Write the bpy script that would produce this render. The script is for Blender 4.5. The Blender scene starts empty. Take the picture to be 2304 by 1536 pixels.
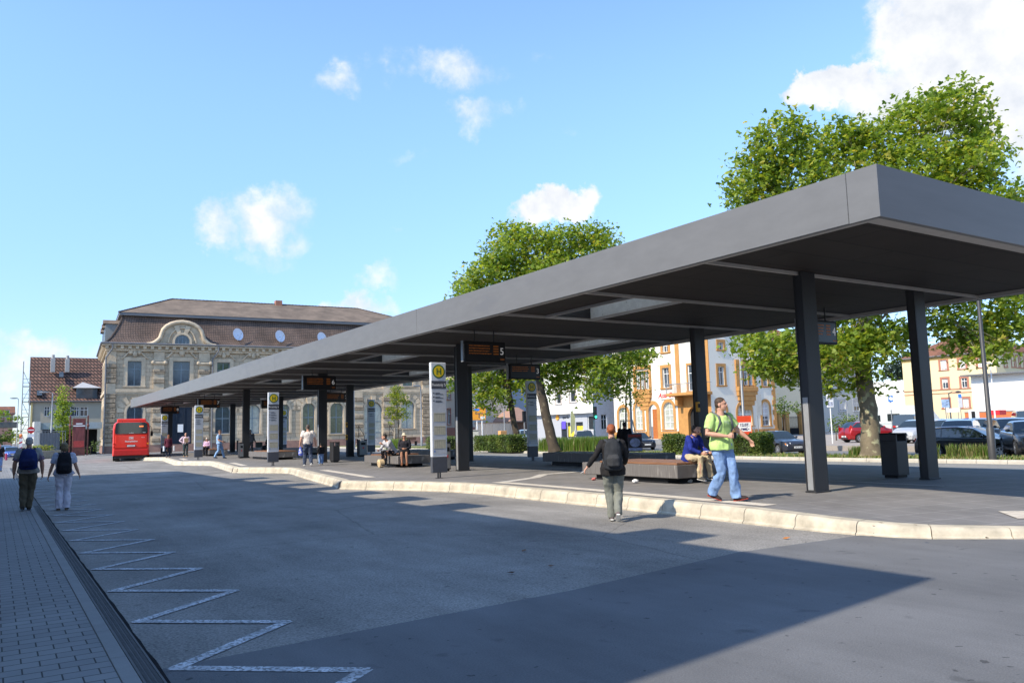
import bpy, math, random
import numpy as np
from mathutils import Vector, Matrix, noise
from math import sin, cos, pi, radians, sqrt, atan2
random.seed(7); rng = np.random.default_rng(7)
S = bpy.context.scene; C = S.collection
# ------------------------------------------------------------ camera
CAMZ = 1.62; FPX, PITCH, ROLL, YAW = 1795.0, .1093, -.0262, .5756
_fw = Vector((sin(YAW)*cos(PITCH), cos(YAW)*cos(PITCH), sin(PITCH)))
_rt = Vector((cos(YAW), -sin(YAW), 0)); _up = _rt.cross(_fw)
_r2 = cos(ROLL)*_rt + sin(ROLL)*_up; _u2 = -sin(ROLL)*_rt + cos(ROLL)*_up
cam = bpy.data.cameras.new('camera'); co = bpy.data.objects.new('camera', cam); C.objects.link(co)
co.matrix_world = Matrix(((_r2.x,_u2.x,-_fw.x,0),(_r2.y,_u2.y,-_fw.y,0),(_r2.z,_u2.z,-_fw.z,CAMZ),(0,0,0,1)))
cam.sensor_width = 36; cam.lens = FPX/2304*36; cam.clip_start = .1; cam.clip_end = 3000; S.camera = co
# ------------------------------------------------------------ sun, sky, exposure
SUN_EL = radians(41); SUN_AZ = radians(7)     # light travels towards +X, turned 7 degrees to +Y
sun = bpy.data.lights.new('sun', 'SUN'); sun.energy = 3.5; sun.angle = radians(.5); sun.color = (1, .89, .72)
so = bpy.data.objects.new('sun', sun); C.objects.link(so)
sd = Vector((cos(SUN_AZ)*cos(SUN_EL), sin(SUN_AZ)*cos(SUN_EL), -sin(SUN_EL)))
so.rotation_euler = sd.to_track_quat('-Z', 'Y').to_euler()
S.view_settings.view_transform = 'Standard'; S.view_settings.look = 'None'
S.view_settings.exposure = 0.8; S.view_settings.gamma = 1
S.render.film_transparent = False
try:
    S.cycles.max_bounces = 6; S.cycles.transparent_max_bounces = 6; S.cycles.use_denoising = True
except Exception: pass
W = bpy.data.worlds.new('World'); S.world = W; W.use_nodes = True
wn = W.node_tree; wn.nodes.clear(); wl = wn.links
def N(nt, t, **k):
    n = nt.nodes.new(t)
    for a, b in k.items(): setattr(n, a, b)
    return n
sky = N(wn, 'ShaderNodeTexSky', sky_type='NISHITA'); sky.sun_disc = False
sky.sun_elevation = SUN_EL; sky.sun_rotation = radians(263); sky.altitude = 100
sky.air_density = 1.0; sky.dust_density = .3; sky.ozone_density = 2.2
bg = N(wn, 'ShaderNodeBackground'); bg.inputs[1].default_value = .15
wo = N(wn, 'ShaderNodeOutputWorld')
def RAY(px, py):
    return _fw + _r2*((px-1152)/FPX) - _u2*((py-768)/FPX)
tc = N(wn, 'ShaderNodeTexCoord')
def vm(op, a, b=None):
    n = N(wn, 'ShaderNodeVectorMath', operation=op)
    for i, v in enumerate((a, b)):
        if v is None: continue
        if hasattr(v, 'links'): wl.new(v, n.inputs[i])
        else: n.inputs[i].default_value = v
    return n
def mt(op, a, b=None, c=None):
    n = N(wn, 'ShaderNodeMath', operation=op)
    for i, v in enumerate((a, b, c)):
        if v is None: continue
        if hasattr(v, 'links'): wl.new(v, n.inputs[i])
        else: n.inputs[i].default_value = v
    return n.outputs[0]
dirn = vm('NORMALIZE', tc.outputs['Generated']).outputs[0]
nz = N(wn, 'ShaderNodeTexNoise'); nz.inputs['Scale'].default_value = 9; nz.inputs['Detail'].default_value = 9; nz.inputs['Roughness'].default_value = .62
wl.new(dirn, nz.inputs['Vector'])
nz2 = N(wn, 'ShaderNodeTexNoise'); nz2.inputs['Scale'].default_value = 26; nz2.inputs['Detail'].default_value = 6; nz2.inputs['Roughness'].default_value = .6
wl.new(dirn, nz2.inputs['Vector'])
dv = vm('SUBTRACT', nz.outputs['Color'], (.5,.5,.5)).outputs[0]
ds = vm('MULTIPLY', dv, (.14,.14,.14)).outputs[0]
dd = vm('ADD', dirn, ds).outputs[0]
# where the clouds stand in the sky: direction, half width and height (radians), density
CL = [(2170,50,190,140,2.2),(2270,160,200,160,1.9),(1880,188,80,48,2.3),(1985,215,90,70,1.5),(2070,150,100,80,1.4),(1240,478,95,50,2.0),
      (1040,160,130,62,.65),(790,175,75,36,.5),(1085,268,70,36,.55),(1250,283,45,22,.45),(620,500,110,55,.8),(490,520,62,48,.8),(600,560,90,40,.5),
      (930,345,60,22,.3),(865,548,28,14,.55),(1200,125,60,20,.35),(840,625,45,30,.6),(825,690,60,40,1.0),(760,700,60,25,.7),(110,785,140,48,.8),(30,820,110,45,.7),(180,850,110,45,.65),
      (2400,230,200,150,1.2),(2240,745,60,30,.5)]
acc = None
for px, py, rx, ry, k in CL:
    d = RAY(px, py).normalized(); r_ = Vector((0,0,1)).cross(d).normalized(); u_ = d.cross(r_)
    a = vm('SUBTRACT', dd, tuple(d)).outputs[0]
    s1 = vm('DOT_PRODUCT', a, tuple(r_*(FPX/rx*.92))).outputs['Value']; s2 = vm('DOT_PRODUCT', a, tuple(u_*(FPX/ry*.92))).outputs['Value']
    q = mt('ADD', mt('MULTIPLY', s1, s1), mt('MULTIPLY', s2, s2))
    v = mt('MULTIPLY', mt('SUBTRACT', 1.15, q), k)
    acc = v if acc is None else mt('MAXIMUM', acc, v)
nn = mt('ADD', mt('MULTIPLY', nz2.outputs['Fac'], 1.5), mt('MULTIPLY', nz.outputs['Fac'], 1.3))
dens = mt('ADD', acc, mt('SUBTRACT', nn, 1.62))
mr = N(wn, 'ShaderNodeMapRange', interpolation_type='SMOOTHSTEP'); wl.new(dens, mr.inputs[0])
mr.inputs[1].default_value = .0; mr.inputs[2].default_value = 1.15
gate = N(wn, 'ShaderNodeMapRange', interpolation_type='SMOOTHSTEP'); wl.new(acc, gate.inputs[0]); gate.inputs[1].default_value = -.25; gate.inputs[2].default_value = .5
cf = mt('MULTIPLY', mr.outputs[0], gate.outputs[0])
# thin veil of fair weather cloud low in the sky, broken by the same noise
sz = N(wn, 'ShaderNodeSeparateXYZ'); wl.new(dirn, sz.inputs[0])
shade = N(wn, 'ShaderNodeMapRange'); wl.new(nz2.outputs['Fac'], shade.inputs[0]); shade.inputs[1].default_value = .3; shade.inputs[2].default_value = .7
ccol = N(wn, 'ShaderNodeMix', data_type='RGBA'); wl.new(shade.outputs[0], ccol.inputs[0])
ccol.inputs[6].default_value = (3.0, 3.2, 3.55, 1); ccol.inputs[7].default_value = (4.3, 4.3, 4.3, 1)
cm = N(wn, 'ShaderNodeMix', data_type='RGBA'); wl.new(cf, cm.inputs[0])
tint = N(wn, 'ShaderNodeMix', data_type='RGBA', blend_type='MULTIPLY'); tint.inputs[0].default_value = 1
wl.new(sky.outputs[0], tint.inputs[6]); gr = N(wn, 'ShaderNodeMapRange', interpolation_type='SMOOTHSTEP'); gr.inputs[1].default_value = .0; gr.inputs[2].default_value = .45
wl.new(sz.outputs[2], gr.inputs[0]); gc = N(wn, 'ShaderNodeMix', data_type='RGBA'); wl.new(gr.outputs[0], gc.inputs[0]); gc.inputs[6].default_value = (.62, .70, .92, 1); gc.inputs[7].default_value = (1.14, 1.26, 1.34, 1); wl.new(gc.outputs[2], tint.inputs[7])
wl.new(tint.outputs[2], cm.inputs[6]); wl.new(ccol.outputs[2], cm.inputs[7])
wl.new(cm.outputs[2], bg.inputs[0]); wl.new(bg.outputs[0], wo.inputs[0])

# ------------------------------------------------------------ placing helpers
def G(px, py, z=0.):
    d = RAY(px, py); t = (z-CAMZ)/d.z; return Vector((d.x*t, d.y*t, z))
def ONX(px, py, X):
    d = RAY(px, py); t = X/d.x; return Vector((X, d.y*t, CAMZ+d.z*t))
def ONY(px, py, Y):
    d = RAY(px, py); t = Y/d.y; return Vector((d.x*t, Y, CAMZ+d.z*t))
def ZAT(p, px, py):          # height at which the ray passes over the plan point p
    d = RAY(px, py); return CAMZ + d.z*sqrt(p[0]**2+p[1]**2)/sqrt(d.x**2+d.y**2)
def head(deg):               # heading clockwise from +Y -> rotation about z of something that faces +Y
    return -radians(deg)
# ------------------------------------------------------------ materials
MC = {}
def mat(name, col, rough=.7, metal=0., var=.12, sc=6., bump=0., bsc=None, spec=.5, stretch=None, coat=0., tr=0., alpha=1., emit=None, es=1., det=6., wave=None, spots=None):
    if name in MC: return MC[name]
    m = bpy.data.materials.new(name); m.use_nodes = True; nt = m.node_tree; b = nt.nodes['Principled BSDF']; L = nt.links
    b.inputs['Roughness'].default_value = rough; b.inputs['Metallic'].default_value = metal
    b.inputs['Specular IOR Level'].default_value = spec
    if coat: b.inputs['Coat Weight'].default_value = coat; b.inputs['Coat Roughness'].default_value = .04
    if tr: b.inputs['Transmission Weight'].default_value = tr
    if alpha < 1: b.inputs['Alpha'].default_value = alpha
    c4 = (*col, 1)
    t = nt.nodes.new('ShaderNodeTexCoord'); vec = t.outputs['Object']
    if stretch:
        mp = nt.nodes.new('ShaderNodeMapping'); mp.inputs['Scale'].default_value = stretch; L.new(vec, mp.inputs[0]); vec = mp.outputs[0]
    n = nt.nodes.new('ShaderNodeTexNoise'); n.inputs['Scale'].default_value = sc; n.inputs['Detail'].default_value = det; n.inputs['Roughness'].default_value = .65
    L.new(vec, n.inputs['Vector'])
    r = nt.nodes.new('ShaderNodeMapRange'); L.new(n.outputs['Fac'], r.inputs[0]); r.inputs[1].default_value = .3; r.inputs[2].default_value = .7
    r.inputs[3].default_value = 1-var; r.inputs[4].default_value = 1+var
    mx = nt.nodes.new('ShaderNodeMix'); mx.data_type = 'RGBA'; mx.blend_type = 'MULTIPLY'; mx.inputs[0].default_value = 1
    mx.inputs[6].default_value = c4; L.new(r.outputs[0], mx.inputs[7]); out = mx.outputs[2]
    if spots:     # (colour, scale, threshold) scattered marks
        n2 = nt.nodes.new('ShaderNodeTexNoise'); n2.inputs['Scale'].default_value = spots[1]; n2.inputs['Detail'].default_value = 3; L.new(vec, n2.inputs['Vector'])
        r2 = nt.nodes.new('ShaderNodeMapRange'); L.new(n2.outputs['Fac'], r2.inputs[0]); r2.inputs[1].default_value = spots[2]; r2.inputs[2].default_value = spots[2]+.08
        m2 = nt.nodes.new('ShaderNodeMix'); m2.data_type = 'RGBA'; L.new(r2.outputs[0], m2.inputs[0]); L.new(out, m2.inputs[6]); m2.inputs[7].default_value = (*spots[0], 1); out = m2.outputs[2]
    L.new(out, b.inputs['Base Color'])
    if bump:
        bn = nt.nodes.new('ShaderNodeTexNoise'); bn.inputs['Scale'].default_value = bsc or sc*6; bn.inputs['Detail'].default_value = 5; L.new(vec, bn.inputs['Vector'])
        bp = nt.nodes.new('ShaderNodeBump'); bp.inputs['Strength'].default_value = bump; bp.inputs['Distance'].default_value = .02; L.new(bn.outputs['Fac'], bp.inputs['Height']); L.new(bp.outputs[0], b.inputs['Normal'])
    if emit:
        b.inputs['Emission Color'].default_value = (*emit, 1); b.inputs['Emission Strength'].default_value = es
    MC[name] = m; return m
def brickmat(name, c1, c2, mortar, bw, rh, ms, axis='xy', rough=.85, var=.15, bump=.3, off=.5, rot=0., big=None):
    """bricks, slabs, tiles: axis tells which object axes carry the pattern"""
    if name in MC: return MC[name]
    m = bpy.data.materials.new(name); m.use_nodes = True; nt = m.node_tree; b = nt.nodes['Principled BSDF']; L = nt.links
    b.inputs['Roughness'].default_value = rough; b.inputs['Specular IOR Level'].default_value = .3
    t = nt.nodes.new('ShaderNodeTexCoord'); s = nt.nodes.new('ShaderNodeSeparateXYZ'); L.new(t.outputs['Object'], s.inputs[0])
    c = nt.nodes.new('ShaderNodeCombineXYZ')
    if axis == 'xz+yz':      # walls of a box: x+y along, z up
        ad = nt.nodes.new('ShaderNodeMath'); ad.operation = 'ADD'; L.new(s.outputs[0], ad.inputs[0]); L.new(s.outputs[1], ad.inputs[1]); L.new(ad.outputs[0], c.inputs[0]); L.new(s.outputs[2], c.inputs[1])
    else:
        L.new(s.outputs['xyz'.index(axis[0])], c.inputs[0]); L.new(s.outputs['xyz'.index(axis[1])], c.inputs[1])
    mp = nt.nodes.new('ShaderNodeMapping'); mp.inputs['Rotation'].default_value = (0,0,rot); L.new(c.outputs[0], mp.inputs[0])
    k = nt.nodes.new('ShaderNodeTexBrick'); L.new(mp.outputs[0], k.inputs['Vector']); k.offset = off
    k.inputs['Color1'].default_value = (*c1,1); k.inputs['Color2'].default_value = (*c2,1); k.inputs['Mortar'].default_value = (*mortar,1)
    k.inputs['Scale'].default_value = 1; k.inputs['Brick Width'].default_value = bw; k.inputs['Row Height'].default_value = rh; k.inputs['Mortar Size'].default_value = ms; k.inputs['Mortar Smooth'].default_value = .2
    n = nt.nodes.new('ShaderNodeTexNoise'); n.inputs['Scale'].default_value = big or 1.2; n.inputs['Detail'].default_value = 8; n.inputs['Roughness'].default_value = .7; L.new(t.outputs['Object'], n.inputs['Vector'])
    r = nt.nodes.new('ShaderNodeMapRange'); L.new(n.outputs['Fac'], r.inputs[0]); r.inputs[1].default_value = .3; r.inputs[2].default_value = .7; r.inputs[3].default_value = 1-var; r.inputs[4].default_value = 1+var
    mx = nt.nodes.new('ShaderNodeMix'); mx.data_type = 'RGBA'; mx.blend_type = 'MULTIPLY'; mx.inputs[0].default_value = 1; L.new(k.outputs['Color'], mx.inputs[6]); L.new(r.outputs[0], mx.inputs[7])
    L.new(mx.outputs[2], b.inputs['Base Color'])
    if bump:
        bp = nt.nodes.new('ShaderNodeBump'); bp.invert = True; bp.inputs['Strength'].default_value = bump; bp.inputs['Distance'].default_value = .01; L.new(k.outputs['Fac'], bp.inputs['Height']); L.new(bp.outputs[0], b.inputs['Normal'])
    MC[name] = m; return m
# ------------------------------------------------------------ mesh builder
class MB:
    def __init__(s): s.v = []; s.f = []; s.m = []; s.mi = 0; s.T = Matrix.Identity(4)
    def add(s, vs, fs, mi=None):
        o = len(s.v); T = s.T; s.v += [T @ Vector(p) for p in vs]; k = s.mi if mi is None else mi
        for f in fs: s.f.append([i+o for i in f]); s.m.append(k)
        return s
    def box(s, x0, x1, y0, y1, z0, z1, mi=None):
        return s.add([(x0,y0,z0),(x1,y0,z0),(x1,y1,z0),(x0,y1,z0),(x0,y0,z1),(x1,y0,z1),(x1,y1,z1),(x0,y1,z1)],
                     [(3,2,1,0),(4,5,6,7),(0,1,5,4),(1,2,6,5),(2,3,7,6),(3,0,4,7)], mi)
    def bev(s, x0, x1, y0, y1, z0, z1, b=.01, mi=None):     # box with chamfered edges (all 12)
        xs = (x0,x1); ys = (y0,y1); zs = (z0,z1); V = {}; vs = []
        for i in (0,1):
            for j in (0,1):
                for k in (0,1):
                    sx, sy, sz = (1-2*i)*b, (1-2*j)*b, (1-2*k)*b
                    for a, q in enumerate(((xs[i],ys[j]+sy,zs[k]+sz),(xs[i]+sx,ys[j],zs[k]+sz),(xs[i]+sx,ys[j]+sy,zs[k]))):
                        V[i,j,k,a] = len(vs); vs.append(q)
        fs = []
        for i in (0,1):
            q = [V[i,0,0,0],V[i,1,0,0],V[i,1,1,0],V[i,0,1,0]]; fs.append(q if i else q[::-1])
            q = [V[0,i,0,1],V[1,i,0,1],V[1,i,1,1],V[0,i,1,1]]; fs.append(q[::-1] if i else q)
            q = [V[0,0,i,2],V[1,0,i,2],V[1,1,i,2],V[0,1,i,2]]; fs.append(q if i else q[::-1])
            for j in (0,1):
                for (a, b2, mk) in ((0,1,lambda t: (i,j,t)),(0,2,lambda t: (i,t,j)),(1,2,lambda t: (t,i,j))):
                    p, r = mk(0), mk(1); fs.append([V[(*p,a)],V[(*p,b2)],V[(*r,b2)],V[(*r,a)]])
                for k in (0,1): fs.append([V[i,j,k,0],V[i,j,k,1],V[i,j,k,2]])
        return s.add(vs, fs, mi)
    def tube(s, pts, rad, n=10, caps=True, mi=None, side=None):
        pts = [Vector(p) for p in pts]; m = len(pts)
        if not isinstance(rad, (list, tuple)): rad = [rad]*m
        vs = []; prev = Vector(side) if side is not None else None
        for i, p in enumerate(pts):
            t = (pts[min(i+1,m-1)]-pts[max(i-1,0)])
            if t.length < 1e-9: t = Vector((0,0,1))
            t.normalize()
            if prev is None: prev = Vector((1,0,0)) if abs(t.x) < .8 else Vector((0,1,0))
            a = prev - t*prev.dot(t)
            if a.length < 1e-6: a = t.orthogonal()
            a.normalize(); b = t.cross(a)
            if side is None: prev = a
            r = rad[i]; rx, ry = r if isinstance(r, (tuple, list)) else (r, r)
            vs += [p + a*(cos(2*pi*k/n)*rx) + b*(sin(2*pi*k/n)*ry) for k in range(n)]
        fs = [(i*n+k, i*n+(k+1)%n, (i+1)*n+(k+1)%n, (i+1)*n+k) for i in range(m-1) for k in range(n)]
        if caps: fs += [list(range(n))[::-1], [(m-1)*n+k for k in range(n)]]
        return s.add(vs, fs, mi)
    def cyl(s, p, r, h, n=16, r2=None, mi=None): return s.tube([p, (p[0],p[1],p[2]+h)], [r, r if r2 is None else r2], n, True, mi)
    def ball(s, c, r, n=12, m=8, mi=None, R=None):
        rx, ry, rz = r if isinstance(r, (tuple,list)) else (r,r,r); vs = []
        for i in range(1, m):
            a = pi*i/m
            for k in range(n):
                b = 2*pi*k/n; p = Vector((rx*sin(a)*cos(b), ry*sin(a)*sin(b), rz*cos(a)))
                vs.append(Vector(c)+(R @ p if R else p))
        e = Vector((0,0,rz)); e = R @ e if R else e; vs += [Vector(c)+e, Vector(c)-e]; t = len(vs)-2
        fs = [(i*n+k,(i+1)*n+k,(i+1)*n+(k+1)%n,i*n+(k+1)%n) for i in range(m-2) for k in range(n)]
        fs += [(t,k,(k+1)%n) for k in range(n)] + [(t+1,(m-2)*n+(k+1)%n,(m-2)*n+k) for k in range(n)]
        return s.add(vs, fs, mi)
    def prism(s, poly, z0, z1, mi=None, cap=True):           # poly = plan outline, counter clockwise
        n = len(poly); vs = [(p[0],p[1],z0) for p in poly]+[(p[0],p[1],z1) for p in poly]
        fs = [(i,(i+1)%n,n+(i+1)%n,n+i) for i in range(n)]
        if cap: fs += [list(range(n))[::-1], list(range(n,2*n))]
        return s.add(vs, fs, mi)
    def plate(s, poly, y0, y1, mi=None):                     # poly in (x,z), extruded along y
        n = len(poly); vs = [(p[0],y0,p[1]) for p in poly]+[(p[0],y1,p[1]) for p in poly]
        fs = [(i,(i+1)%n,n+(i+1)%n,n+i) for i in range(n)]+[list(range(n))[::-1], list(range(n,2*n))]
        return s.add(vs, fs, mi)
    def quad(s, a, b, c, d, mi=None): return s.add([a,b,c,d], [(0,1,2,3)], mi)
    def build(s, name, mats, parent=None, smooth=False, loc=None, fix=True):
        me = bpy.data.meshes.new(name); me.from_pydata([tuple(p) for p in s.v], [], s.f)
        if not isinstance(mats, (list, tuple)): mats = [mats]
        for m in mats: me.materials.append(m)
        me.polygons.foreach_set('material_index', s.m)
        if fix:
            import bmesh
            bm = bmesh.new(); bm.from_mesh(me); bmesh.ops.recalc_face_normals(bm, faces=bm.faces); bm.to_mesh(me); bm.free()
        if smooth:
            me.polygons.foreach_set('use_smooth', [True]*len(me.polygons))
            me.set_sharp_from_angle(angle=radians(smooth if smooth > 1 else 40))
        me.update()
        o = bpy.data.objects.new(name, me); C.objects.link(o)
        if parent: o.parent = parent
        if loc: o.location = loc
        return o
def tag(o, label=None, cat=None, group=None, kind=None):
    if label: o['label'] = label
    if cat: o['category'] = cat
    if group: o['group'] = group
    if kind: o['kind'] = kind
    return o
def thing(name, label, cat, loc=(0,0,0), rz=0., group=None):
    o = bpy.data.objects.new(name, None); C.objects.link(o); o.location = loc; o.rotation_euler = (0,0,rz); o.empty_display_size = .2
    return tag(o, label, cat, group)
def copy_tree(o, parent=None):
    c = o.copy(); C.objects.link(c)
    if parent: c.parent = parent
    for ch in list(o.children): copy_tree(ch, c)
    return c
def raw_mesh(name, V, F, mats, parent=None, mi=None, smooth=False):      # fast path, F is (n,3|4) int array
    me = bpy.data.meshes.new(name); V = np.asarray(V, np.float32); F = np.asarray(F, np.int32); k = F.shape[1]
    me.vertices.add(len(V)); me.vertices.foreach_set('co', V.ravel()); me.loops.add(F.size); me.loops.foreach_set('vertex_index', F.ravel())
    me.polygons.add(len(F)); me.polygons.foreach_set('loop_start', np.arange(0, F.size, k, dtype=np.int32)); me.polygons.foreach_set('loop_total', np.full(len(F), k, np.int32))
    for m in (mats if isinstance(mats, (list,tuple)) else [mats]): me.materials.append(m)
    if mi is not None: me.polygons.foreach_set('material_index', np.asarray(mi, np.int32))
    if smooth: me.polygons.foreach_set('use_smooth', np.ones(len(F), bool))
    me.update(calc_edges=True); me.validate()
    o = bpy.data.objects.new(name, me); C.objects.link(o)
    if parent: o.parent = parent
    return o
TMP = bpy.data.scenes.new('scratch')
def evaluated(o):          # mesh of one object with its modifiers, worked out in a scratch scene
    TMP.collection.objects.link(o); vl = TMP.view_layers[0]; vl.update()
    me = bpy.data.meshes.new_from_object(o.evaluated_get(vl.depsgraph)); TMP.collection.objects.unlink(o); return me
def text(s, size, m, parent, loc, rot=(pi/2,0,0), name='lettering', align='CENTER', ext=.002, shear=0., sx=1., bold=0.):
    cu = bpy.data.curves.new('t', 'FONT'); cu.body = s; cu.size = size; cu.align_x = align; cu.align_y = 'CENTER'; cu.extrude = ext; cu.shear = shear; cu.offset = bold
    cu.resolution_u = 3
    t = bpy.data.objects.new('t', cu); me = evaluated(t); bpy.data.objects.remove(t); bpy.data.curves.remove(cu)
    me.materials.clear(); me.materials.append(m); me.name = name
    o = bpy.data.objects.new(name, me); C.objects.link(o); o.parent = parent; o.location = loc; o.rotation_euler = rot; o.scale = (sx,1,1)
    return o
# common materials
M_white = mat('white_paint', (.78,.78,.76), .5, var=.04)
M_black = mat('black_metal', (.016,.016,.018), .55, var=.1, spec=.25)
M_anth = mat('anthracite_steel', (.03,.031,.035), .5, var=.1, sc=3, stretch=(1,1,.3))
M_galv = mat('galvanised_steel', (.27,.28,.29), .5, metal=.4, var=.08)
M_glass = mat('window_glass', (.03,.04,.05), .06, var=.35, sc=.5, spec=.9)
M_dark = mat('dark_interior', (.012,.013,.015), .8, var=.2)
M_rubber = mat('rubber', (.02,.02,.02), .85, var=.1)
M_wood = mat('bench_wood', (.23,.115,.062), .5, var=.3, sc=3, stretch=(14,1,14))
M_concrete = mat('concrete', (.34,.33,.315), .85, var=.16, sc=3, bump=.15, bsc=60)
M_bark = mat('plane_bark', (.17,.14,.095), .9, var=.35, sc=2.2, bump=.6, bsc=14, spots=((.36,.35,.22), 3.2, .55))
M_bark2 = mat('dark_bark', (.09,.07,.05), .9, var=.3, sc=5, bump=.5, bsc=18)
# ============================================================ THE GROUND
def asphalt(name, col, grain, patch, gs=90, crack=True):
    m = bpy.data.materials.new(name); m.use_nodes = True; nt = m.node_tree; b = nt.nodes['Principled BSDF']; L = nt.links
    b.inputs['Roughness'].default_value = .88; b.inputs['Specular IOR Level'].default_value = .25
    t = nt.nodes.new('ShaderNodeTexCoord')
    def nse(s, d, r=.6, vec=None):
        n = nt.nodes.new('ShaderNodeTexNoise'); n.inputs['Scale'].default_value = s; n.inputs['Detail'].default_value = d; n.inputs['Roughness'].default_value = r; L.new(vec or t.outputs['Object'], n.inputs['Vector']); return n.outputs['Fac']
    def rng_(v, a, b_, c, d):
        r = nt.nodes.new('ShaderNodeMapRange'); L.new(v, r.inputs[0])
        for i, x in enumerate((a,b_,c,d)): r.inputs[i+1].default_value = x
        return r.outputs[0]
    def mul(a, b_):
        r = nt.nodes.new('ShaderNodeMath'); r.operation = 'MULTIPLY'; L.new(a, r.inputs[0]); L.new(b_, r.inputs[1]); return r.outputs[0]
    mp = nt.nodes.new('ShaderNodeMapping'); mp.inputs['Scale'].default_value = (1,.22,1); L.new(t.outputs['Object'], mp.inputs[0])
    g = rng_(nse(gs, 3, .75), .35, .65, 1-grain, 1+grain)
    v = mul(g, rng_(nse(.35, 5), .3, .7, 1-patch, 1+patch)); v = mul(v, rng_(nse(1.1, 4, .7, mp.outputs[0]), .3, .7, 1-patch*.7, 1+patch*.7))
    v = mul(v, rng_(nse(2.3, 2), .66, .74, 1, .72)); v = mul(v, rng_(nse(9, 2, .5), .70, .73, 1, .5))
    if crack:
        vo = nt.nodes.new('ShaderNodeTexVoronoi'); vo.feature = 'DISTANCE_TO_EDGE'; vo.inputs['Scale'].default_value = .16
        mp2 = nt.nodes.new('ShaderNodeMix'); mp2.data_type = 'VECTOR'; mp2.inputs[0].default_value = .12; L.new(t.outputs['Object'], mp2.inputs[4])
        n3 = nt.nodes.new('ShaderNodeTexNoise'); n3.inputs['Scale'].default_value = 1.5; n3.inputs['Detail'].default_value = 6; L.new(t.outputs['Object'], n3.inputs['Vector']); L.new(n3.outputs['Color'], mp2.inputs[5])
        L.new(mp2.outputs[1], vo.inputs['Vector']); v = mul(v, rng_(vo.outputs['Distance'], .0, .004, .7, 1))
    mx = nt.nodes.new('ShaderNodeMix'); mx.data_type = 'RGBA'; mx.blend_type = 'MULTIPLY'; mx.inputs[0].default_value = 1; mx.inputs[6].default_value = (*col,1); L.new(v, mx.inputs[7]); L.new(mx.outputs[2], b.inputs['Base Color'])
    bp = nt.nodes.new('ShaderNodeBump'); bp.inputs['Strength'].default_value = .5; bp.inputs['Distance'].default_value = .012; L.new(nse(gs*.8, 3, .7), bp.inputs['Height']); L.new(bp.outputs[0], b.inputs['Normal'])
    MC[name] = m; return m
A_light = asphalt('worn_chipping_asphalt', (.235,.224,.208), .36, .26, 42)
A_dark = asphalt('new_asphalt', (.142,.144,.149), .16, .2, 70, False)
A_road = asphalt('street_asphalt', (.19,.185,.175), .15, .16, 50)
M_plat = brickmat('platform_paving', (.185,.178,.175), (.20,.19,.185), (.29,.28,.27), .62, .62, .012, 'xy', .8, .2, .1, rot=radians(8), big=.7)
M_pave = brickmat('sidewalk_pavers', (.215,.215,.215), (.25,.25,.245), (.05,.05,.048), .23, .165, .006, 'xy', .85, .14, .5, rot=0, big=.9)
M_slab = mat('sidewalk_slab', (.235,.235,.23), .85, var=.12, sc=2, bump=.2, bsc=70)
M_kerb = mat('pale_kerb_stone', (.50,.445,.345), .7, var=.3, sc=2.6, bump=.15, bsc=50, spots=((.38,.34,.26), 4, .66))
M_kerb2 = mat('grey_kerb_stone', (.46,.43,.37), .8, var=.14, sc=3, bump=.15, bsc=50)
M_mark = mat('worn_road_paint', (.50,.51,.53), .75, var=.45, sc=5, spots=((.19,.19,.19), 30, .49))
M_tact = brickmat('tactile_paving', (.60,.54,.46), (.66,.60,.50), (.42,.37,.31), .3, .3, .012, 'xy', .8, .12, .3, off=0)
M_grass = mat('dry_grass_ground', (.20,.19,.085), .95, var=.4, sc=9, bump=.6, bsc=60, spots=((.12,.15,.045), 2.2, .5))
M_line = mat('white_line_stone', (.55,.52,.48), .8, var=.15, sc=8)
def struct(mb, name, mats, **k): return tag(mb.build(name, mats, **k), kind='structure')
g = MB().quad((-700,-400,-.30),(900,-400,-.30),(900,1100,-.30),(-700,1100,-.30)); struct(g, 'ground', A_road)
r = MB().prism([(1.031,-12),(13,-12),(13,60),(22.5,78),(30,88),(30,100),(-6,93),(1.031,58)], -.35, -.004); struct(r, 'bus_road', A_light)
r = MB().add([(1.031,-12,0),(13,-12,0),(13,7.0,0),(10.12,7.05,0),(7.97,7.15,0),(4.94,6.62,0),(1.031,6.3,0)], [range(7)]); struct(r, 'new_asphalt_patch', A_dark)
r = MB().prism([(-40,60.1),(1.1,60.1),(1.1,60.1),(-5.9,92.9),(-6,93),(-40,93)], -.35, -.002); struct(r, 'side_road', A_road)
# pavement on the left with drain
s = MB(); s.quad((-3.2,-12,.002),(.78,-12,.002),(.78,60,.002),(-3.2,60,.002)); struct(s, 'sidewalk', M_pave)
s = MB()
y = -12.
while y < 60: s.bev(.785,.895,y,min(y+.985,60),-.1,.008,.004); y += .99
struct(s, 'sidewalk_edge', M_slab)
s = MB(); s.box(.90,1.03,-12,60,-.1,.0); y = 3.0
while y < 24:
    for x in (.922,.955,.988): s.box(x,x+.022,y,y+.014,.0,.005)
    y += .03
s.box(.90,.915,-12,60,.0,.006); s.box(1.015,1.03,-12,60,.0,.006)
while y < 60: s.box(.92,1.01,y,y+.1,.0,.004); y += .5
struct(s, 'drain_channel', mat('cast_iron', (.075,.077,.08), .7, metal=.0, var=.2, sc=8))
s = MB(); pl = []; y = -12.
while y < 60: pl.append((1.055+random.uniform(-.008,.012), y)); y += .35
s.add([(1.031,p[1],.0045) for p in pl]+[(p[0]+.0,p[1],.0045) for p in pl], [(i,i+1,len(pl)+i+1,len(pl)+i) for i in range(len(pl)-1)])
struct(s, 'bitumen_joint', mat('bitumen', (.018,.018,.02), .95, var=.2, spec=.05))
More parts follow.
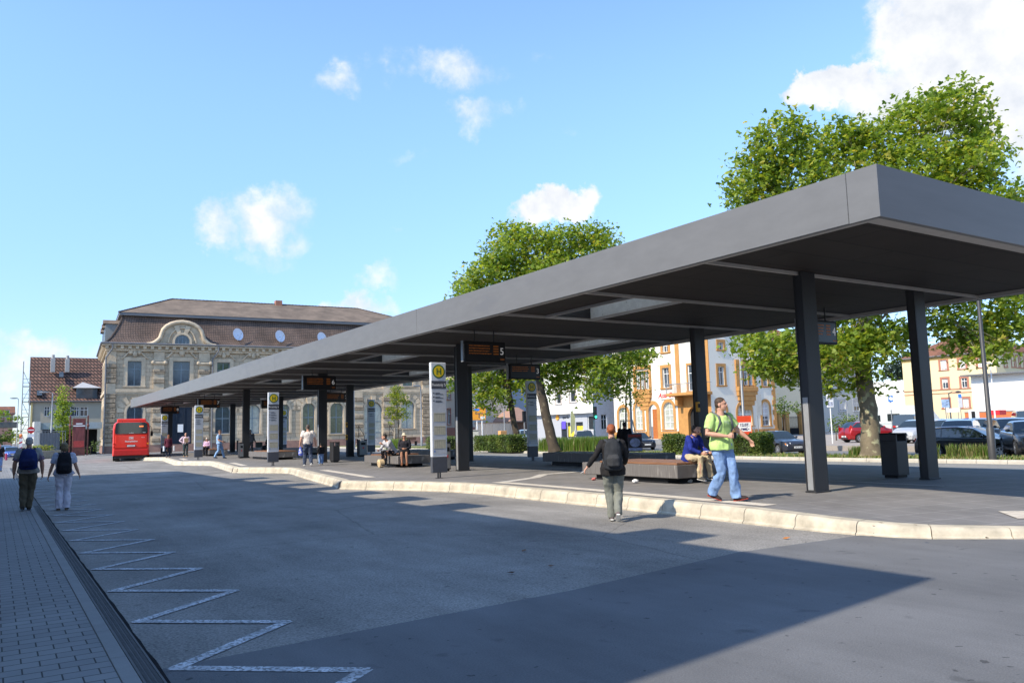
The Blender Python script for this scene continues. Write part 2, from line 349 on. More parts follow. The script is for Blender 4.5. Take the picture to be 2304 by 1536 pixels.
# zigzag line along the kerb
z = MB(); y = -2.6; w = .055; k = 0; L0 = []
while y < 43: L0.append((1.14 if k % 2 == 0 else 2.2, y)); y += .885 if k % 2 == 0 else .885; k += 1
# phase: left points at 6.2+1.77k, right tips at 7.15+1.77k
sh = 6.25-[p for p in L0 if p[0] < 1.5 and p[1] > 5][0][1]
for i in range(len(L0)-1):
    (x0,y0),(x1,y1) = L0[i],L0[i+1]; y0 += sh; y1 += sh
    if y0 > 41.5: break
    d = Vector((x1-x0,y1-y0,0)).normalized(); n = Vector((-d.y,d.x,0))*w; a = Vector((x0,y0,.003+.0015*(i%2)))-d*.03; b = Vector((x1,y1,.003+.0015*(i%2)))+d*.03
    z.quad(a-n,b-n,b+n,a+n)
struct(z, 'zigzag_road_marking', M_mark)
# platform outline: road edge from near to far, measured at the kerb foot
KE = [(18,-3.2),(15.2,1.6),(12.6,4.35),(11.5,5.41),(10.7,6.15),(10.38,6.75),(10.27,7.73),(10.28,9.2),(10.36,10.9),(10.42,12.6),(10.42,14.4),(10.40,16.2),(10.45,17.6),(10.3,18.9),(9.85,20.1),(9.1,21.6),(8.62,22.55),(8.56,22.95),(8.72,23.3),
      (9.75,29.5),(10.45,33.2),(10.5,34.0),(10.2,34.9),(9.6,36.1),(9.1,37.0),(9.0,37.5),(9.15,38.0),(9.85,43.5),(10.4,47.7),(10.4,48.6),(9.6,50.4),(9.2,51.3),(9.15,52),(9.3,53),(9.8,58),(10.3,62.4),(10.3,63.4),(9.5,65.2),(9.2,66.2),(9.25,67),(9.9,73),(10.6,79),(11.2,82),(12.4,84.5),(14.6,86)]
FAR = [(18.4,86),(21.5,84),(22.6,80),(22.6,10),(23.2,3),(25,-3),(27,-3.2)]
def offs(P, d):
    o = []
    for i, p in enumerate(P):
        a = Vector(P[max(i-1,0)]); b = Vector(P[min(i+1,len(P)-1)]); t = (b-a).normalized(); o.append((p[0]+t.y*d, p[1]-t.x*d))
    return o
ZP = .24
inner = offs(KE, .34); finn = offs(FAR, .16)
pm = MB(); fI = sorted([p for p in inner if p[1] < 9.5], key=lambda p: p[1]); fF = sorted(FAR, key=lambda p: p[1])
def platz(y): return ZP if y > 9 else .125+(ZP-.125)*max(0,(y-5.2)/3.8)**1.0 if y > 5.2 else .125     # the platform falls to a low kerb at its near end
rows = sorted({-3.0,0.,2.,4.,5.2,9.0}|{round(p[1],3) for p in fI if -3 < p[1] < 9}); L_ = [(float(np.interp(y,[p[1] for p in fI],[p[0] for p in fI])), float(np.interp(y,[p[1] for p in fF],[p[0]+.16 for p in fF])), y) for y in rows]
for (a0,b0_,y0_),(a1,b1_,y1_) in zip(L_,L_[1:]): pm.quad((a0,y0_,platz(y0_)-.004),(b0_,y0_,platz(y0_)-.004),(b1_,y1_,platz(y1_)-.004),(a1,y1_,platz(y1_)-.004))
poly = [(L_[-1][0],9.0)]+[(p[0],p[1]) for p in inner if p[1] > 9.0]+[p for p in finn if p[1] > 9.0]+[(L_[-1][1],9.0)]; pm.add([(p[0],p[1],ZP-.004) for p in poly], [list(range(len(poly)))])
struct(pm, 'platform', M_plat)
def kerb(P, prof, mb, stone=1.0, gap=.013, zf=None):
    """stones laid end to end along the polyline; prof = [(inward offset, z)]"""
    pts = [Vector(p) for p in P]; cum = [0]
    for a, b in zip(pts, pts[1:]): cum.append(cum[-1]+(b-a).length)
    def at(s):
        s = max(0,min(s,cum[-1]-1e-6)); i = 0
        while cum[i+1] < s: i += 1
        u = (s-cum[i])/(cum[i+1]-cum[i]); return pts[i].lerp(pts[i+1], u)
    def fr(s):
        t = (at(s+.25)-at(s-.25)).normalized(); return at(s), Vector((t.y,-t.x))
    s = 0
    while s < cum[-1]-.05:
        e = min(s+stone-gap, cum[-1]); R = []
        for q in (s, (s+e)/2, e):
            p, n = fr(q); k_ = zf(p.y) if zf else 1; R.append([(p.x+n.x*o, p.y+n.y*o, z_*k_) for o, z_ in prof])
        m = len(prof); mb.add(R[0]+R[1]+R[2], [(j*m+i,j*m+i+1,(j+1)*m+i+1,(j+1)*m+i) for j in (0,1) for i in range(m-1)]+[list(range(m)),list(range(2*m,3*m))[::-1]])
        s += stone
kb = MB(); kerb(KE, [(0,-.05),(0,.02),(.035,.05),(.05,.16),(.07,.205),(.11,.238),(.335,.243),(.335,-.05)], kb, zf=lambda y: platz(y)/ZP); o = struct(kb, 'platform_kerb', M_kerb, smooth=30, fix=True)
kb = MB(); kerb(KE, [(.02,-.05),(.02,.0),(.06,.05),(.085,.19),(.13,.225),(.33,.234),(.33,-.05)], kb, .5, 0, zf=lambda y: platz(y)/ZP); struct(kb, 'kerb_bed', mat('joint_mortar', (.14,.12,.10), .9))
kb = MB(); kerb(FAR, [(0,-.05),(.01,.20),(.04,.236),(.16,.238),(.16,-.05)], kb, zf=lambda y: platz(y)/ZP); struct(kb, 'platform_kerb', M_kerb2)
# markings on the platform
q = MB(); zt = ZP+.003
def strip(mb, P, w, z_):
    for a, b in zip(P, P[1:]):
        a = Vector((*a[:2],z_)); b = Vector((*b[:2],z_)); d = (b-a).normalized(); n = Vector((-d.y,d.x,0))*(w/2); mb.quad(a-n,b-n,b+n,a+n)
strip(q, [(10.98,9.1),(11.15,13.5),(11.25,16.4),(11.2,18.2)], .34, zt); strip(q, [(9.95,23.6),(10.75,30.2)], .32, zt); strip(q, [(9.95,38.7),(10.6,43.8)], .32, zt); strip(q, [(10.1,53.2),(10.6,57.5)], .32, zt)
struct(q, 'tactile_strip', M_tact)
q = MB(); strip(q, [(11.4,18.1),(12.9,18.9),(14.0,20.0),(16.5,20.4)], .3, zt-.001); strip(q, [(16.3,9.1),(16.28,80)], .07, zt+.002); strip(q, [(22.2,9.1),(22.2,80)], .1, zt); struct(q, 'platform_line', M_line)
q = MB(); q.add([(lambda p: (p.x,p.y,platz(p.y)+.006))(G(px,py,.150)) for px, py in ((2246,1152),(2290,1166),(2400,1163),(2400,1148))], [(0,1,2,3)]); struct(q, 'tactile_field', M_tact)
# bus lane, median, street and far pavement on the right
MEDX0, MEDX1 = 28.35, 33.2
r = MB().prism([(22.5,-12),(29.7,-12),(29.7,10),(29.3,14),(29.0,30),(31,48),(32,60),(33.4,98),(30,98),(30,88),(22.5,78)], -.35, -.01); struct(r, 'bus_lane', asphalt('bus_lane_asphalt', (.24,.235,.225), .08, .12, 60, False))
ME = [(29.55,-6),(29.15,13.5),(28.5,20.2),(28.3,30),(29.2,40),(30.3,47),(31.6,60),(32.6,84),(33.4,96)]; MF = [(31.6,-6),(31.6,13.5),(31.5,20),(31.6,30),(33.2,40),(35,47),(36.5,60),(38,84),(38.5,96)]
m = MB(); m.prism([(p[0]+.12,p[1]) for p in ME][::-1]+[(p[0]-.1,p[1]) for p in MF], -.35, .118); struct(m, 'median_strip', M_grass)
kb = MB(); kerb(ME, [(0,-.05),(.02,.08),(.05,.13),(.15,.135),(.15,-.05)], kb); kerb([p for p in MF], [(0,-.35),(.0,.12),(-.02,.135),(-.12,.13),(-.15,-.35)], kb); struct(kb, 'median_kerb', M_kerb2)
r = MB(); strip(r, [(36.4,-6),(36.4,22)], .12, -.295); strip(r, [(39.9,8),(40.3,40)], .12, -.295); strip(r, [(44,60),(50,70)], .14, -.295)
for k in range(14): strip(r, [(37.2+k*.05,23+k*3),(37.3+k*.05,24.2+k*3)], .12, -.295)
struct(r, 'lane_marking', M_mark)
r = MB().prism([(44.6,8),(120,8),(120,56),(62,60),(52,50),(45.5,36)], -.35, .03); struct(r, 'car_park', asphalt('car_park_paving', (.34,.30,.26), .06, .1, 30, False))
r = MB().prism([(56,56.1),(62,60.1),(130,56.1),(130,66),(62.9,66),(62.9,130),(58,130),(58,66)], -.35, .06); struct(r, 'far_pavement', M_slab)
r = MB().prism([(9,93),(30,93),(32.8,91),(56,91),(56,100),(9.8,103),(5.5,103),(5.8,95)], -.35, .06); struct(r, 'forecourt_paving', M_slab)

# ============================================================ SHADOW-CASTING STATION BUILDING (left of the camera)
zs = 9.2; tn = math.tan(SUN_EL); fx = 7.68-zs/tn*cos(SUN_AZ); dy = zs/tn*sin(SUN_AZ)
st = thing('station_building', 'long flat roofed station building along the left pavement, casting the shadow on the road', 'building')
y0, y1 = 4.55-dy, 42.3-dy
w_ = MB(); w_.add([(fx+.42,y0+.15,0),(fx,y1,0),(fx-12,y1+1.6,0),(fx-12,y0-1.6,0),(fx+.42,y0+.15,zs),(fx,y1,zs),(fx-12,y1+1.6,zs),(fx-12,y0-1.6,zs)], [(0,1,5,4),(1,2,6,5),(2,3,7,6),(3,0,4,7),(4,5,6,7)])
w_.build('wall', brickmat('station_brick', (.30,.24,.19), (.34,.27,.21), (.3,.28,.25), .26, .08, .012, 'xz+yz'), st)
for c in [8.95]+[15.4+2.68*i for i in range(7)]:
    c -= dy+.1; MB().bev(fx-.9,fx+.02,c-.62,c+.62,zs,zs+1.16,.04).build('roof_dormer', M_anth, st)
for i in range(9):
    wm = MB(); yy = y0+2.2+i*4.1; wm.box(fx-.05+.35*(1-(yy-y0)/(y1-y0)),fx+.06+.35*(1-(yy-y0)/(y1-y0)),yy,yy+1.6,1.0,3.0); wm.build('window', M_glass, st)

bb_ = thing('sky_blocker', 'unseen block added behind the camera to dim the sky on the canopy end', 'building', (0,0,0)); m = MB().box(-2,46,-30,-15,-.3,16); m.build('wall', MC['station_brick'], bb_); m = MB().box(-2.5,46.5,-30.5,-14.5,16.01,16.5); m.build('roof', M_anth, bb_)  # added out of view to block low sky light from the canopy end
for i in range(11): MB().box(0+i*4.1,2.2+i*4.1,-15.01,-14.95,1.2,3.6).build('window', M_glass, bb_); MB().box(0+i*4.1,2.2+i*4.1,-15.01,-14.95,6.2,9).build('window', M_glass, bb_)
# ============================================================ THE CANOPY
CX0, CX1, CY0, CY1, CZ, CT = 10.5, 20.5, 6.45, 81.2, 4.5, 5.27
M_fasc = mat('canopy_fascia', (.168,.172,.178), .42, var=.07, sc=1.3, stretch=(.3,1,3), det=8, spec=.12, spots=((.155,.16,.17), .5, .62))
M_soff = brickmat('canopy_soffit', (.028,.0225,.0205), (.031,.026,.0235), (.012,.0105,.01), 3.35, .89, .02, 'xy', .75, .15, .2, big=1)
M_strip = mat('soffit_strip', (.42,.40,.38), .6, var=.08)
cn = thing('bus_station_canopy', 'long flat dark grey canopy roof on slim black columns over the platform', 'canopy', (15.5,44,ZP))
def cp(mb, name, m, **k):
    o = mb.build(name, m, None, **k); o.parent = cn; o.matrix_parent_inverse = Matrix.Translation((-15.5,-44,-ZP)); return o
# fascia panels with joints
se = [CY0]+[6.95+14.45*k for k in range(6) if CY0 < 6.95+14.45*k < CY1]+[CY1]
for a, b in zip(se, se[1:]):
    f = MB(); (f.box(CX0,CX0+.09,a,b-.006,CZ,CT) if a == CY0 else f.bev(CX0,CX0+.09,a+.006,b-.006,CZ,CT,.006)); cp(f, 'fascia_panel', M_fasc)
    f = MB(); f.bev(CX1-.09,CX1,a+.006,b-.006,CZ,CT,.006); cp(f, 'fascia_panel', M_fasc)
M_fasc2 = M_fasc
for yy in (CY0, CY1-.09):
    f = MB(); f.box(CX0+.0902,CX1-.092,yy,yy+.09,CZ,CT); cp(f, 'fascia_panel', M_fasc2)
BY = [10.1+3.55*k for k in range(20) if 10.1+3.55*k < CY1-1]
SKY = [(12.25,13.75,BY[1+4*k],BY[2+4*k]) for k in range(5)]+[(16.9,18.4,BY[3+4*k],BY[4+4*k]) for k in range(4)]
def holes(mb, z_, mi=0, inset=.0):
    xs = [CX0+.09,12.25,13.75,16.9,18.4,CX1-.09]; ys = sorted(set([CY0+.09,CY1-.09]+BY))
    for i in range(5):
        for j in range(len(ys)-1):
            cx_, cy_ = (xs[i]+xs[i+1])/2,(ys[j]+ys[j+1])/2
            if any(h[0] < cx_ < h[1] and h[2] < cy_ < h[3] for h in SKY): continue
            mb.quad((xs[i],ys[j],z_),(xs[i+1],ys[j],z_),(xs[i+1],ys[j+1],z_),(xs[i],ys[j+1],z_),mi)
f = MB(); holes(f, CT-.06); cp(f, 'roof_deck', mat('roof_felt', (.16,.16,.155), .9))
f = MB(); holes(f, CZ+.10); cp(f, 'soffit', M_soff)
f = MB()       # ledge round the bottom
for a in ((CX0+.09,CX0+.22,CY0+.09,CY1-.09),(CX1-.22,CX1-.09,CY0+.09,CY1-.09),(CX0+.22,CX1-.22,CY0+.09,CY0+.34),(CX0+.22,CX1-.22,CY1-.3,CY1-.09)): f.box(*a, CZ+.008, CZ+.098)
cp(f, 'soffit_edge', M_strip)
for yb in BY:
    f = MB(); f.box(CX0+.22,CX1-.22,yb-.028,yb+.028,CZ+.035,CZ+.098); cp(f, 'soffit_strip', M_strip)
for a, b in ((BY[0],CY1-.3),):
    for x in (12.22,13.78,16.87,18.43):
        for i in [i for i in range(len(BY)-1) if (any(abs(h[2]-BY[i]) < .1 and h[0]-.1 < x < h[1]+.1 for h in SKY))]: cp(MB().box(x-.02,x+.02,BY[i]+.03,BY[i+1]-.03,CZ+.03,CZ+.098), 'soffit_strip', M_strip)
M_shaft_lit = mat('sunlit_shaft_side', (.72,.74,.72), .6, var=.12, sc=5, spots=((.45,.47,.45), 9, .66)); M_sg = mat('frosted_glass', (.85,.9,.92), .5, tr=.0)
_n = M_sg.node_tree; _tr = _n.nodes.new('ShaderNodeBsdfTranslucent'); _tr.inputs[0].default_value = (.75,.8,.82,1); _mx = _n.nodes.new('ShaderNodeMixShader'); _mx.inputs[0].default_value = .5
_n.links.new(_n.nodes['Principled BSDF'].outputs[0], _mx.inputs[1]); _n.links.new(_tr.outputs[0], _mx.inputs[2]); _n.links.new(_mx.outputs[0], _n.nodes['Material Output'].inputs[0])
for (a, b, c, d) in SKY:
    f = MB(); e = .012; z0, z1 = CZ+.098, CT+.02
    f.box(b-e,b+e,c+.03,d-.03,z0,z1); f.mi = 1; f.box(a-e,a+e,c+.03,d-.03,z0,z1); f.box(a+e,b-e,c+.03,c+.054,z0,z1); f.box(a+e,b-e,d-.054,d-.03,z0,z1)  # sunlight put into colour: one shaft wall pale as lit, the others dark
    o = cp(f, 'skylight', [M_shaft_lit, M_anth]); h = MB().box(a-.05,b+.05,c,d,CT+.021,CT+.04).build('skylight_glass', M_sg, None); h.parent = o
cols = [(13.62,10.1),(13.62,24.3),(13.62,38.4),(13.62,52.7),(13.62,66.9),(13.62,79.4),(18.0,10.35),(18.0,17.3),(18.0,31.6),(18.0,45.9),(18.0,60.0),(18.0,74.2)]
for i, (x, y) in enumerate(cols):
    f = MB(); f.bev(x-.21,x+.21,y-.10,y+.10,ZP,CZ+.099,.008); f.box(x-.225,x-.21,y-.10,y-.085,ZP,CZ+.09); f.box(x-.225,x-.21,y+.085,y+.10,ZP,CZ+.09); f.bev(x-.235,x+.235,y-.125,y+.125,ZP,ZP+.03,.006)
    o = cp(f, 'column', M_anth)
    if i in (0,1,2):
        h = MB().box(x-.221,x-.212,y-.06,y+.06,ZP+.05,ZP+1.85).build('lit_strip', mat('lit_column_grey', (.36,.37,.38), .5, metal=.4), None); h.parent = o  # paler strip: sunlight on the lower column face put into colour
M_yel = mat('yellow_plastic', (.85,.42,.02), .5, var=.05)
for (x, y) in ((18.0,17.3),(18.0,31.6),(18.0,45.9)):
    t = thing('ticket_validator', 'orange yellow boxes on the dark column %s' % ('behind the man in the blue shirt' if y < 20 else ('next to the nearest stop sign' if y < 40 else 'below departure board 2')), 'ticket box', (x-.28,y-.12,ZP), group=None)
    for zz in (1.0,1.75):
        MB().bev(-.06,.06,-.07,.02,zz,zz+.3,.015).build('box_body', M_yel, t); MB().box(-.04,.04,-.076,-.071,zz+.12,zz+.24).build('box_screen', M_black, t)
# ============================================================ STOP SIGNS, BOARDS, BENCHES, BINS
M_tot = mat('stop_sign_board', (.66,.69,.73), .45, var=.05); M_ins = mat('timetable_panel', (.50,.52,.55), .25, var=.06)
M_paper = mat('timetable_paper', (.50,.46,.34), .6, var=.12, sc=12); M_head = mat('sign_header_grey', (.07,.075,.09), .5)
M_hy = mat('stop_sign_yellow', (.85,.60,.02), .4); M_hg = mat('stop_sign_green', (.02,.13,.05), .4); M_ink = mat('printed_ink', (.06,.07,.09), .6)
M_lblue = mat('emblem_blue', (.10,.20,.5), .5)
def totem(base, h, num, label, w=.50, rz=0., dim=False, n=3):
    t = thing('bus_stop_sign', label, 'bus stop sign', base, rz, 'tall bus stop signs along the platform')
    d = .13; x0 = -w/2
    MB().bev(x0,-x0,-d/2,d/2,.62,h,.012).build('board', M_tot, t)
    MB().bev(x0,-x0,-d/2-.002,d/2+.002,.16,.612,.01).build('footer', M_head, t)
    m = MB(); m.box(-.05,-.02,-.02,.02,0,.17); m.box(.02,.05,-.02,.02,0,.17); m.box(-.1,.1,-.06,.06,0,.012); m.build('post', M_anth, t)
    zc = h-.27; f = -d/2-.003
    g_ = MB().tube([(0,f,zc),(0,f-.008,zc)], .205, 32); g_ = g_.build('stop_symbol', M_hg, t)
    MB().tube([(0,f-.0085,zc),(0,f-.013,zc)], .165, 32).build('symbol_disc', M_hy, g_)
    m = MB(); e = f-.0135
    m.box(-.075,-.045,e-.004,e,zc-.1,zc+.1); m.box(.045,.075,e-.004,e,zc-.1,zc+.1); m.box(-.045,.045,e-.004,e,zc-.015,zc+.015); m.build('symbol_letter', M_hg, g_)
    hd = MB().box(x0+.002,-x0-.002,f-.003,f+.001,h-.79,h-.55).build('header_plate', M_head, t)
    text('Bussteig %s' % num, .115, M_white, hd, (0,f-.005,h-.67))
    pn = MB().box(x0+.03,-x0-.03,f-.002,f+.001,.70,h-.82).build('timetable_panel', M_ins, t)
    zt_ = h-.90; m = MB(); e = f-.003
    for i in range(n):
        m.box(x0+.05,x0+.10,e-.002,e,zt_-.03,zt_); m.box(x0+.13,x0+.13+random.uniform(.14,.2),e-.002,e,zt_-.025,zt_-.003); m.box(x0+.13,x0+.13+random.uniform(.2,.28),e-.002,e,zt_-.062,zt_-.042); zt_ -= .115
    m.build('route_list', M_ink, pn)
    for i, (zz, ww) in enumerate(((h-1.63,.19),(h-2.02,.19),(h-2.42,.19))):
        p_ = MB().box(x0+.07,-x0-.05,e-.004,e,zz-.13,zz+.13).build('timetable_sheet', M_paper, pn)
        m = MB(); e2 = e-.005
        for c in range(5): m.box(x0+.09+c*.075,x0+.093+c*.075,e2-.001,e2,zz-.11,zz+.1)
        m.box(x0+.08,-x0-.06,e2-.001,e2,zz+.1,zz+.106); m.build('sheet_print', M_ink, p_)
    m = MB().box(x0+.06,x0+.10,e-.003,e,.76,.81); m.build('emblem', M_lblue, pn)
    m = MB().box(x0+.05,-x0-.12,e-.002,e,.85,.856); m.build('footer_print', M_ink, pn)
    return t
def zp(x, y): return (x, y, ZP)
totem(zp(11.11,21.27), 3.42, '5', 'nearest and tallest looking stop sign, reading Bussteig 5, standing at the kerb')
totem(zp(19.64,28.85), 3.45, '3', 'shaded stop sign on the far platform edge before the light blue car', n=2)
totem(zp(10.84,37.2), 3.36, '6', 'stop sign at the kerb left of the man in the white shirt, Bussteig 6', n=4)
totem(zp(10.70,52.6), 3.36, '7', 'stop sign at the kerb next to the old man sitting in the pink shirt', n=3)
totem(zp(20.2,47.9), 3.5, '2', 'shaded stop sign behind the seated young man in the light grey hoodie', n=2)
totem(zp(20.4,67.0), 3.5, '1', 'small far stop sign seen just right of the one reading Bussteig 6', n=2)
totem(zp(11.6,70.0), 3.3, '8', 'farthest stop sign, shaded, behind the long haired woman near the red bus', n=1)
M_led = mat('amber_display_text', (.34,.11,.02), .6, emit=(1,.30,.03), es=.04); M_scr = mat('display_screen', (.012,.012,.014), .35); M_num = mat('display_number', (.7,.7,.7), .5, emit=(.8,.8,.8), es=.12)
def board(cx_, cy_, num, label, w=1.85, h=.56, zc=3.95, rows=5, faint=1., seed=0):
    rr = random.Random(seed)
    t = thing('departure_board', label, 'display board', (cx_,cy_,zc), 0, 'departure boards hanging from the canopy')
    d = .12
    MB().bev(-w/2,w/2,-d/2,d/2,-h/2,h/2,.01).build('casing', M_black, t)
    m = MB(); m.box(-w/2-.07,-w/2-.05,-d/2,d/2,-h/2,h/2+.01); m.box(-w/2-.045,-w/2-.003,-.03,.03,-.22,.22); m.build('side_frame', M_galv, t)
    for x in (-w*.24, w*.24): MB().cyl((x,0,h/2-.01),.018,CZ+.098-zc-h/2+.01,8).build('hanger_rod', M_anth, t)
    sc_ = MB().box(-w/2+.06,w/2-.06,-d/2-.003,-d/2,-h/2+.05,h/2-.05).build('screen', M_scr, t)
    m = MB(); f = -d/2-.004
    for i in range(rows):
        z0 = h/2-.12-i*.078
        x = -w/2+.14
        for a, b in ((.14,.30),(.34,.70),(.75,1.0)):
            xe = -w/2+.14+b*w*.55-rr.uniform(0,.12); x = -w/2+.14+(a-.14)*w*.55
            while x < xe:
                l = rr.uniform(.02,.045); m.box(x,min(x+l,xe),f-.001,f,z0-rr.uniform(.014,.026),z0+.004); x += l+.011
        x = w*.2
        while x < w*.31: m.box(x,x+.025,f-.001,f,z0-.032,z0+.008); x += .036
    for x in (w*.37,w*.405,w*.44): m.box(x,x+.035,f-.001,f,-h/2+.08,-h/2+.115)
    m.build('display_text', M_led, sc_)
    text(num, .30, M_num, sc_, (w*.41,f-.002,.02), name='platform_number')
    return t
def bpos(px0, px1, py, zc=3.95):
    p = None; d = RAY((px0+px1)/2, py); t = (zc-CAMZ)/d.z; return d.x*t, d.y*t, t
def bwid(px0, px1, y, x):      # width along X of something seen between two pixel columns
    a = ONY(px0,800,y); b = ONY(px1,800,y); return b.x-a.x
BDS = [(1042,1138,792,'5','departure board numbered 5 hanging above the nearest stop sign'),(682,757,861,'6','departure board numbered 6 above the man in the white shirt'),
       (1143,1216,836,'3','shaded departure board numbered 3 hanging before the plane tree trunk'),(446,496,907,'7','departure board numbered 7 above the man in light blue'),
       (362,404,922,'8','farthest departure board, numbered 8, near the red bus'),(728,784,894,'2','departure board numbered 2 half behind a column by the post office arches'),
       (1796,1882,747,'4','departure board numbered 4 behind the nearest left column'),(588,630,909,'1','departure board numbered 1 almost hidden by the Bussteig 6 stop sign')]
for i, (a, b, y, n_, lb) in enumerate(BDS):
    X, Y, t_ = bpos(a, b, y, 3.93); w_ = bwid(a, b, Y, X)-.08; print('board', n_, round(X,1), round(Y,1), round(w_,2))
    board(X, Y, n_, lb, w=max(1.2,min(w_,2.4)), h=.62, zc=3.93, rows=4 if n_ != '3' else 3, seed=i)
M_benchc = mat('dark_bench_concrete', (.15,.14,.135), .7, var=.2, sc=4, stretch=(1,6,.6), spots=((.33,.31,.29), 3, .64))
def bench(x0, x1, y0, y1, label, seat=None, top=.44, name='concrete_bench', cat='bench'):
    t = thing(name, label, cat, (x0,y0,ZP), 0, 'block benches on the platform')
    w, l = x1-x0, y1-y0
    MB().bev(0,w,0,l,.13,top,.012).build('block', M_benchc, t)
    MB().box(.12,w-.12,.45,l-.45,0,.13).build('plinth', M_black, t)
    if seat:
        m = MB(); k = .01; a, b = seat[0]-y0, seat[1]-y0
        while k < w-.05: m.bev(k,min(k+.1,w-.008),a,b,top+.003,top+.055,.006); k += .108
        m.build('seat', M_wood, t)
    return t
bench(13.42,14.8,13.75,17.35,'largest nearest bench, reddish wooden seat, under the man in the dark blue shirt',(13.76,16.6))
bench(13.3,14.7,28.9,32.3,'bench with the seated woman in the pale hat and the hooded young man',(29.9,31.6))
bench(13.25,14.6,45.3,50.6,'light sided bench partly behind the Bussteig 6 stop sign',(45.3,49.4))
bench(13.2,14.5,61.2,66.2,'bench on which the white haired person in pink sits',(61.2,65))
bench(17.6,19.1,19.6,25.2,'long dark shaded bench before the tall green grass clumps, top bare',None,.46)
bench(17.6,19.1,34.2,38.8,'dark shaded bench just left of the nearest stop sign',None,.46)
bench(17.6,19.1,53.5,58.0,'dark shaded bench below the small far stop sign in the middle distance',None,.46)
bench(17.0,18.4,61.4,65.6,'dark bench far under the canopy where the dark clothed person sits',None,.46)
def bin_(x, y, w, d, h, label, front=None, rz=0.):
    t = thing('litter_bin', label, 'bin', (x,y,ZP), rz, 'litter bins beside the columns')
    m = MB(); m.bev(-w/2,w/2,-d/2,d/2,.06,h-.16,.01); m.bev(-w/2,-w/2+.05,-d/2,d/2,h-.16,h,.005); m.bev(w/2-.05,w/2,-d/2,d/2,h-.16,h,.005); m.build('bin_body', M_anth, t)
    MB().bev(-w/2-.004,w/2+.004,-d/2-.004,d/2+.004,h,h+.03,.006).build('bin_lid', M_black, t)
    MB().box(-w/2+.04,w/2-.04,-d/2+.04,d/2-.04,0,.06).build('bin_foot', M_black, t)
    if front:
        f = MB().box(-w/2+.02,w/2-.02,-d/2-.012,-d/2-.001,.1,h-.04).build('bin_front', front, t)
        MB().box(-w*.28,w*.28,-d/2-.016,-d/2-.013,h-.30,h-.16).build('bin_slot', M_black, f)
        MB().box(-w*.1,w*.1,-d/2-.015,-d/2-.013,h-.52,h-.42).build('bin_symbol', mat('red_mark', (.6,.05,.04), .5), f)
bin_(18.12,11.25,.46,.42,1.02,'big dark litter box left of the right hand column')
bin_(13.18,24.75,.27,.3,.98,'slim grey fronted ash bin between the nearest stop sign and the black column', M_galv)
bin_(14.1,38.0,.34,.5,.95,'dark litter bin right of the man in the white shirt, behind the small child')
bin_(18.55,45.4,.5,.4,.98,'litter bin with a grey front by the black column below board 2', M_galv)
bin_(13.2,52.3,.26,.4,.95,'pale grey ash bin left of the column beside the dark walking man', M_galv)
bin_(18.5,73.6,.5,.4,.98,'small dark litter bin far back behind the man in light blue')
# ============================================================ PEOPLE
def remesh(mb, name, m, parent, vox=.009, it=3, wr=0., wsc=9., drag=None):
    me = bpy.data.meshes.new(name); me.from_pydata([tuple(p) for p in mb.v], [], mb.f)
    o = bpy.data.objects.new(name, me)
    import bmesh
    bm = bmesh.new(); bm.from_mesh(me); bmesh.ops.recalc_face_normals(bm, faces=bm.faces); bm.to_mesh(me); bm.free()
    a = o.modifiers.new('r', 'REMESH'); a.mode = 'VOXEL'; a.voxel_size = vox; a.use_smooth_shade = True
    if it: b = o.modifiers.new('s', 'SMOOTH'); b.factor = .5; b.iterations = it
    nm = evaluated(o); C.objects.link(o)
    o.modifiers.clear(); o.data = nm; nm.name = name; nm.materials.clear(); nm.materials.append(m)
    if wr:
        k = len(nm.vertices); co = np.empty(k*3, np.float32); no = np.empty(k*3, np.float32); nm.vertices.foreach_get('co', co); nm.vertices.foreach_get('normal', no)
        a_ = np.empty(k)
        for i, (x, y, z_) in enumerate((co.reshape(-1,3)*wsc).tolist()): a_[i] = wr*(abs(noise.noise((x, y, z_*.55)))*-1.6+.4+noise.noise((x*2.3+7, y*2.3, z_*1.6))*.5)
        nm.vertices.foreach_set('co', (co.reshape(-1,3)+no.reshape(-1,3)*a_[:,None].astype(np.float32)).ravel())
    nm.polygons.foreach_set('use_smooth', [True]*len(nm.polygons)); nm.update()
    o.parent = parent; return o
def cloth(name, col, rough=.85, var=.08, **k): return mat(name, col, rough, var=var, sc=k.pop('sc', 14), bump=.15, bsc=180, spec=.2, **k)
SKIN = mat('skin', (.56,.31,.22), .55, var=.06, sc=8, spec=.35); SKIN2 = mat('tanned_skin', (.46,.24,.155), .55, var=.06, sc=8, spec=.35)
M_eye = mat('eye', (.03,.025,.02), .3); M_lip = mat('lip', (.42,.14,.11), .5)
D0 = dict(P=(0,0,.95), N=(0,-.01,1.465), H=(0,.025,1.635), sL=(-.185,-.01,1.42), eL=(-.235,-.03,1.14), wL=(-.25,.05,.89), sR=(.185,-.01,1.42), eR=(.235,-.03,1.14), wR=(.25,.05,.89),
          hL=(-.09,0,.91), kL=(-.10,.02,.49), aL=(-.105,-.03,.085), hR=(.09,0,.91), kR=(.10,.02,.49), aR=(.105,-.03,.085))
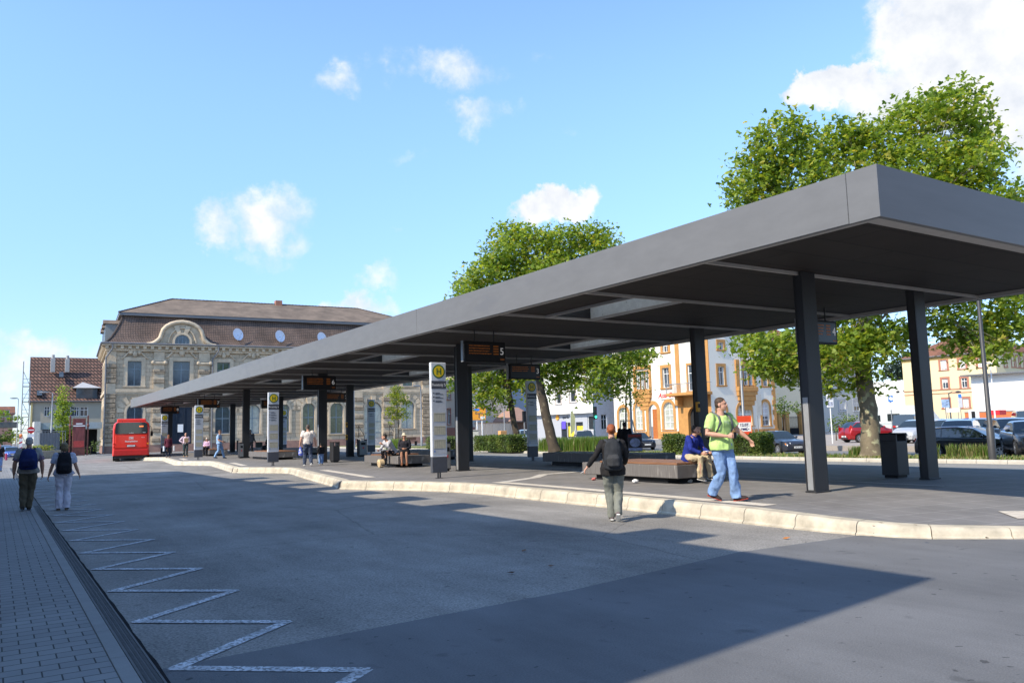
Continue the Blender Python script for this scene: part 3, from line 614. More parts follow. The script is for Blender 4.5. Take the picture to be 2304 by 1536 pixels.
def person(label, loc, heading, h, top, bot, pose={}, female=False, bulk=1., sleeve='short', topc=None, hem=.90, skin=None, hair=('short',(.04,.025,.015)), look=0., nod=0., shoes=(.05,.05,.05), sole=(.05,.05,.05),
           loose=1., flare=0., skirt=None, vox=.008, toe=None, grip=None, tuck=False, curl=.8, group='people at the bus station', collar=None, twist=0., hood=None, wr=1.6):
    skin = skin or SKIN; J = {k: Vector(v) for k, v in {**D0, **pose}.items()}; s = h/1.75
    t = thing('person', label, 'person', loc, head(heading), group); t.scale = (s,s,s)
    P, Nk, H = J['P'], J['N'], J['H']; lat = (J['sR']-J['sL']).normalized(); hip = (J['hR']-J['hL']).normalized()
    def spine(u): return P.lerp(Nk, u) + Vector((0, (.02 if 0 < u < 1 else 0)*-sin(u*pi), 0))
    ax = (Nk-P).normalized(); b = bulk
    tw = [(.16,.115),(.172,.122),(.14,.105),(.158,.112),(.176,.115),(.125,.09),(.062,.062)] if not female else [(.168,.12),(.178,.125),(.128,.098),(.145,.118),(.158,.112),(.112,.08),(.052,.055)]
    us = [-.10,.02,.30,.58,.80,.94,1.02]
    def torso(mb, grow, u0=-.2, u1=1.1, gb=1.):
        pts = []; rr = []
        for u, (a, c) in zip(us, tw):
            if u < u0 or u > u1: continue
            pts.append(P+ax*((Nk-P).length*u)+Vector((0,-.018*sin(max(0,min(1,u))*pi),0))); f = b if u < .9 else 1; rr.append((a*f*gb+grow, c*f*(1.05 if u < .5 else 1)*gb+grow))
        mb.tube(pts, rr, 20, True, side=(lat+hip).normalized()); return mb
    B = MB(); torso(B, 0)
    hd = Matrix.Rotation(-radians(look), 3, 'Z') @ Matrix.Rotation(-radians(nod), 3, 'X')
    def HP(x, y, z): return H + hd @ Vector((x,y,z))
    B.tube([Nk-ax*.05, Nk+(H-Nk)*.35, H-Vector((0,0,.05))+(hd@Vector((0,-.02,0)))], [(.068*b,.066*b),(.056,.058),(.054,.056)], 14, True, side=lat)
    B.ball(HP(0,-.008,.028), (.074,.094,.092), 18, 12, R=hd); B.ball(HP(0,.022,-.035), (.058,.066,.078), 16, 10, R=hd); B.ball(HP(0,.055,-.085), (.030,.028,.022), 10, 8, R=hd)
    B.tube([HP(0,.085,.022),HP(0,.107,-.022),HP(0,.085,-.03)], [.009,.0155,.010], 8); B.ball(HP(0,.088,.03), (.05,.012,.010), 10, 6, R=hd)
    for sx in (-1,1): B.ball(HP(sx*.076,-.005,-.008), (.011,.022,.032), 8, 8, R=hd)
    B.ball(HP(0,.083,-.052), (.022,.010,.007), 8, 6, R=hd)
    def limb(mb, pts, rr, n=12): mb.tube(pts, rr, n, True)
    for k in 'LR':
        S_, E_, W_ = J['s'+k], J['e'+k], J['w'+k]
        ab = .95*b if not female else .82*b
        limb(B, [S_.lerp(spine(.86),.35), S_, S_.lerp(E_,.3), S_.lerp(E_,.75), E_, E_.lerp(W_,.3), E_.lerp(W_,.8), W_], [.05*ab,.058*ab,.055*ab,.045*ab,.041*ab,.043*ab,.030*ab,.026])
        B.ball(S_, .056*ab, 12, 8)
        # hand
        d = (W_-E_).normalized(); g_ = grip and grip.get(k); hd_ = Vector(g_) if g_ else d; hd_.normalize()
        sg = -1 if k == 'L' else 1; inw = Vector((-sg,0,0)); inw = (inw-hd_*inw.dot(hd_)); inw = inw.normalized() if inw.length > .2 else Vector((0,0,-1)); fwd = hd_.cross(inw).normalized()
        if fwd.y < 0 and abs(fwd.y) > .3: fwd = -fwd
        B.tube([W_-hd_*.005, W_+hd_*.035, W_+hd_*.085], [(.024,.019),(.040,.016),(.041,.014)], 10, True, side=fwd)
        for i, l in enumerate((.070,.078,.073,.058)):
            c0 = W_+hd_*.08+fwd*(.031-.021*i); a0 = curl*(.45+.12*i); q = hd_*cos(a0)+inw*sin(a0); q2 = hd_*cos(a0*2.1)+inw*sin(a0*2.1)
            B.tube([c0-hd_*.02, c0+q*l*.5, c0+q*l*.5+q2*l*.5], [.0095,.0088,.0075], 6, True)
        c0 = W_+hd_*.03+fwd*.034; B.tube([c0-fwd*.02, c0+hd_*.028+fwd*.020+inw*.012, c0+hd_*.058+fwd*.016+inw*.024], [.0125,.0105,.009], 6, True)
        hh, kk, aa = J['h'+k], J['k'+k], J['a'+k]; lb = b**.6
        limb(B, [hh+Vector((0,0,.03)), hh.lerp(kk,.25), hh.lerp(kk,.7), kk, kk.lerp(aa,.3), kk.lerp(aa,.75), aa], [.088*lb,.083*lb,.062*lb,.052,.054*lb,.040,.036])
        to = Vector(toe[k]) if toe and k in toe else Vector((0,1,-.25)); to.normalize()
        
    body = remesh(B, 'body', skin, t, vox, 2)
    # face details
    E = MB()
    for sx in (-1,1): E.ball(HP(sx*.03,.082,.012), (.0125,.009,.0065), 8, 6, R=hd)
    E.build('eyes', M_eye, body, smooth=True)
    E = MB(); E.ball(HP(0,.092,-.052), (.021,.007,.0055), 8, 6, R=hd); E.build('mouth', M_lip, body, smooth=True)
    # trousers or skirt
    if skirt:
        m = MB(); kmid = (J['kL']+J['kR'])/2; pts = [spine(.22), P, P.lerp(kmid,.5)+Vector((0,0,.02)), kmid+Vector((0,0,-.03)), kmid*.55+((J['aL']+J['aR'])/2)*.45]
        m.tube(pts[:skirt], [(.145*b,.115*b),(.195*b,.15*b),(.20*b,.125),(.19,.11),(.2,.1)][:skirt], 20, True, side=lat); remesh(m, 'skirt', bot, t, .012, 4, .006)
    else:
        m = MB(); m.tube([spine(.20), spine(.02), P+Vector((0,0,-.06)), P+Vector((0,0,-.11))], [(tw[2][0]*b+.022,.105*b+.02),(tw[1][0]*b+.018,tw[1][1]*b+.02),(tw[0][0]*b+.012,tw[0][1]*b+.015),(.12,.09)], 20, True, side=hip)
        for k in 'LR':
            hh, kk, aa = J['h'+k], J['k'+k], J['a'+k]; lb = b**.5*loose; bk = Vector((0,-.012,0))
            m.tube([hh+Vector((0,0,.04)), hh.lerp(kk,.25), hh.lerp(kk,.7), kk, kk.lerp(aa,.35)+bk, kk.lerp(aa,.8)+bk, aa+Vector((0,0,-.025))], [.098*lb,.098*lb,.08*lb,.07*lb,.070*lb+flare*.4,.062*lb+flare*.8,.062*lb+flare], 16, True)
        remesh(m, 'trousers', bot, t, max(vox,.009), 3, .014*wr, 8.)
    # top
    m = MB(); u0 = (hem-.95)/.515
    pts = []; rr = []
    for u, gr in ((u0,.046),(.02,.038),(.28,.034),(.58,.028),(.80,.030),(.93,.028),(.985,.018)):
        if u < u0: continue
        a = np.interp(u, us, [q[0] for q in tw]); c = np.interp(u, us, [q[1] for q in tw]); f = b if u < .9 else 1
        if tuck and u < .1: gr = .012
        pts.append(P+ax*((Nk-P).length*u)+Vector((0,-.018*sin(max(0,min(1,u))*pi),0))); rr.append((a*f+gr, c*f+gr))
    m.tube(pts, rr, 24, True, side=(lat+hip).normalized())
    for k in 'LR':
        S_, E_, W_ = J['s'+k], J['e'+k], J['w'+k]; ab = .95*b if not female else .85*b; l = [S_.lerp(spine(.84),.4), S_+Vector((0,0,.002)), S_.lerp(E_,.35)]; r_ = [.072,.082*ab,.079*ab]
        m.ball(S_, .082*ab, 12, 8)
        if sleeve == 'short': l += [S_.lerp(E_,.72)]; r_ += [.074*ab]
        else: l += [S_.lerp(E_,.8), E_, E_.lerp(W_,.4), E_.lerp(W_,.93)]; r_ += [.062*ab,.060*ab,.056*ab,.043]
        m.tube(l, r_, 14, True)
    if collar: m.tube([Nk-ax*.04, Nk+ax*.035], [(.085,.08),(.066,.066)], 16, True, side=lat)
    if hood: m.ball(Nk+Vector((0,-.06,-.015)), (.10,.065,.055), 14, 8)
    remesh(m, 'shirt' if sleeve == 'short' else 'jacket', top, t, max(vox,.009), 3, .010*wr, 7.)
    # shoes
    for k in 'LR':
        aa = J['a'+k]; to = Vector(toe[k]) if toe and k in toe else Vector((0,1,-.12)); to.normalize()
        dn = -(Vector((0,0,1))-to*to.z).normalized(); m = MB(); m.tube([aa-to*.065+dn*.03, aa-to*.03+dn*.028, aa+to*.06+dn*.038, aa+to*.14+dn*.05, aa+to*.175+dn*.055], [(.03,.035),(.044,.052),(.049,.045),(.045,.032),(.026,.02)], 12, True, side=to.cross(dn))
        m.tube([aa+Vector((0,0,.03)), aa+dn*.02], [.046,.05], 10)
        sh = remesh(m, 'shoe', cloth('shoe_%d_%d_%d' % tuple(int(c*99) for c in shoes), shoes), t, .008, 2)
        m = MB(); m.tube([aa-to*.07+dn*.07, aa+to*.05+dn*.072, aa+to*.178+dn*.072], [(.035,.011),(.046,.010),(.034,.011)], 12, True, side=to.cross(dn)); m.build('sole', mat('sole_%d' % int(sole[0]*99), sole, .7), sh, smooth=True)
    # hair
    st_, hc = hair; hm = mat('hair_%d_%d_%d' % tuple(int(c*999) for c in hc), hc, .6, var=.3, sc=30, stretch=(1,1,.25), bump=.5, bsc=120)
    m = MB()
    if st_ == 'short':
        m.ball(HP(0,-.018,.052), (.083,.10,.085), 16, 12, R=hd); m.ball(HP(0,-.05,.0), (.072,.062,.072), 14, 10, R=hd)
    elif st_ == 'crop':
        m.ball(HP(0,-.016,.050), (.079,.094,.080), 16, 12, R=hd); m.ball(HP(0,-.045,.005), (.076,.062,.07), 14, 10, R=hd)
    elif st_ == 'fringe': m.ball(HP(0,-.048,-.002), (.076,.06,.052), 14, 10, R=hd)
    elif st_ == 'bob':
        m.ball(HP(0,-.02,.04), (.09,.10,.088), 16, 12, R=hd); m.ball(HP(0,-.045,-.02), (.092,.078,.095), 14, 10, R=hd)
    elif st_ == 'bun':
        m.ball(HP(0,-.022,.042), (.083,.097,.084), 16, 12, R=hd); m.ball(HP(0,-.05,0), (.075,.065,.07), 14, 10, R=hd); m.ball(HP(0,-.125,.02), (.055,.05,.05), 12, 8, R=hd)
    elif st_ == 'long':
        m.ball(HP(0,-.02,.04), (.088,.10,.086), 16, 12, R=hd); m.tube([HP(0,-.05,.02),HP(0,-.085,-.12),HP(0,-.11,-.30),HP(0,-.115,-.42)], [(.08,.06),(.095,.05),(.09,.035),(.05,.02)], 16, side=lat)
    elif st_ == 'hat':
        m.ball(HP(0,-.04,.0), (.08,.07,.07), 14, 10, R=hd)
    remesh(m, 'hair', hm, t, .008, 2, .004, 40)
    if st_ == 'hat':
        m = MB(); m.tube([HP(0,-.01,.03),HP(0,-.01,.042),HP(0,-.012,.05),HP(0,-.015,.10),HP(0,-.016,.135),HP(0,-.016,.145)], [(.128,.14),(.105,.12),(.088,.105),(.082,.098),(.068,.085),(.03,.04)], 24, side=lat)
        m.build('hat', cloth('pale_hat', (.62,.57,.45)), t, smooth=True)
    t['J'] = 0; del t['J']
    return t, J
def backpack(label, loc, heading, h, J, w, hh, d, col, strapc=None, sag=0., accent=None):
    s = h/1.75; t = thing('backpack', label, 'backpack', loc, head(heading)); t.scale = (s,s,s)
    c = J['P'].lerp(J['N'], .66)+Vector((0,-.16-d/2,-.03-sag)); m = MB()
    m.tube([c+Vector((0,0,-hh/2)), c+Vector((0,0,-hh/2+.04)), c+Vector((0,-.01,-hh*.15)), c+Vector((0,0,hh*.2)), c+Vector((0,.01,hh/2-.05)), c+Vector((0,.02,hh/2))], [(w*.35,d*.35),(w*.5,d*.48),(w*.5,d*.55),(w*.46,d*.48),(w*.36,d*.36),(w*.2,d*.2)], 18, True, side=(1,0,0))
    b = remesh(m, 'bag_body', col, t, .009, 3, .008, 9.)
    m = MB(); m.tube([c+Vector((0,-d*.5,-hh*.36)), c+Vector((0,-d*.58,-hh*.33)), c+Vector((0,-d*.6,-hh*.1)), c+Vector((0,-d*.5,hh*.02))], [(w*.26,.02),(w*.36,.04),(w*.36,.045),(w*.25,.02)], 14, True, side=(1,0,0)); remesh(m, 'front_pocket', accent or col, t, .009, 3, .006, 9.)
    for k in 'LR':
        S_ = J['s'+k]; sg = -1 if k == 'L' else 1; a = c+Vector((sg*w*.22,.02,hh*.42)); sh = Vector((sg*.115,-.02,S_.z+.082)); ch = Vector((sg*.135,.135,S_.z-.08)); un = Vector((sg*.175,.05,S_.z-.26)); bt = c+Vector((sg*w*.42,.03,-hh*.38))
        m = MB(); m.tube([a, Vector((sg*.11,-.12,S_.z+.055)), sh, Vector((sg*.125,.085,S_.z+.03)), ch, Vector((sg*.17,.115,S_.z-.18)), un, bt], [(.03,.008)]*5+[(.024,.008)]*2+[(.014,.005)], 8, True, side=(1,0,0)); m.build('strap', strapc or col, t, smooth=True)
    m = MB(); m.tube([c+Vector((-.04,.03,hh/2-.02)), c+Vector((-.03,.03,hh/2+.035)), c+Vector((.03,.03,hh/2+.035)), c+Vector((.04,.03,hh/2-.02))], .008, 6); m.build('carry_loop', strapc or col, t)
    return t
denim = cloth('light_denim', (.20,.32,.56), sc=5, var=.3); denim2 = cloth('dark_denim', (.06,.08,.13), var=.2, sc=6); blackc = cloth('black_cloth', (.018,.018,.022), var=.2)
def P_(x, y, z): return (x, y, z)
WALK = dict(hL=(-.09,0,.91), kL=(-.10,.14,.51), aL=(-.10,.16,.09), hR=(.09,0,.91), kR=(.10,.03,.49), aR=(.10,-.22,.14), eL=(-.24,-.10,1.15), wL=(-.25,-.08,.90), eR=(.24,.02,1.14), wR=(.24,.14,.92))
# 1 woman with the ginger bun, crossing the road
pz = dict(P=(0,0,.95), H=(.0,.03,1.63), eL=(-.31,-.02,1.18), wL=(-.46,.06,.98), eR=(.255,.04,1.16), wR=(.23,.2,1.02), kL=(-.075,.10,.50), aL=(-.05,.06,.09), kR=(.09,.08,.50), aR=(.055,-.16,.16), sL=(-.175,-.01,1.40), sR=(.175,-.01,1.40))
L1 = (9.05,10.84,0)
t, J = person('woman with a ginger bun, black jacket and grey trousers walking away with a cigarette', L1, 37, 1.66, cloth('black_jacket', (.022,.021,.022), var=.2), cloth('grey_trousers', (.20,.21,.185)), pz, True, 1.10, 'long', hem=.83, hair=('bun',(.30,.075,.02)), shoes=(.16,.13,.13), sole=(.75,.75,.72), loose=1.1, collar=1, hood=1, toe={'R':(0,.8,-.6)}, grip={'L':(-.6,.1,-.7)}, wr=1.2)
backpack('dark grey rucksack on the back of the woman with the ginger bun', L1, 37, 1.66, J, .33, .56, .20, cloth('charcoal_pack', (.03,.033,.038), var=.35, sc=5), cloth('strap_grey', (.05,.055,.06)), .06, cloth('pack_pocket', (.05,.052,.056), var=.3, sc=6))
c_ = thing('cigarette', 'white cigarette in the left hand of the woman with the ginger bun', 'cigarette', L1, head(37)); c_.scale = (.948,)*3
MB().tube([(-.53,.08,.90),(-.585,.07,.875)], .006, 6).build('stub', M_white, c_)
# 2 man in the green T-shirt
green = cloth('lime_shirt', (.50,.72,.24), var=.06, spots=((.62,.78,.48), 7, .60))
L2 = (10.98,10.10,ZP)
pz = dict(P=(0,0,.95), N=(0,.005,1.465), H=(0,.035,1.635), sL=(-.2,-.01,1.415), sR=(.2,-.01,1.415), eR=(.30,-.03,1.15), wR=(.10,.24,1.10), eL=(-.34,.05,1.20), wL=(-.47,.19,1.03), hL=(-.10,.01,.91), kL=(-.11,.12,.50), aL=(-.19,.10,.085), hR=(.09,-.01,.91), kR=(.06,.03,.49), aR=(.07,-.20,.14))
t, J = person('man in a lime green T-shirt and blue jeans walking while holding a phone', L2, 182, 1.84, green, denim, pz, False, 1.10, 'short', hem=.87, hair=('crop',(.06,.035,.02)), look=-24, nod=-4, shoes=(.04,.03,.03), sole=(.5,.08,.05), loose=1.02, flare=.028, toe={'L':(-.5,.8,.18),'R':(-.55,.75,-.35)}, grip={'R':(-.55,.7,.05),'L':(-.5,.2,-.75)}, curl=1.0, skin=SKIN, vox=.007)
backpack('small dark backpack with grey straps worn by the man in the lime green T-shirt', L2, 182, 1.84, J, .30, .44, .14, blackc, cloth('grey_strap', (.16,.18,.17)))
ph = thing('mobile_phone', 'dark phone in the hand of the man in the green T-shirt', 'phone', L2, head(182)); ph.scale = (1.05,)*3
MB().bev(-.035,.03,.31,.325,1.06,1.17,.006).build('phone_case', M_black, ph)
# 3 man sitting in the blue shirt
blue = cloth('royal_blue_shirt', (.02,.036,.25), var=.12); khaki = cloth('khaki_trousers', (.50,.41,.27), var=.08)
SIT = dict(P=(0,0,.10), N=(0,.17,.585), H=(0,.26,.735), sL=(-.185,.15,.55), sR=(.185,.15,.55), eL=(-.25,.26,.29), wL=(-.20,.46,.20), eR=(.25,.26,.30), wR=(.10,.44,.20), hL=(-.10,.02,.08), hR=(.10,.02,.08), kL=(-.17,.44,.09), aL=(-.20,.46,-.34), kR=(.13,.44,.10), aR=(.14,.40,-.34))
L3 = (14.05,13.98,ZP+.50)
t, J = person('man in a dark blue shirt and khaki trousers sitting on the bench end', L3, 172, 1.76, blue, khaki, SIT, False, 1.0, 'long', hem=.86, hair=('short',(.035,.022,.015)), look=0, nod=-34, shoes=(.06,.06,.06), sole=(.8,.8,.8), collar=1, toe={'L':(-.25,1,-.1),'R':(.15,1,-.1)}, grip={'L':(.35,.8,-.35),'R':(-.3,.85,-.15)}, curl=.7)
m = thing('booklet', 'small white booklet on the knee of the man in the blue shirt', 'booklet', L3, head(172)); MB().bev(-.10,.06,.46,.58,.235,.25,.003).build('pages', M_white, m)
gl = MB(); gl.box(-.06,.06,.345,.349,.695,.703); gl.box(-.06,-.015,.343,.351,.68,.703); gl.box(.015,.06,.343,.351,.68,.703); o = gl.build('glasses', M_black, t)
# 4 stooping dark person behind the bench
q = ONY(1402,1000,21.2); L4 = (q.x+.05,q.y,ZP)
t, J = person('dark clothed person standing behind the bench, back turned, beside a hanging picture bag', L4, 60, 1.55, blackc, cloth('black_trousers', (.02,.02,.022)), dict(N=(0,.10,1.45), H=(0,.16,1.60), sL=(-.185,.09,1.40), sR=(.185,.09,1.40), eR=(.25,.12,1.15), wR=(.30,.22,.98)), False, 1.15, 'long', hair=('short',(.03,.025,.02)), nod=-25, vox=.011)
bg_ = thing('carrier_bag', 'carrier bag printed with a blue and white picture, held by the dark clothed person', 'bag', (ONY(1429,1000,20.7).x,20.7,ZP), head(38)); 
m = MB(); m.bev(-.24,.24,-.05,.05,.52,1.12,.02); m.build('bag_body', mat('bag_print_dark', (.06,.05,.07), .5), bg_)
p1 = MB(); p1.tube([(0,-.053,.82),(0,-.056,.82)], [(.18,.15),(.17,.14)], 20, side=(1,0,0)); p1.box(-.23,.23,-.055,-.052,.54,.64); p1.build('bag_picture', mat('bag_picture', (.45,.52,.78), .5, var=.5, sc=9), bg_)
p1 = MB(); p1.box(-.22,.22,-.055,-.052,1.01,1.09); p1.build('bag_lettering_band', mat('bag_red', (.45,.05,.04), .5, var=.5, sc=30), bg_)
# 5, 6 seated pair
SIT2 = dict(SIT); SIT2.update(N=(0,.30,.55), H=(0,.42,.70), sL=(-.18,.27,.51), sR=(.18,.27,.51), eL=(-.22,.40,.27), wL=(-.20,.62,.42), eR=(.22,.42,.24), wR=(.13,.60,.18), kL=(-.16,.44,.10), aL=(-.18,.52,-.34), kR=(.12,.44,.12), aR=(.13,.40,-.34))
t, J = person('young man in a light grey hoodie and black trousers sitting bent forward, hand raised', (13.55,29.9,ZP+.50), 262, 1.74, cloth('grey_hoodie', (.50,.50,.54)), blackc, SIT2, False, 1.0, 'long', hair=('short',(.02,.015,.012)), nod=-8, look=18, shoes=(.03,.03,.03), sole=(.75,.72,.65), hood=1, grip={'L':(0,.8,.5)}, vox=.009, loose=.9)
bb = thing('shoulder_bag', 'round cream coloured bag on the paving under the young man in the hoodie', 'bag', (12.95,29.75,ZP)); m = MB(); m.tube([(-.12,0,.16),(-.09,0,.17),(.09,0,.17),(.12,0,.16)], [.10,.16,.16,.10], 16); m.build('bag_body', cloth('cream_cloth', (.60,.46,.28)), bb, smooth=True)
SIT3 = dict(SIT); SIT3.update(N=(0,.03,.59), H=(0,.06,.755), sL=(-.17,.02,.55), sR=(.17,.02,.55), eL=(-.24,.06,.28), wL=(-.07,.28,.24), eR=(.24,.06,.28), wR=(.07,.27,.25), kL=(-.10,.42,.09), aL=(-.11,.38,-.34), kR=(.10,.42,.09), aR=(.09,.36,-.34))
t, J = person('woman in a pale brimmed hat and dark jacket sitting with folded hands', (13.62,28.98,ZP+.50), 208, 1.66, cloth('dark_navy_jacket', (.03,.03,.04), var=.5, sc=30), blackc, SIT3, True, 1.15, 'long', hem=.86, hair=('hat',(.4,.38,.35)), skirt=4, shoes=(.20,.09,.05), sole=(.12,.06,.04), grip={'L':(.8,.4,-.4),'R':(-.8,.4,-.4)}, vox=.009, skin=SKIN2)
# 7, 8 man in white and child
pz = dict(WALK); pz.update(aR=(.12,-.16,.12), kR=(.11,.04,.49), aL=(-.13,.12,.09), eL=(-.29,-.05,1.15), wL=(-.34,.02,.90), eR=(.29,-.03,1.14), wR=(.33,.03,.88))
t, J = person('man in a white short sleeved shirt and dark jeans walking away', (11.68,34.8,ZP), 12, 1.80, cloth('white_shirt', (.72,.66,.62)), denim2, pz, False, 1.22, 'short', hem=.95, hair=('short',(.09,.07,.06)), tuck=True, shoes=(.65,.65,.62), sole=(.7,.7,.7), vox=.009, loose=1.05)
bb = thing('plastic_bag', 'blue and white plastic bag held by the man in the white shirt', 'bag', (11.68-.36,34.72,ZP), head(12)); m = MB(); m.tube([(0,0,.86),(0,0,.78),(.01,0,.62),(.02,0,.50),(.02,0,.46)], [(.012,.01),(.05,.03),(.10,.06),(.10,.06),(.05,.03)], 12); m.build('bag_body', mat('blue_white_plastic', (.10,.14,.62), .35, var=.6, sc=7, spots=((.7,.72,.8), 8, .52)), bb, smooth=True)
t, J = person('small child in a black top and blue jeans in front of the litter bin', (12.38,35.1,ZP), 20, .98, blackc, denim, {**WALK, 'H':(0,.02,1.60)}, False, 1.35, 'long', hair=('short',(.02,.015,.012)), shoes=(.5,.42,.35), sole=(.6,.5,.4), vox=.014)
# 9..14 farther people
pz = dict(kL=(-.12,.16,.51), aL=(-.13,.26,.09), kR=(.11,-.02,.49), aR=(.12,-.24,.12), eR=(.24,.0,1.14), wR=(.22,.20,1.05), eL=(-.24,0,1.14), wL=(-.2,.22,1.04))
person('man in a light blue shirt and light blue jeans striding to the right', (12.18,53.6,ZP), 118, 1.80, cloth('pale_blue_shirt', (.30,.44,.66), var=.2, sc=20), cloth('pale_blue_jeans', (.22,.36,.58)), pz, False, 1.12, 'short', hair=('crop',(.16,.09,.05)), shoes=(.03,.04,.07), vox=.012)
person('man in a grey and black raglan shirt walking with a dark bag', (15.5,58.8,ZP), 190, 1.82, cloth('grey_raglan', (.10,.10,.11)), cloth('dark_grey_trousers', (.05,.048,.05)), {**WALK, 'wL':(-.33,.08,.90)}, False, 1.1, 'long', hair=('short',(.012,.012,.012)), nod=-20, skin=mat('dark_skin', (.09,.055,.04), .55), vox=.012)
bb = thing('holdall', 'dark bag carried by the man in the raglan shirt', 'bag', (15.95,58.7,ZP), 0); MB().bev(-.10,.38,-.1,.1,.55,.92,.03).build('bag_body', mat('dark_green_bag', (.03,.04,.035), .6), bb)
person('person in black sitting on the far bench beside the pale ash bin', (17.5,61.3,ZP+.50), 250, 1.70, blackc, blackc, SIT3, False, 1.0, 'long', hair=('short',(.015,.012,.01)), vox=.014)
person('white haired person in a pink shirt sitting on a bench', (13.2,61.9,ZP+.50), 215, 1.66, cloth('pink_shirt', (.62,.42,.58)), blackc, SIT3, False, 1.15, 'long', hair=('short',(.62,.58,.52)), vox=.012)
pz = dict(eR=(.40,-.06,1.20), wR=(.20,.04,1.02), eL=(-.25,.02,1.13), wL=(-.10,.20,1.05))
person('bald man in a pink shirt standing with one hand on his hip', (11.8,62.4,ZP), 190, 1.73, cloth('rose_shirt', (.60,.47,.55)), cloth('dark_teal_trousers', (.05,.075,.08)), pz, False, 1.15, 'long', hem=.93, tuck=True, hair=('fringe',(.3,.26,.22)), shoes=(.35,.2,.1), vox=.012)
bb = thing('folder', 'brown folder held before the chest of the bald man in the pink shirt', 'folder', (11.78,62.12,ZP), head(185)); MB().bev(-.14,.14,-.02,.02,1.05,1.36,.01).build('cover', mat('brown_card', (.42,.28,.16), .7), bb)
person('woman with long auburn hair in a dark red top standing with her back turned', (10.52,61.8,ZP), 8, 1.62, cloth('dark_red_top', (.10,.02,.035)), cloth('navy_leggings', (.02,.025,.045)), {}, True, 1.05, 'long', hem=.80, hair=('long',(.24,.075,.03)), loose=.85, shoes=(.25,.18,.14), vox=.012)
for dx, lb, c in ((-.30,'white tote bag at the left side of the auburn haired woman',(.6,.65,.72)),(.36,'white tote bag at the right side of the auburn haired woman',(.72,.72,.7))):
    bb = thing('tote_bag', lb, 'bag', (10.52+dx,61.75,ZP), 0, 'bags of the auburn haired woman'); m = MB(); m.bev(-.05,.05,-.12,.12,.45,.82,.02); m.build('bag_body', mat('tote_%d' % int(c[0]*100), c, .7), bb)
# 15, 16 backpack couple on the left, 17 at the frame edge
L15 = (.72,22.5,.002)
pz = dict(WALK); pz.update(eL=(-.285,-.04,1.14), wL=(-.30,.03,.87), eR=(.285,-.04,1.14), wR=(.30,.03,.86), kR=(.07,.10,.50), aR=(.04,.05,.09), kL=(-.09,.05,.49), aL=(-.09,-.10,.11))
t, J = person('grey haired man in a beige vest and olive trousers walking away on the pavement', L15, 3, 1.71, cloth('beige_vest', (.33,.31,.28)), cloth('olive_trousers', (.125,.105,.07)), pz, False, 1.2, 'short', hair=('short',(.38,.36,.34)), loose=1.05, shoes=(.06,.05,.04), skin=SKIN2, collar=1, vox=.009)
m = MB()
for k in 'LR':
    m.tube([J['s'+k].lerp(J['e'+k],.0), J['s'+k].lerp(J['e'+k],.80)], [.083,.088], 14)
remesh(m, 'checked_sleeves', cloth('checked_shirt', (.20,.14,.19), var=.5, sc=22), t, .009, 2)
backpack('royal blue backpack on the grey haired man', L15, 3, 1.71, J, .40, .50, .22, cloth('blue_pack', (.016,.028,.11), var=.25, sc=5), blackc, .02, cloth('navy_pack', (.015,.02,.07), var=.25, sc=5))
L16 = (1.42,21.85,0)
pz = dict(P=(0,0,.95), eL=(-.275,-.02,1.14), wL=(-.34,.02,.90), eR=(.275,-.02,1.14), wR=(.36,.03,.91), kL=(-.085,.03,.49), aL=(-.09,.0,.085), kR=(.095,.08,.5), aR=(.10,.02,.085), hL=(-.095,0,.91), hR=(.095,0,.91))
stripes = cloth('striped_top', (.42,.44,.56)); 
_nt = stripes.node_tree; _w = _nt.nodes.new('ShaderNodeTexWave'); _w.bands_direction = 'Z'; _w.inputs['Scale'].default_value = 12; _tc = _nt.nodes.new('ShaderNodeTexCoord'); _nt.links.new(_tc.outputs['Object'], _w.inputs['Vector'])
_r = _nt.nodes.new('ShaderNodeValToRGB'); _r.color_ramp.elements[0].color = (.10,.12,.30,1); _r.color_ramp.elements[1].color = (.66,.66,.70,1); _r.color_ramp.elements[0].position = .25; _r.color_ramp.elements[1].position = .4
_nt.links.new(_w.outputs['Fac'], _r.inputs[0]); _nt.links.new(_r.outputs[0], _nt.nodes['Principled BSDF'].inputs['Base Color'])
t, J = person('woman in a blue and white striped top, white trousers and black rucksack walking away', L16, 2, 1.57, stripes, cloth('white_trousers', (.66,.64,.72), var=.04), pz, True, 1.22, 'short', hem=.93, hair=('bob',(.17,.125,.06)), flare=.022, shoes=(.03,.025,.025), sole=(.25,.18,.12), skin=SKIN2, vox=.009)
backpack('black drop shaped rucksack on the woman in white trousers', L16, 2, 1.57, J, .36, .56, .17, blackc, blackc, .03)
person('person in a dark top with a pink bag, cut by the left frame edge', (.30,53.6,.002), 170, 1.56, blackc, denim, {}, False, 1.1, 'short', hair=('short',(.1,.06,.04)), vox=.014)
bb = thing('pink_bag', 'pink bag at the left frame edge', 'bag', (.62,53.6,.002)); MB().bev(-.05,.06,-.15,.15,.62,1.0,.02).build('bag_body', mat('pink_cloth', (.5,.07,.16), .7), bb)
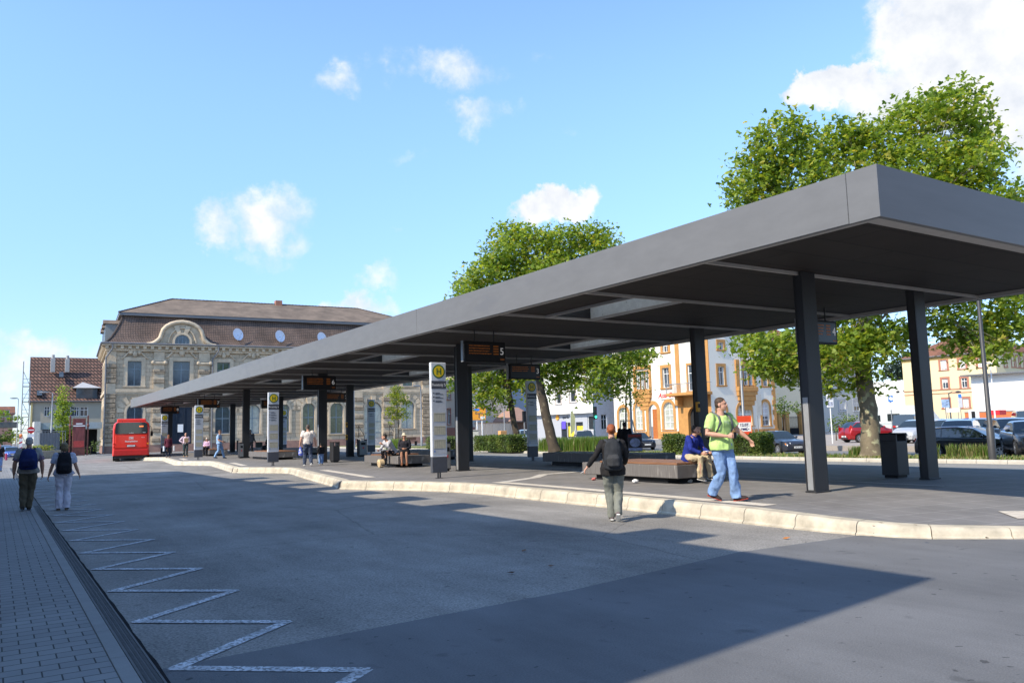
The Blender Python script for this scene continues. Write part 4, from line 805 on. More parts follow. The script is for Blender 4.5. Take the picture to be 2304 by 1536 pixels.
# ============================================================ VEHICLES
M_cg = mat('car_glass', (.02,.028,.03), .04, var=.05, spec=.9, coat=.3); M_rim = mat('alloy_rim', (.55,.56,.58), .3, metal=.7, var=.05)
M_tail = mat('tail_lamp', (.45,.015,.01), .2, var=.05, coat=.5); M_hl = mat('head_lamp', (.62,.66,.70), .1, var=.2, sc=40, coat=.6); M_ind = mat('indicator', (.9,.28,.02), .25); M_plate = mat('number_plate', (.72,.72,.70), .5); M_chrome = mat('chrome', (.7,.7,.72), .15, metal=1., var=.02)
M_trim = mat('black_plastic_trim', (.025,.025,.027), .6, var=.1)
def paint(name, c, metal=.25): return mat(name, c, .28, metal=metal, var=.02, coat=.8, spec=.5)
CARK = {  # x from the nose: base of windscreen, roof front, roof rear, base of rear glass; body heights (x, z) ; roof height (x, z)
 'saloon': dict(L=4.45, W=1.69, g=(1.32,1.98,3.02,3.72), body=[(0,.58),(.12,.72),(.35,.80),(1.32,.91),(3.72,.96),(4.3,.94),(4.45,.80)], roof=[(1.98,1.34),(2.45,1.385),(3.02,1.34)], wh=(.80,3.47), r=.305, pil=(2.42,)),
 'estate': dict(L=4.65, W=1.77, g=(1.28,2.05,4.05,4.48), body=[(0,.55),(.15,.74),(.5,.86),(1.28,.97),(3.6,1.02),(4.48,1.05),(4.65,.80)], roof=[(2.05,1.41),(2.7,1.47),(3.4,1.46),(4.05,1.40)], wh=(.86,3.62), r=.325, pil=(2.45,3.38)),
 'hatch': dict(L=3.9, W=1.69, g=(.98,1.72,3.28,3.74), body=[(0,.55),(.12,.74),(.4,.86),(.98,1.0),(3.0,1.06),(3.74,1.06),(3.9,.75)], roof=[(1.72,1.44),(2.3,1.51),(3.28,1.44)], wh=(.74,3.22), r=.30, pil=(2.28,)),
 'van': dict(L=4.9, W=1.92, g=(.95,1.55,4.72,4.84), body=[(0,.6),(.1,.88),(.4,1.02),(.95,1.14),(4.84,1.14),(4.9,.8)], roof=[(1.55,1.84),(2.3,1.93),(4.72,1.9)], wh=(.95,3.95), r=.33, pil=(2.3,3.5)),
 'suv': dict(L=4.45, W=1.83, g=(1.15,1.85,3.75,4.25), body=[(0,.65),(.12,.86),(.45,.96),(1.15,1.06),(4.25,1.12),(4.45,.85)], roof=[(1.85,1.54),(2.5,1.61),(3.75,1.54)], wh=(.85,3.5), r=.36, pil=(2.45,3.35)),
}
def lerpt(tab, x): return float(np.interp(x, [a for a, b in tab], [b for a, b in tab]))
def car(kind, label, loc, heading, pm, plate='', group='cars parked in the car park', name='parked_car', tail='low', bump=None, amber=False, roofrail=False, Hs=1.):
    K = CARK[kind]; L, Wd, (g0,g1,g2,g3), R = K['L'], K['W']/2, K['g'], K['r']
    t = thing(name, label, 'car', (loc[0],loc[1],loc[2] if len(loc) > 2 else 0), head(heading), group); c = L/2
    xs = set([0,.04,.12,.22,.35,.6,g0,g1,g2,g3,L-.35,L-.2,L-.1,L-.03,L]+[x for x, _ in K['body']]+[x for x, _ in K['roof']])
    for w in K['wh']:
        for q in (-1.12,-1.1,-1.0,-.85,-.6,-.3,0,.3,.6,.85,1.0,1.1,1.12): xs.add(w+q*(R+.05))
    x = .3
    while x < L: xs.add(x); x += .3
    xs = sorted(round(x,3) for x in xs); xs = [x for i, x in enumerate(xs) if i == 0 or x-xs[i-1] > .008]
    def wid(x):
        e = .0
        if x < .8: e = .20*(1-x/.8)**2.2
        if x > L-.6: e = .13*((x-L+.6)/.6)**2.2
        return Wd*(1-e)
    def zlow(x):
        z = .20+ (.06 if x < .3 or x > L-.3 else 0)
        for w in K['wh']:
            d = abs(x-w); RR = R+.055
            if d <= RR: z = max(z, R+sqrt(max(0,RR*RR-d*d)))
            elif d < RR*1.115: z = max(z, .2)
        return z
    B = MB(); rows = []
    for x in xs:
        w, zb, zl = wid(x), lerpt(K['body'], x), zlow(x); y = c-x; hood = .035 if (x < g0 or x > g3) else .0
        zm = max(zl+.02, min(.52, zb-.12)); zm2 = max(zm+.02, zb-.22)
        rows.append([(w*.93,y,zl),(w*.985,y,min(zl+.08,zm)),(w,y,zm),(w*.995,y,zm2),(w*.955,y,zb-.045),(w*.90,y,zb),(w*.55,y,zb+hood*.8),(0,y,zb+hood)])
    n = 8; vs = []; fs = []
    for r in rows: vs += r; vs += [(-a,b,c_) for a, b, c_ in r[:-1]]
    m = 15
    def idx(i, j): return i*m+j if j < 8 else i*m+8+(14-j)    # j 0..14 around
    for i in range(len(rows)-1):
        for j in range(14):
            fs.append((idx(i,j),idx(i+1,j),idx(i+1,j+1),idx(i,j+1)))
    for i in (0, len(rows)-1): fs.append([idx(i,j) for j in range(15)])
    B.add(vs, fs)
    # roof and pillars
    gx = sorted(set([x for x in xs if g0 <= x <= g3]+[g0,g1,g2,g3]+[p+q for p in K['pil'] for q in (-.035,.035)]))
    def zr(x):
        if x <= g1: return lerpt(K['body'],g0)+(K['roof'][0][1]-lerpt(K['body'],g0))*((x-g0)/(g1-g0))**.92
        if x >= g2: return lerpt(K['body'],g3)+(K['roof'][-1][1]-lerpt(K['body'],g3))*((g3-x)/(g3-g2))**.85
        return lerpt(K['roof'], x)
    rh = max(z for _, z in K['roof']); GR = []
    for x in gx:
        zb = lerpt(K['body'],x); z = zr(x); u = (z-zb)/(rh-zb) if rh > zb else 0; w = wid(x); w0 = w*.90; w1 = w0-(.17 if kind != 'van' else .10)*u*Wd; y = c-x
        GR.append([(w0,y,zb-.004),(w0-(w0-w1)*.88,y,zb+(z-zb)*.86 if z-zb > .02 else zb-.002),(w1-.035*(u+.1),y,z),(w1*.55,y,z+.015*u),(0,y,z+.022*u)])
    wins = {}; 
    for i in range(len(gx)-1):
        xm = (gx[i]+gx[i+1])/2; a, b = GR[i], GR[i+1]
        for sg in (1,-1):
            f = lambda p: (sg*p[0],p[1],p[2])
            q = [f(a[0]),f(b[0]),f(b[1]),f(a[1])]
            pil = any(abs(xm-p) < .04 for p in K['pil'])
            if pil: B.add(q, [(0,1,2,3)])
            else:
                seg = sum(xm > p for p in K['pil']); wins.setdefault((sg,seg), []).append(q)
            B.add([f(a[1]),f(b[1]),f(b[2]),f(a[2])], [(0,1,2,3)])
            for j in (2,3):
                q = [f(a[j]),f(b[j]),f(b[j+1]),f(a[j+1])]
                if xm < g1 or xm > g2: wins.setdefault('windscreen' if xm < g1 else 'rear_window', []).append(q)
                else: B.add(q, [(0,1,2,3)])
    import bmesh
    o = B.build('body', pm, t, smooth=35)
    for k, qs in wins.items():
        w = MB()
        for q in qs: w.add(q, [(0,1,2,3)])
        w.build(k if isinstance(k, str) else 'side_window', M_cg, t, smooth=35)
    # sills, arches, underbody
    m_ = MB(); m_.box(-Wd*.86,Wd*.86,c-L+.25,c-.25,.17,.42); m_.build('underbody', M_trim, t)
    m_ = MB(); 
    for sg in (1,-1): m_.box(*sorted((sg*Wd*.985,sg*Wd*1.004)),c-K['wh'][1]+R+.1,c-K['wh'][0]-R-.1,.20,.27)
    m_.build('sill_trim', M_trim, t)
    bm_ = bump or pm
    for yy, nm in ((c,1),(c-L,-1)):
        m_ = MB(); w = Wd*.80; ys = [(-w*1.10,-.16),(-w*.8,-.035),(0,.03),(w*.8,-.035),(w*1.10,-.16)]
        P = [(x, yy+nm*d, 0) for x, d in ys]; top_ = .56; 
        for (xa,ya,_),(xb,yb,_) in zip(P,P[1:]): m_.add([(xa,ya,.24),(xb,yb,.24),(xb,yb,.55),(xa,ya,.55),(xa,ya-nm*.12,.24),(xb,yb-nm*.12,.24),(xb,yb-nm*.12,.57),(xa,ya-nm*.12,.57)], [(0,1,2,3),(3,2,6,7),(0,1,5,4)])
        m_.build('bumper', bm_, t, smooth=30)
        m_ = MB().box(-.42,.42,*sorted((yy+nm*.02,yy+nm*.034)),.27,.36); m_.build('air_intake', M_trim, t)
        p = MB().bev(-.26,.26,*sorted((yy+nm*.026,yy+nm*.045)),.38,.49,.004).build('number_plate', M_plate, t)
        if plate: text(plate, .085, M_ink, p, (0,yy+nm*.047,.435), rot=(pi/2,0,0 if nm < 0 else pi), name='plate_text')
    zh = lerpt(K['body'], .12)
    for sg in (1,-1):
        m_ = MB(); a = sg*wid(.15)*.97; b = sg*wid(.15)*.60
        m_.add([(b,c+.005,zh-.15),(a,c-.10,zh-.15),(a*1.01,c-.38,zh-.07),(a*.95,c-.34,zh-.005),(b,c-.05,zh-.01),(b,c-.2,zh-.1),(a*.9,c-.3,zh-.12)], [(0,1,3,4),(1,2,3),(4,3,6,5),(0,4,5),(2,3,6)]); m_.build('headlight', M_hl, t)
        if amber: MB().add([(a*.99,c-.08,zh-.17),(a*1.02,c-.30,zh-.17),(a*1.03,c-.32,zh-.05),(a*1.0,c-.07,zh-.05)], [(0,1,2,3)]).build('indicator', M_ind, t)
        zt = lerpt(K['body'], L-.15); m_ = MB(); a = sg*wid(L-.1); y = c-L
        if tail == 'high': m_.add([(a*.99,y+.20,zt-.30),(a*.80,y-.012,zt-.30),(a*.82,y-.01,zt+.02),(a*.95,y+.10,zt+.22),(a*.97,y+.25,zt+.0)], [(0,1,2,3,4)])
        else: m_.add([(a*.995,y+.28,zt-.19),(a*.90,y+.0,zt-.20),(a*.62,y-.022,zt-.20),(a*.62,y-.015,zt-.06),(a*.90,y+.02,zt-.05),(a*.99,y+.28,zt-.07)], [(1,2,3,4),(0,1,4,5)])
        m_.build('tail_lamp', M_tail, t)
        m_ = MB(); ym = c-g0-.28; m_.ball((sg*(Wd+.06),ym,lerpt(K['body'],g0)+.09), (.095,.05,.07), 10, 6); m_.box(*sorted((sg*(Wd*.88),sg*(Wd+.02))),ym-.02,ym+.02,lerpt(K['body'],g0)+.04,lerpt(K['body'],g0)+.08); m_.build('mirror', pm, t, smooth=True)
        for i, w in enumerate(K['wh']):
            y = c-w; X = sg*(Wd-.11); tyre = MB().tube([(X-sg*.10,y,R),(X-sg*.09,y,R),(X+sg*.08,y,R),(X+sg*.10,y,R)], [R-.03,R,R,R-.025], 24); hub = thing('wheel', None, None, (0,0,0)); hub.parent = t
            tyre.build('tyre', M_rubber, hub, smooth=40); rm = MB(); rm.tube([(X+sg*.095,y,R),(X+sg*.105,y,R)], [R*.70,R*.68], 20)
            rm.mi = 0; rim = rm.build('rim', M_trim, hub); sp = MB()
            for k in range(7):
                a = 2*pi*k/7; d = Vector((0,cos(a),sin(a))); e = Vector((0,-sin(a),cos(a))); p0 = Vector((X+sg*.112,y,R)); q0 = p0+d*R*.10; q1 = p0+d*R*.64
                sp.add([q0-e*.03,q0+e*.03,q1+e*.022,q1-e*.022], [(0,1,2,3)])
            n_ = 20; sp.add([Vector((X+sg*.113,y+cos(2*pi*k/n_)*R*f,R+sin(2*pi*k/n_)*R*f)) for k in range(n_) for f in (.60,.70)], [(2*k,2*k+1,2*((k+1)%n_)+1,2*((k+1)%n_)) for k in range(n_)]); sp.tube([(X+sg*.10,y,R),(X+sg*.118,y,R)], R*.16, 10); h = sp.build('spokes', M_rim, hub)
    zg = lerpt(K['body'], .05); m_ = MB(); m_.box(-.36,.36,c-.03,c+.012,zg-.14,zg-.02)
    gr = m_.build('grille', M_trim, t); m_ = MB()
    for k in range(4): m_.box(-.36,.36,c+.012,c+.02,zg-.135+k*.032,zg-.127+k*.032)
    m_.box(-.38,-.36,c+.0,c+.022,zg-.15,zg-.01); m_.box(.36,.38,c+.0,c+.022,zg-.15,zg-.01); m_.box(-.36,.36,c+.0,c+.022,zg-.022,zg-.008); m_.build('grille_bars', M_chrome, gr)
    if roofrail:
        for sg in (1,-1): m_ = MB().tube([(sg*(Wd*.74),c-g1-.1,rh-.03),(sg*Wd*.75,c-g1-.25,rh+.02),(sg*Wd*.75,c-g2+.1,rh),(sg*Wd*.74,c-g2+.0,rh-.07)], .014, 6); m_.build('roof_rail', M_chrome, t)
    t.scale = (1,1,Hs)
    return t
def cpos(px, py=None, dist=None, z=0):
    if dist is None: p = G(px, py, z); return (p.x,p.y,z)
    d = RAY(px, 960); f = dist/sqrt(d.x*d.x+d.y*d.y); return (d.x*f,d.y*f,z)
black_p = paint('black_car_paint', (.008,.009,.013)); 
car('saloon', 'old dark grey saloon with amber indicators driving past the clipped hedge', (40.1,32.4,-.29), 201, paint('dark_grey_paint', (.035,.038,.05)), 'GER XP 142', 'cars on the street', 'car', amber=True, bump=M_trim)
car('estate', 'large black estate car behind the grass tufts and the dark lamp post', (38.2,19.8,-.29), 174, black_p, 'SUW K 318', 'cars on the street', 'car', roofrail=True)
car('hatch', 'small red hatchback seen from behind, left of the big plane trunk', (53.2,34.9,.03), 112, paint('red_car_paint', (.36,.01,.012)), 'LD M 55', bump=None, tail='high', name='parked_car')
car('hatch', 'silver compact car facing left behind the dark litter box', (52.6,30.0,.03), 292, paint('silver_paint', (.55,.56,.60)), 'GER B 90', name='parked_car')
car('van', 'black van parked behind the silver compact car', cpos(2048, dist=71, z=.03), 70, black_p, '', name='parked_van')
car('estate', 'pale grey estate with roof rails directly behind the black estate', cpos(2158, dist=49, z=.03), 250, paint('pale_grey_paint', (.42,.41,.39)), '', roofrail=True)
car('saloon', 'dark green saloon behind the grey estate, beside the yellow house', cpos(2122, dist=62, z=.03), 265, paint('dark_green_paint', (.03,.05,.06)), '')
car('estate', 'bright blue car by the low orange red wall', cpos(2232, dist=62, z=.03), 100, paint('blue_car_paint', (.03,.09,.38)), '', tail='high')
car('hatch', 'dark brown rounded car right of the lamp post', cpos(2272, dist=47, z=.03), 225, paint('dark_brown_paint', (.022,.016,.018)), '')
car('saloon', 'black car cut by the right frame edge', cpos(2316, dist=40, z=.03), 235, black_p, 'DUW R 7')
car('van', 'dark van with red lamp at the right frame edge, farthest right', cpos(2312, dist=66, z=.03), 60, paint('navy_paint', (.015,.02,.045)), '', name='parked_van', tail='high')
car('hatch', 'small violet blue car at the yellow house', cpos(2177, dist=88, z=.03), 100, paint('violet_paint', (.07,.05,.35)), '')
car('hatch', 'teal car beside the black column at the yellow house', cpos(2108, dist=90, z=.03), 260, paint('teal_paint', (.01,.14,.15)), '')
car('hatch', 'light blue compact car behind the first plane tree trunk', (48.5,72.5,-.29), 205, paint('ice_blue_paint', (.42,.56,.64)), 'NW L 12', 'cars on the street', 'car', Hs=1.2)
car('suv', 'dark blue off road car beyond the tall grass clumps', (48.3,62.0,-.29), 212, paint('midnight_paint', (.02,.028,.05)), '', 'cars on the street', 'car', roofrail=True)
car('saloon', 'dark car just right of the picture bag, mostly hidden', cpos(1432, dist=66, z=-.29), 200, black_p, '', 'cars on the street', 'car')
car('saloon', 'dark blue car seen between column and white cabinet', cpos(1063, dist=86, z=-.29), 230, paint('dark_blue_paint', (.02,.035,.09)), '', 'cars on the street', 'car')
car('saloon', 'blue saloon at the far left coming out of the side road', cpos(27, dist=112, z=-.29), 172, paint('mid_blue_paint', (.05,.12,.42)), 'LD C 41', 'cars on the side road', 'car')
car('hatch', 'grey blue car behind the blue saloon at the far left', cpos(14, dist=127, z=-.29), 172, paint('steel_blue_paint', (.15,.2,.28)), '', 'cars on the side road', 'car')
for px_, ds_, hd_, kd_, cc_, lb_ in ((2138,54,255,'hatch',(.30,.31,.33),'mid grey compact car between the black column and the pale grey estate'),(2205,55,250,'hatch',(.05,.06,.08),'dark blue grey compact car behind the bonnet of the black estate'),(2208,74,95,'saloon',(.04,.045,.05),'dark saloon parked right at the corner of the white hall'),(2288,56,240,'estate',(.03,.05,.12),'dark blue estate behind the dark brown rounded car'),(2060,60,265,'hatch',(.5,.5,.5),'pale hatchback just left of the second column, mostly hidden')):
    car(kd_, lb_, cpos(px_, dist=ds_, z=.03), hd_, paint('paint_%d_%d' % (px_, ds_), cc_), '')
# caravan / camper
t = thing('camper', 'cream camper van with grey windows in front of the white low building', 'camper', cpos(2032, dist=86, z=.03), head(175), None)
m = MB(); prof = [(-3.0,.45),(3.2,.45),(3.2,1.3),(2.6,2.1),(2.2,2.85),(-2.9,2.9),(-3.05,2.2)]; T_ = Matrix.Rotation(pi/2,4,'Z'); m.T = T_; m.plate(prof, -1.1, 1.1); m.build('body', mat('camper_cream', (.50,.52,.50), .4), t)
for a, b, z0, z1 in ((-2.4,-1.6,1.4,2.0),(-.9,.3,1.4,2.1),(.9,1.6,1.4,2.0)):
    for s_ in (-1,1): m = MB(); m.T = T_; m.box(a,b,*sorted((s_*1.10,s_*1.115)),z0,z1); m.build('side_window', M_cg, t)
m = MB(); m.T = T_; m.box(-2.9,2.6,-1.112,-1.101,1.15,1.2); m.build('stripe', mat('camper_stripe', (.2,.3,.3), .5), t)
for x in (-1.9,2.3):
    for s_ in (-1,1): m = MB(); m.T = T_; m.tube([(x,s_*1.12,.35),(x,s_*.9,.35)], .34, 18); m.build('wheel', M_rubber, t)
# ---------------- the red bus, seen from behind
bp = G(294, 1037, 0); RH = head(8); red = mat('bus_red', (.72,.03,.012), .32, var=.03, coat=.6); darkred = mat('bus_dark_red', (.45,.014,.01), .4)
t = thing('bus', 'red regional bus seen from behind at the far end of the platform', 'bus', (bp.x+6*sin(radians(8)),bp.y+6*cos(radians(8)),0), RH)
w, l, h = 1.25, 12., 3.0
sec = [(-w,.42),(-w,2.5),(-w+.07,2.78),(-w+.28,2.95),(w-.28,2.95),(w-.07,2.78),(w,2.5),(w,.42)]
m = MB(); n = len(sec); st_ = [(-6,.93,.0),(-5.93,.985,.0),(-5.7,1,0),(-2,1,0),(3,1,0),(5.6,1,0),(5.95,.97,0),(6.05,.9,0)]
vs = [(x*s_,y,.42+(z-.42)*(s_ if i else 1)*1.0) for (y,s_,_) in st_ for i, (x,z) in enumerate(sec)]
m.add(vs, [(i*n+j,i*n+(j+1)%n,(i+1)*n+(j+1)%n,(i+1)*n+j) for i in range(len(st_)-1) for j in range(n)]+[list(range(n)),[(len(st_)-1)*n+j for j in range(n)]]); body = m.build('body', red, t, smooth=32)
m = MB(); m.bev(-.98,.98,-5.9,-3.2,2.9,3.13,.06); m.bev(-.85,.85,-1.5,1.5,2.93,3.1,.05); m.build('roof_pod', red, t)
y = -6.02
gl = MB(); gl.plate([(-1.06,2.02),(1.06,2.02),(1.10,2.15),(1.06,2.75),(.9,2.86),(-.9,2.86),(-1.06,2.75),(-1.10,2.15)], y-.03, y+.06); gw = gl.build('rear_window', M_cg, t)
MB().box(.52,.80,y-.036,y-.031,2.52,2.60).build('route_number', mat('route_led', (.6,.12,.03), .5, emit=(1,.2,.05), es=1.0), gw)
text('rendibus', .09, M_white, gw, (0,y-.034,2.08)); text('VRN', .10, M_white, gw, (.86,y-.034,2.10))
MB().bev(-1.06,1.06,y-.03,y+.02,.98,1.92,.03).build('engine_cover', red, t)
MB().bev(-1.18,1.18,y-.07,y+.12,.42,.86,.05).build('rear_bumper', darkred, t)
lg = MB(); lx, lz, yy = 0, 1.70, y-.036
for a in ((-.15,.15,.085,.10),(-.15,.15,-.10,-.085)): lg.box(lx+a[0],lx+a[1],yy-.004,yy,lz+a[2],lz+a[3])
for a in (-.15,.135): lg.box(lx+a,lx+a+.015,yy-.004,yy,lz-.085,lz+.085)
lo = lg.build('emblem_frame', M_white, t); text('DB', .16, M_white, lo, (0,yy-.003,lz), name='emblem_letters', bold=.004)
text('Rheinpfalzbus', .155, M_white, t, (0,y-.036,1.46), name='lettering', shear=.2, bold=.002); text('SETRA', .07, M_white, t, (.80,y-.036,1.72), name='small_lettering') if False else text('89-8031', .07, M_white, t, (.80,y-.036,1.74), name='small_lettering')
MB().bev(-.30,.30,y-.075,y-.03,1.06,1.20,.01).build('plate_recess', M_trim, t); p = MB().box(-.26,.26,y-.082,y-.076,1.075,1.185).build('number_plate', M_plate, t); text('LU DB 815', .09, M_ink, p, (0,y-.084,1.13), name='plate_text')
for sx in (-1,1):
    for z_, r_, mm in ((1.28,.065,M_ind if sx > 0 else M_tail),(1.05,.065,M_tail),(2.93,.045,M_tail)): MB().tube([(sx*(1.13 if z_ < 2 else .62),y-.01,z_),(sx*(1.13 if z_ < 2 else .62),y-.05,z_)], r_, 14).build('tail_lamp', M_tail if mm is M_tail else M_ind, t)
    ar = MB(); ar.tube([(sx*1.2,5.9,2.75),(sx*1.45,6.25,2.7),(sx*1.52,6.3,2.3)], .03, 6); ar.bev(*sorted((sx*1.42,sx*1.62)),6.2,6.36,1.85,2.3,.02); ar.build('mirror', M_trim, t)
    for k in range(6): MB().box(*sorted((sx*1.251,sx*1.262)),-5.4+k*1.85,-5.4+k*1.85+1.78,1.5,2.55).build('side_window', M_cg, t)
    for yw in (-3.6,3.4): MB().tube([(sx*1.0,yw,.5),(sx*1.255,yw,.5)], .5, 22).build('wheel', M_rubber, t, smooth=40)
MB().box(-1.1,1.1,-5.9,5.8,.22,.44).build('underbody', M_trim, t)
for sx in (-1,1): MB().tube([(sx*.75,-5.4,.42),(sx*1.05,-5.4,.42)], .42, 18).build('rear_axle_wheel', M_rubber, t)
# ============================================================ BUILDINGS
def frame(O, ang):           # facade frame: u to the right seen from outside, w inward, z up; ang = heading of the u axis
    u = Vector((sin(radians(ang)),cos(radians(ang)),0)); w = Vector((-u.y,u.x,0))
    return Matrix(((u.x,w.x,0,O[0]),(u.y,w.y,0,O[1]),(0,0,1,O[2] if len(O) > 2 else 0),(0,0,0,1)))
def FU(M, px, py, w=0.):     # where the sight line through a pixel meets the facade plane
    Mi = M.inverted(); o = Mi @ Vector((0,0,CAMZ)); d = Mi.to_3x3() @ RAY(px,py); t = (w-o.y)/d.y; p = o+d*t; return p.x, p.z
def RECT(M, x0, y0, x1, y1, arch=False, w=0.):
    xm, ym = (x0+x1)/2, (y0+y1)/2
    return (FU(M,x0,ym,w)[0], FU(M,x1,ym,w)[0], FU(M,xm,y1,w)[1], FU(M,xm,y0,w)[1], arch)
def outline(op, ins=0., n=12, rise=None):
    u0,u1,z0,z1,a = op; u0 += ins; u1 -= ins; z0 += ins; z1 -= ins
    if not a: return [(u0,z0),(u1,z0),(u1,z1),(u0,z1)]
    r = (u1-u0)/2; ry = r if a is True else (z1-z0)*a if a < 1 else r
    return [(u0,z0),(u1,z0)]+[((u0+u1)/2+r*cos(pi*k/n), z1-ry+ry*sin(pi*k/n)) for k in range(n+1)]
def wallmesh(M, W_, z0, z1, ops, depth=.22, mi=0, mb=None, u_off=0.):
    mb = mb or MB(); mb.T = M; us = sorted({u_off,W_}|{o[i] for o in ops for i in (0,1) if u_off < o[i] < W_}); zs_ = sorted({z0,z1}|{o[i] for o in ops for i in (2,3) if z0 < o[i] < z1})
    for i in range(len(us)-1):
        for j in range(len(zs_)-1):
            a, b = (us[i]+us[i+1])/2, (zs_[j]+zs_[j+1])/2
            if any(o[0] < a < o[1] and o[2] < b < o[3] for o in ops): continue
            mb.quad((us[i],0,zs_[j]),(us[i+1],0,zs_[j]),(us[i+1],0,zs_[j+1]),(us[i],0,zs_[j+1]), mi)
    for o in ops:
        P = outline(o); n = len(P)
        for k in range(n):
            a, b = P[k], P[(k+1)%n]; mb.quad((a[0],0,a[1]),(b[0],0,b[1]),(b[0],depth,b[1]),(a[0],depth,a[1]), mi)
        if o[4]:
            arc = P[2:]; c1, c0 = (o[1],o[3]), (o[0],o[3]); h = len(arc)//2
            for k in range(h): mb.add([(c1[0],0,c1[1]),(arc[k][0],0,arc[k][1]),(arc[k+1][0],0,arc[k+1][1])], [(0,1,2)], mi)
            for k in range(h, len(arc)-1): mb.add([(c0[0],0,c0[1]),(arc[k][0],0,arc[k][1]),(arc[k+1][0],0,arc[k+1][1])], [(0,1,2)], mi)
    return mb
def window(M, op, parent, fm, gm=None, sm=None, sw=.16, mull=1, trans=(.68,), fw_=.07, depth=.16, proud=.045, sill=True, blind=0., lower=None, keystone=False):
    """window > pane; frame and stone surround in one mesh"""
    gm = gm or M_glass; mb = MB(); mb.T = M; P = outline(op); Q = outline(op, fw_); n = len(P)
    for k in range(n):
        a, b, c_, d = P[k], P[(k+1)%n], Q[(k+1)%n], Q[k]
        mb.quad((a[0],depth-.04,a[1]),(b[0],depth-.04,b[1]),(c_[0],depth-.04,c_[1]),(d[0],depth-.04,d[1]),0); mb.quad((d[0],depth-.04,d[1]),(c_[0],depth-.04,c_[1]),(c_[0],depth,c_[1]),(d[0],depth,d[1]),0)
    u0,u1,z0,z1,a = op; top = z1-(.03 if not a else fw_*.6)
    for k in range(mull):
        u = u0+(u1-u0)*(k+1)/(mull+1); mb.box(u-fw_*.45,u+fw_*.45,depth-.045,depth-.005,z0+fw_,top-fw_,0)
    for q in trans:
        z_ = z0+(z1-z0)*q; mb.box(u0+fw_,u1-fw_,depth-.05,depth-.006,z_-fw_*.5,z_+fw_*.5,0)
    mats = [fm]
    if sm:
        mats.append(sm); R_ = outline((u0-sw,u1+sw,z0-(0 if a else sw*.6),z1+sw,a))
        for k in range(n):
            if a and k == 0: continue
            a1,b1,c1,d1 = P[k],P[(k+1)%n],R_[(k+1)%n],R_[k]
            mb.quad((a1[0],-proud,a1[1]),(b1[0],-proud,b1[1]),(c1[0],-proud,c1[1]),(d1[0],-proud,d1[1]),1); mb.quad((d1[0],-proud,d1[1]),(c1[0],-proud,c1[1]),(c1[0],.0,c1[1]),(d1[0],.0,d1[1]),1); mb.quad((a1[0],-proud,a1[1]),(b1[0],-proud,b1[1]),(b1[0],.0,b1[1]),(a1[0],.0,a1[1]),1)
        if sill: mb.box(u0-sw-.06,u1+sw+.06,-proud-.07,.0,z0-.12,z0-.003,1)
    o = mb.build('window', mats, parent, fix=False); o.matrix_parent_inverse = parent.matrix_world.inverted() if False else Matrix.Identity(4)
    g_ = MB(); g_.T = M; G_ = outline(op, fw_*.5); g_.add([(p[0],depth-.002,p[1]) for p in G_], [range(len(G_))]); g_.build('pane', gm, o, fix=False)
    if blind > 0:
        b_ = MB(); b_.T = M; b_.box(u0+fw_,u1-fw_,depth-.035,depth-.012,z1-(z1-z0)*blind,z1-fw_); b_.build('roller_blind', mat('roller_blind', (.55,.53,.52), .7), o)
    return o
def bld(name, label, cat='building', group=None): return thing(name, label, cat, (0,0,0), 0, group)
# dark window glass with reflections of sky and trees put into the colour
M_curt = mat('curtain_behind_glass', (.42,.44,.38), .25, var=.25, sc=3, spec=.8); M_gl2 = mat('sky_tinted_glass', (.06,.08,.10), .08, var=.4, sc=1.2, spec=.9); M_glgreen = mat('tree_tinted_glass', (.05,.075,.04), .08, var=.7, sc=2.5, spec=.9)
# ---------------- sandstone post office
def blockmat(name, c1, c2, mort, bw, rh, ms, bump=.8, var=.28): return brickmat(name, c1, c2, mort, bw, rh, ms, 'xz+yz', .9, var, bump, big=.5)
M_stone = blockmat('sandstone_blocks', (.52,.42,.295), (.44,.355,.25), (.25,.205,.15), 1.15, .46, .022); M_stone2 = mat('smooth_sandstone', (.52,.42,.295), .85, var=.25, sc=1.3, bump=.2); M_rust = brickmat('rusticated_stone', (.28,.22,.155), (.35,.28,.20), (.15,.12,.085), .9, .44, .04, 'xz+yz', .95, .35, .9, big=2.5)
M_plinth = mat('red_sandstone_plinth', (.27,.16,.125), .9, var=.25, sc=1.5, bump=.3)
M_tile = brickmat('weathered_roof_tiles', (.175,.12,.095), (.13,.095,.08), (.045,.036,.032), .24, .22, .028, 'xz+yz', .85, .4, .8, big=.35); M_tile2 = mat('mossy_brown_roof', (.16,.12,.088), .9, var=.42, sc=.55, bump=.5, bsc=9, det=10, spots=((.30,.22,.15), 3.5, .68)); M_lead = mat('lead_trim', (.15,.155,.165), .55, var=.1); M_wf = mat('grey_blue_window_frame', (.20,.25,.28), .5)
PO = bld('post_office', 'large old sandstone office building with a brown mansard roof and round gable')
c0 = G(236,1022,0); OM = frame((c0.x,c0.y,0), 94.0); ZE = FU(OM,237,775)[1]; UR = FU(OM,986,900)[0]; print('PO', c0, ZE, UR)
ops = [RECT(OM,287,812,318,868), RECT(OM,389,812.5,427,869), RECT(OM,488,815,517,870), RECT(OM,556,816,583,870)]+[RECT(OM,906,838,928,868)]
arch = [RECT(OM,284,909,321,1000,True), RECT(OM,484,910,518,975,True), RECT(OM,552,909,585,975,True), RECT(OM,627,908,651,972,True), RECT(OM,681,906,708,974,True), RECT(OM,743,905,772,975,True), RECT(OM,819.5,903,860,1003,True), RECT(OM,902,900,932,963,True)]
door = RECT(OM,380,912,432,1012)
zb = .9
wm = wallmesh(OM, UR, zb, ZE-.7, ops+arch+[door], .35); wm.T = OM
side = []
SM = frame((c0.x,c0.y,0), 4.0)     # left side wall: u runs away to the back
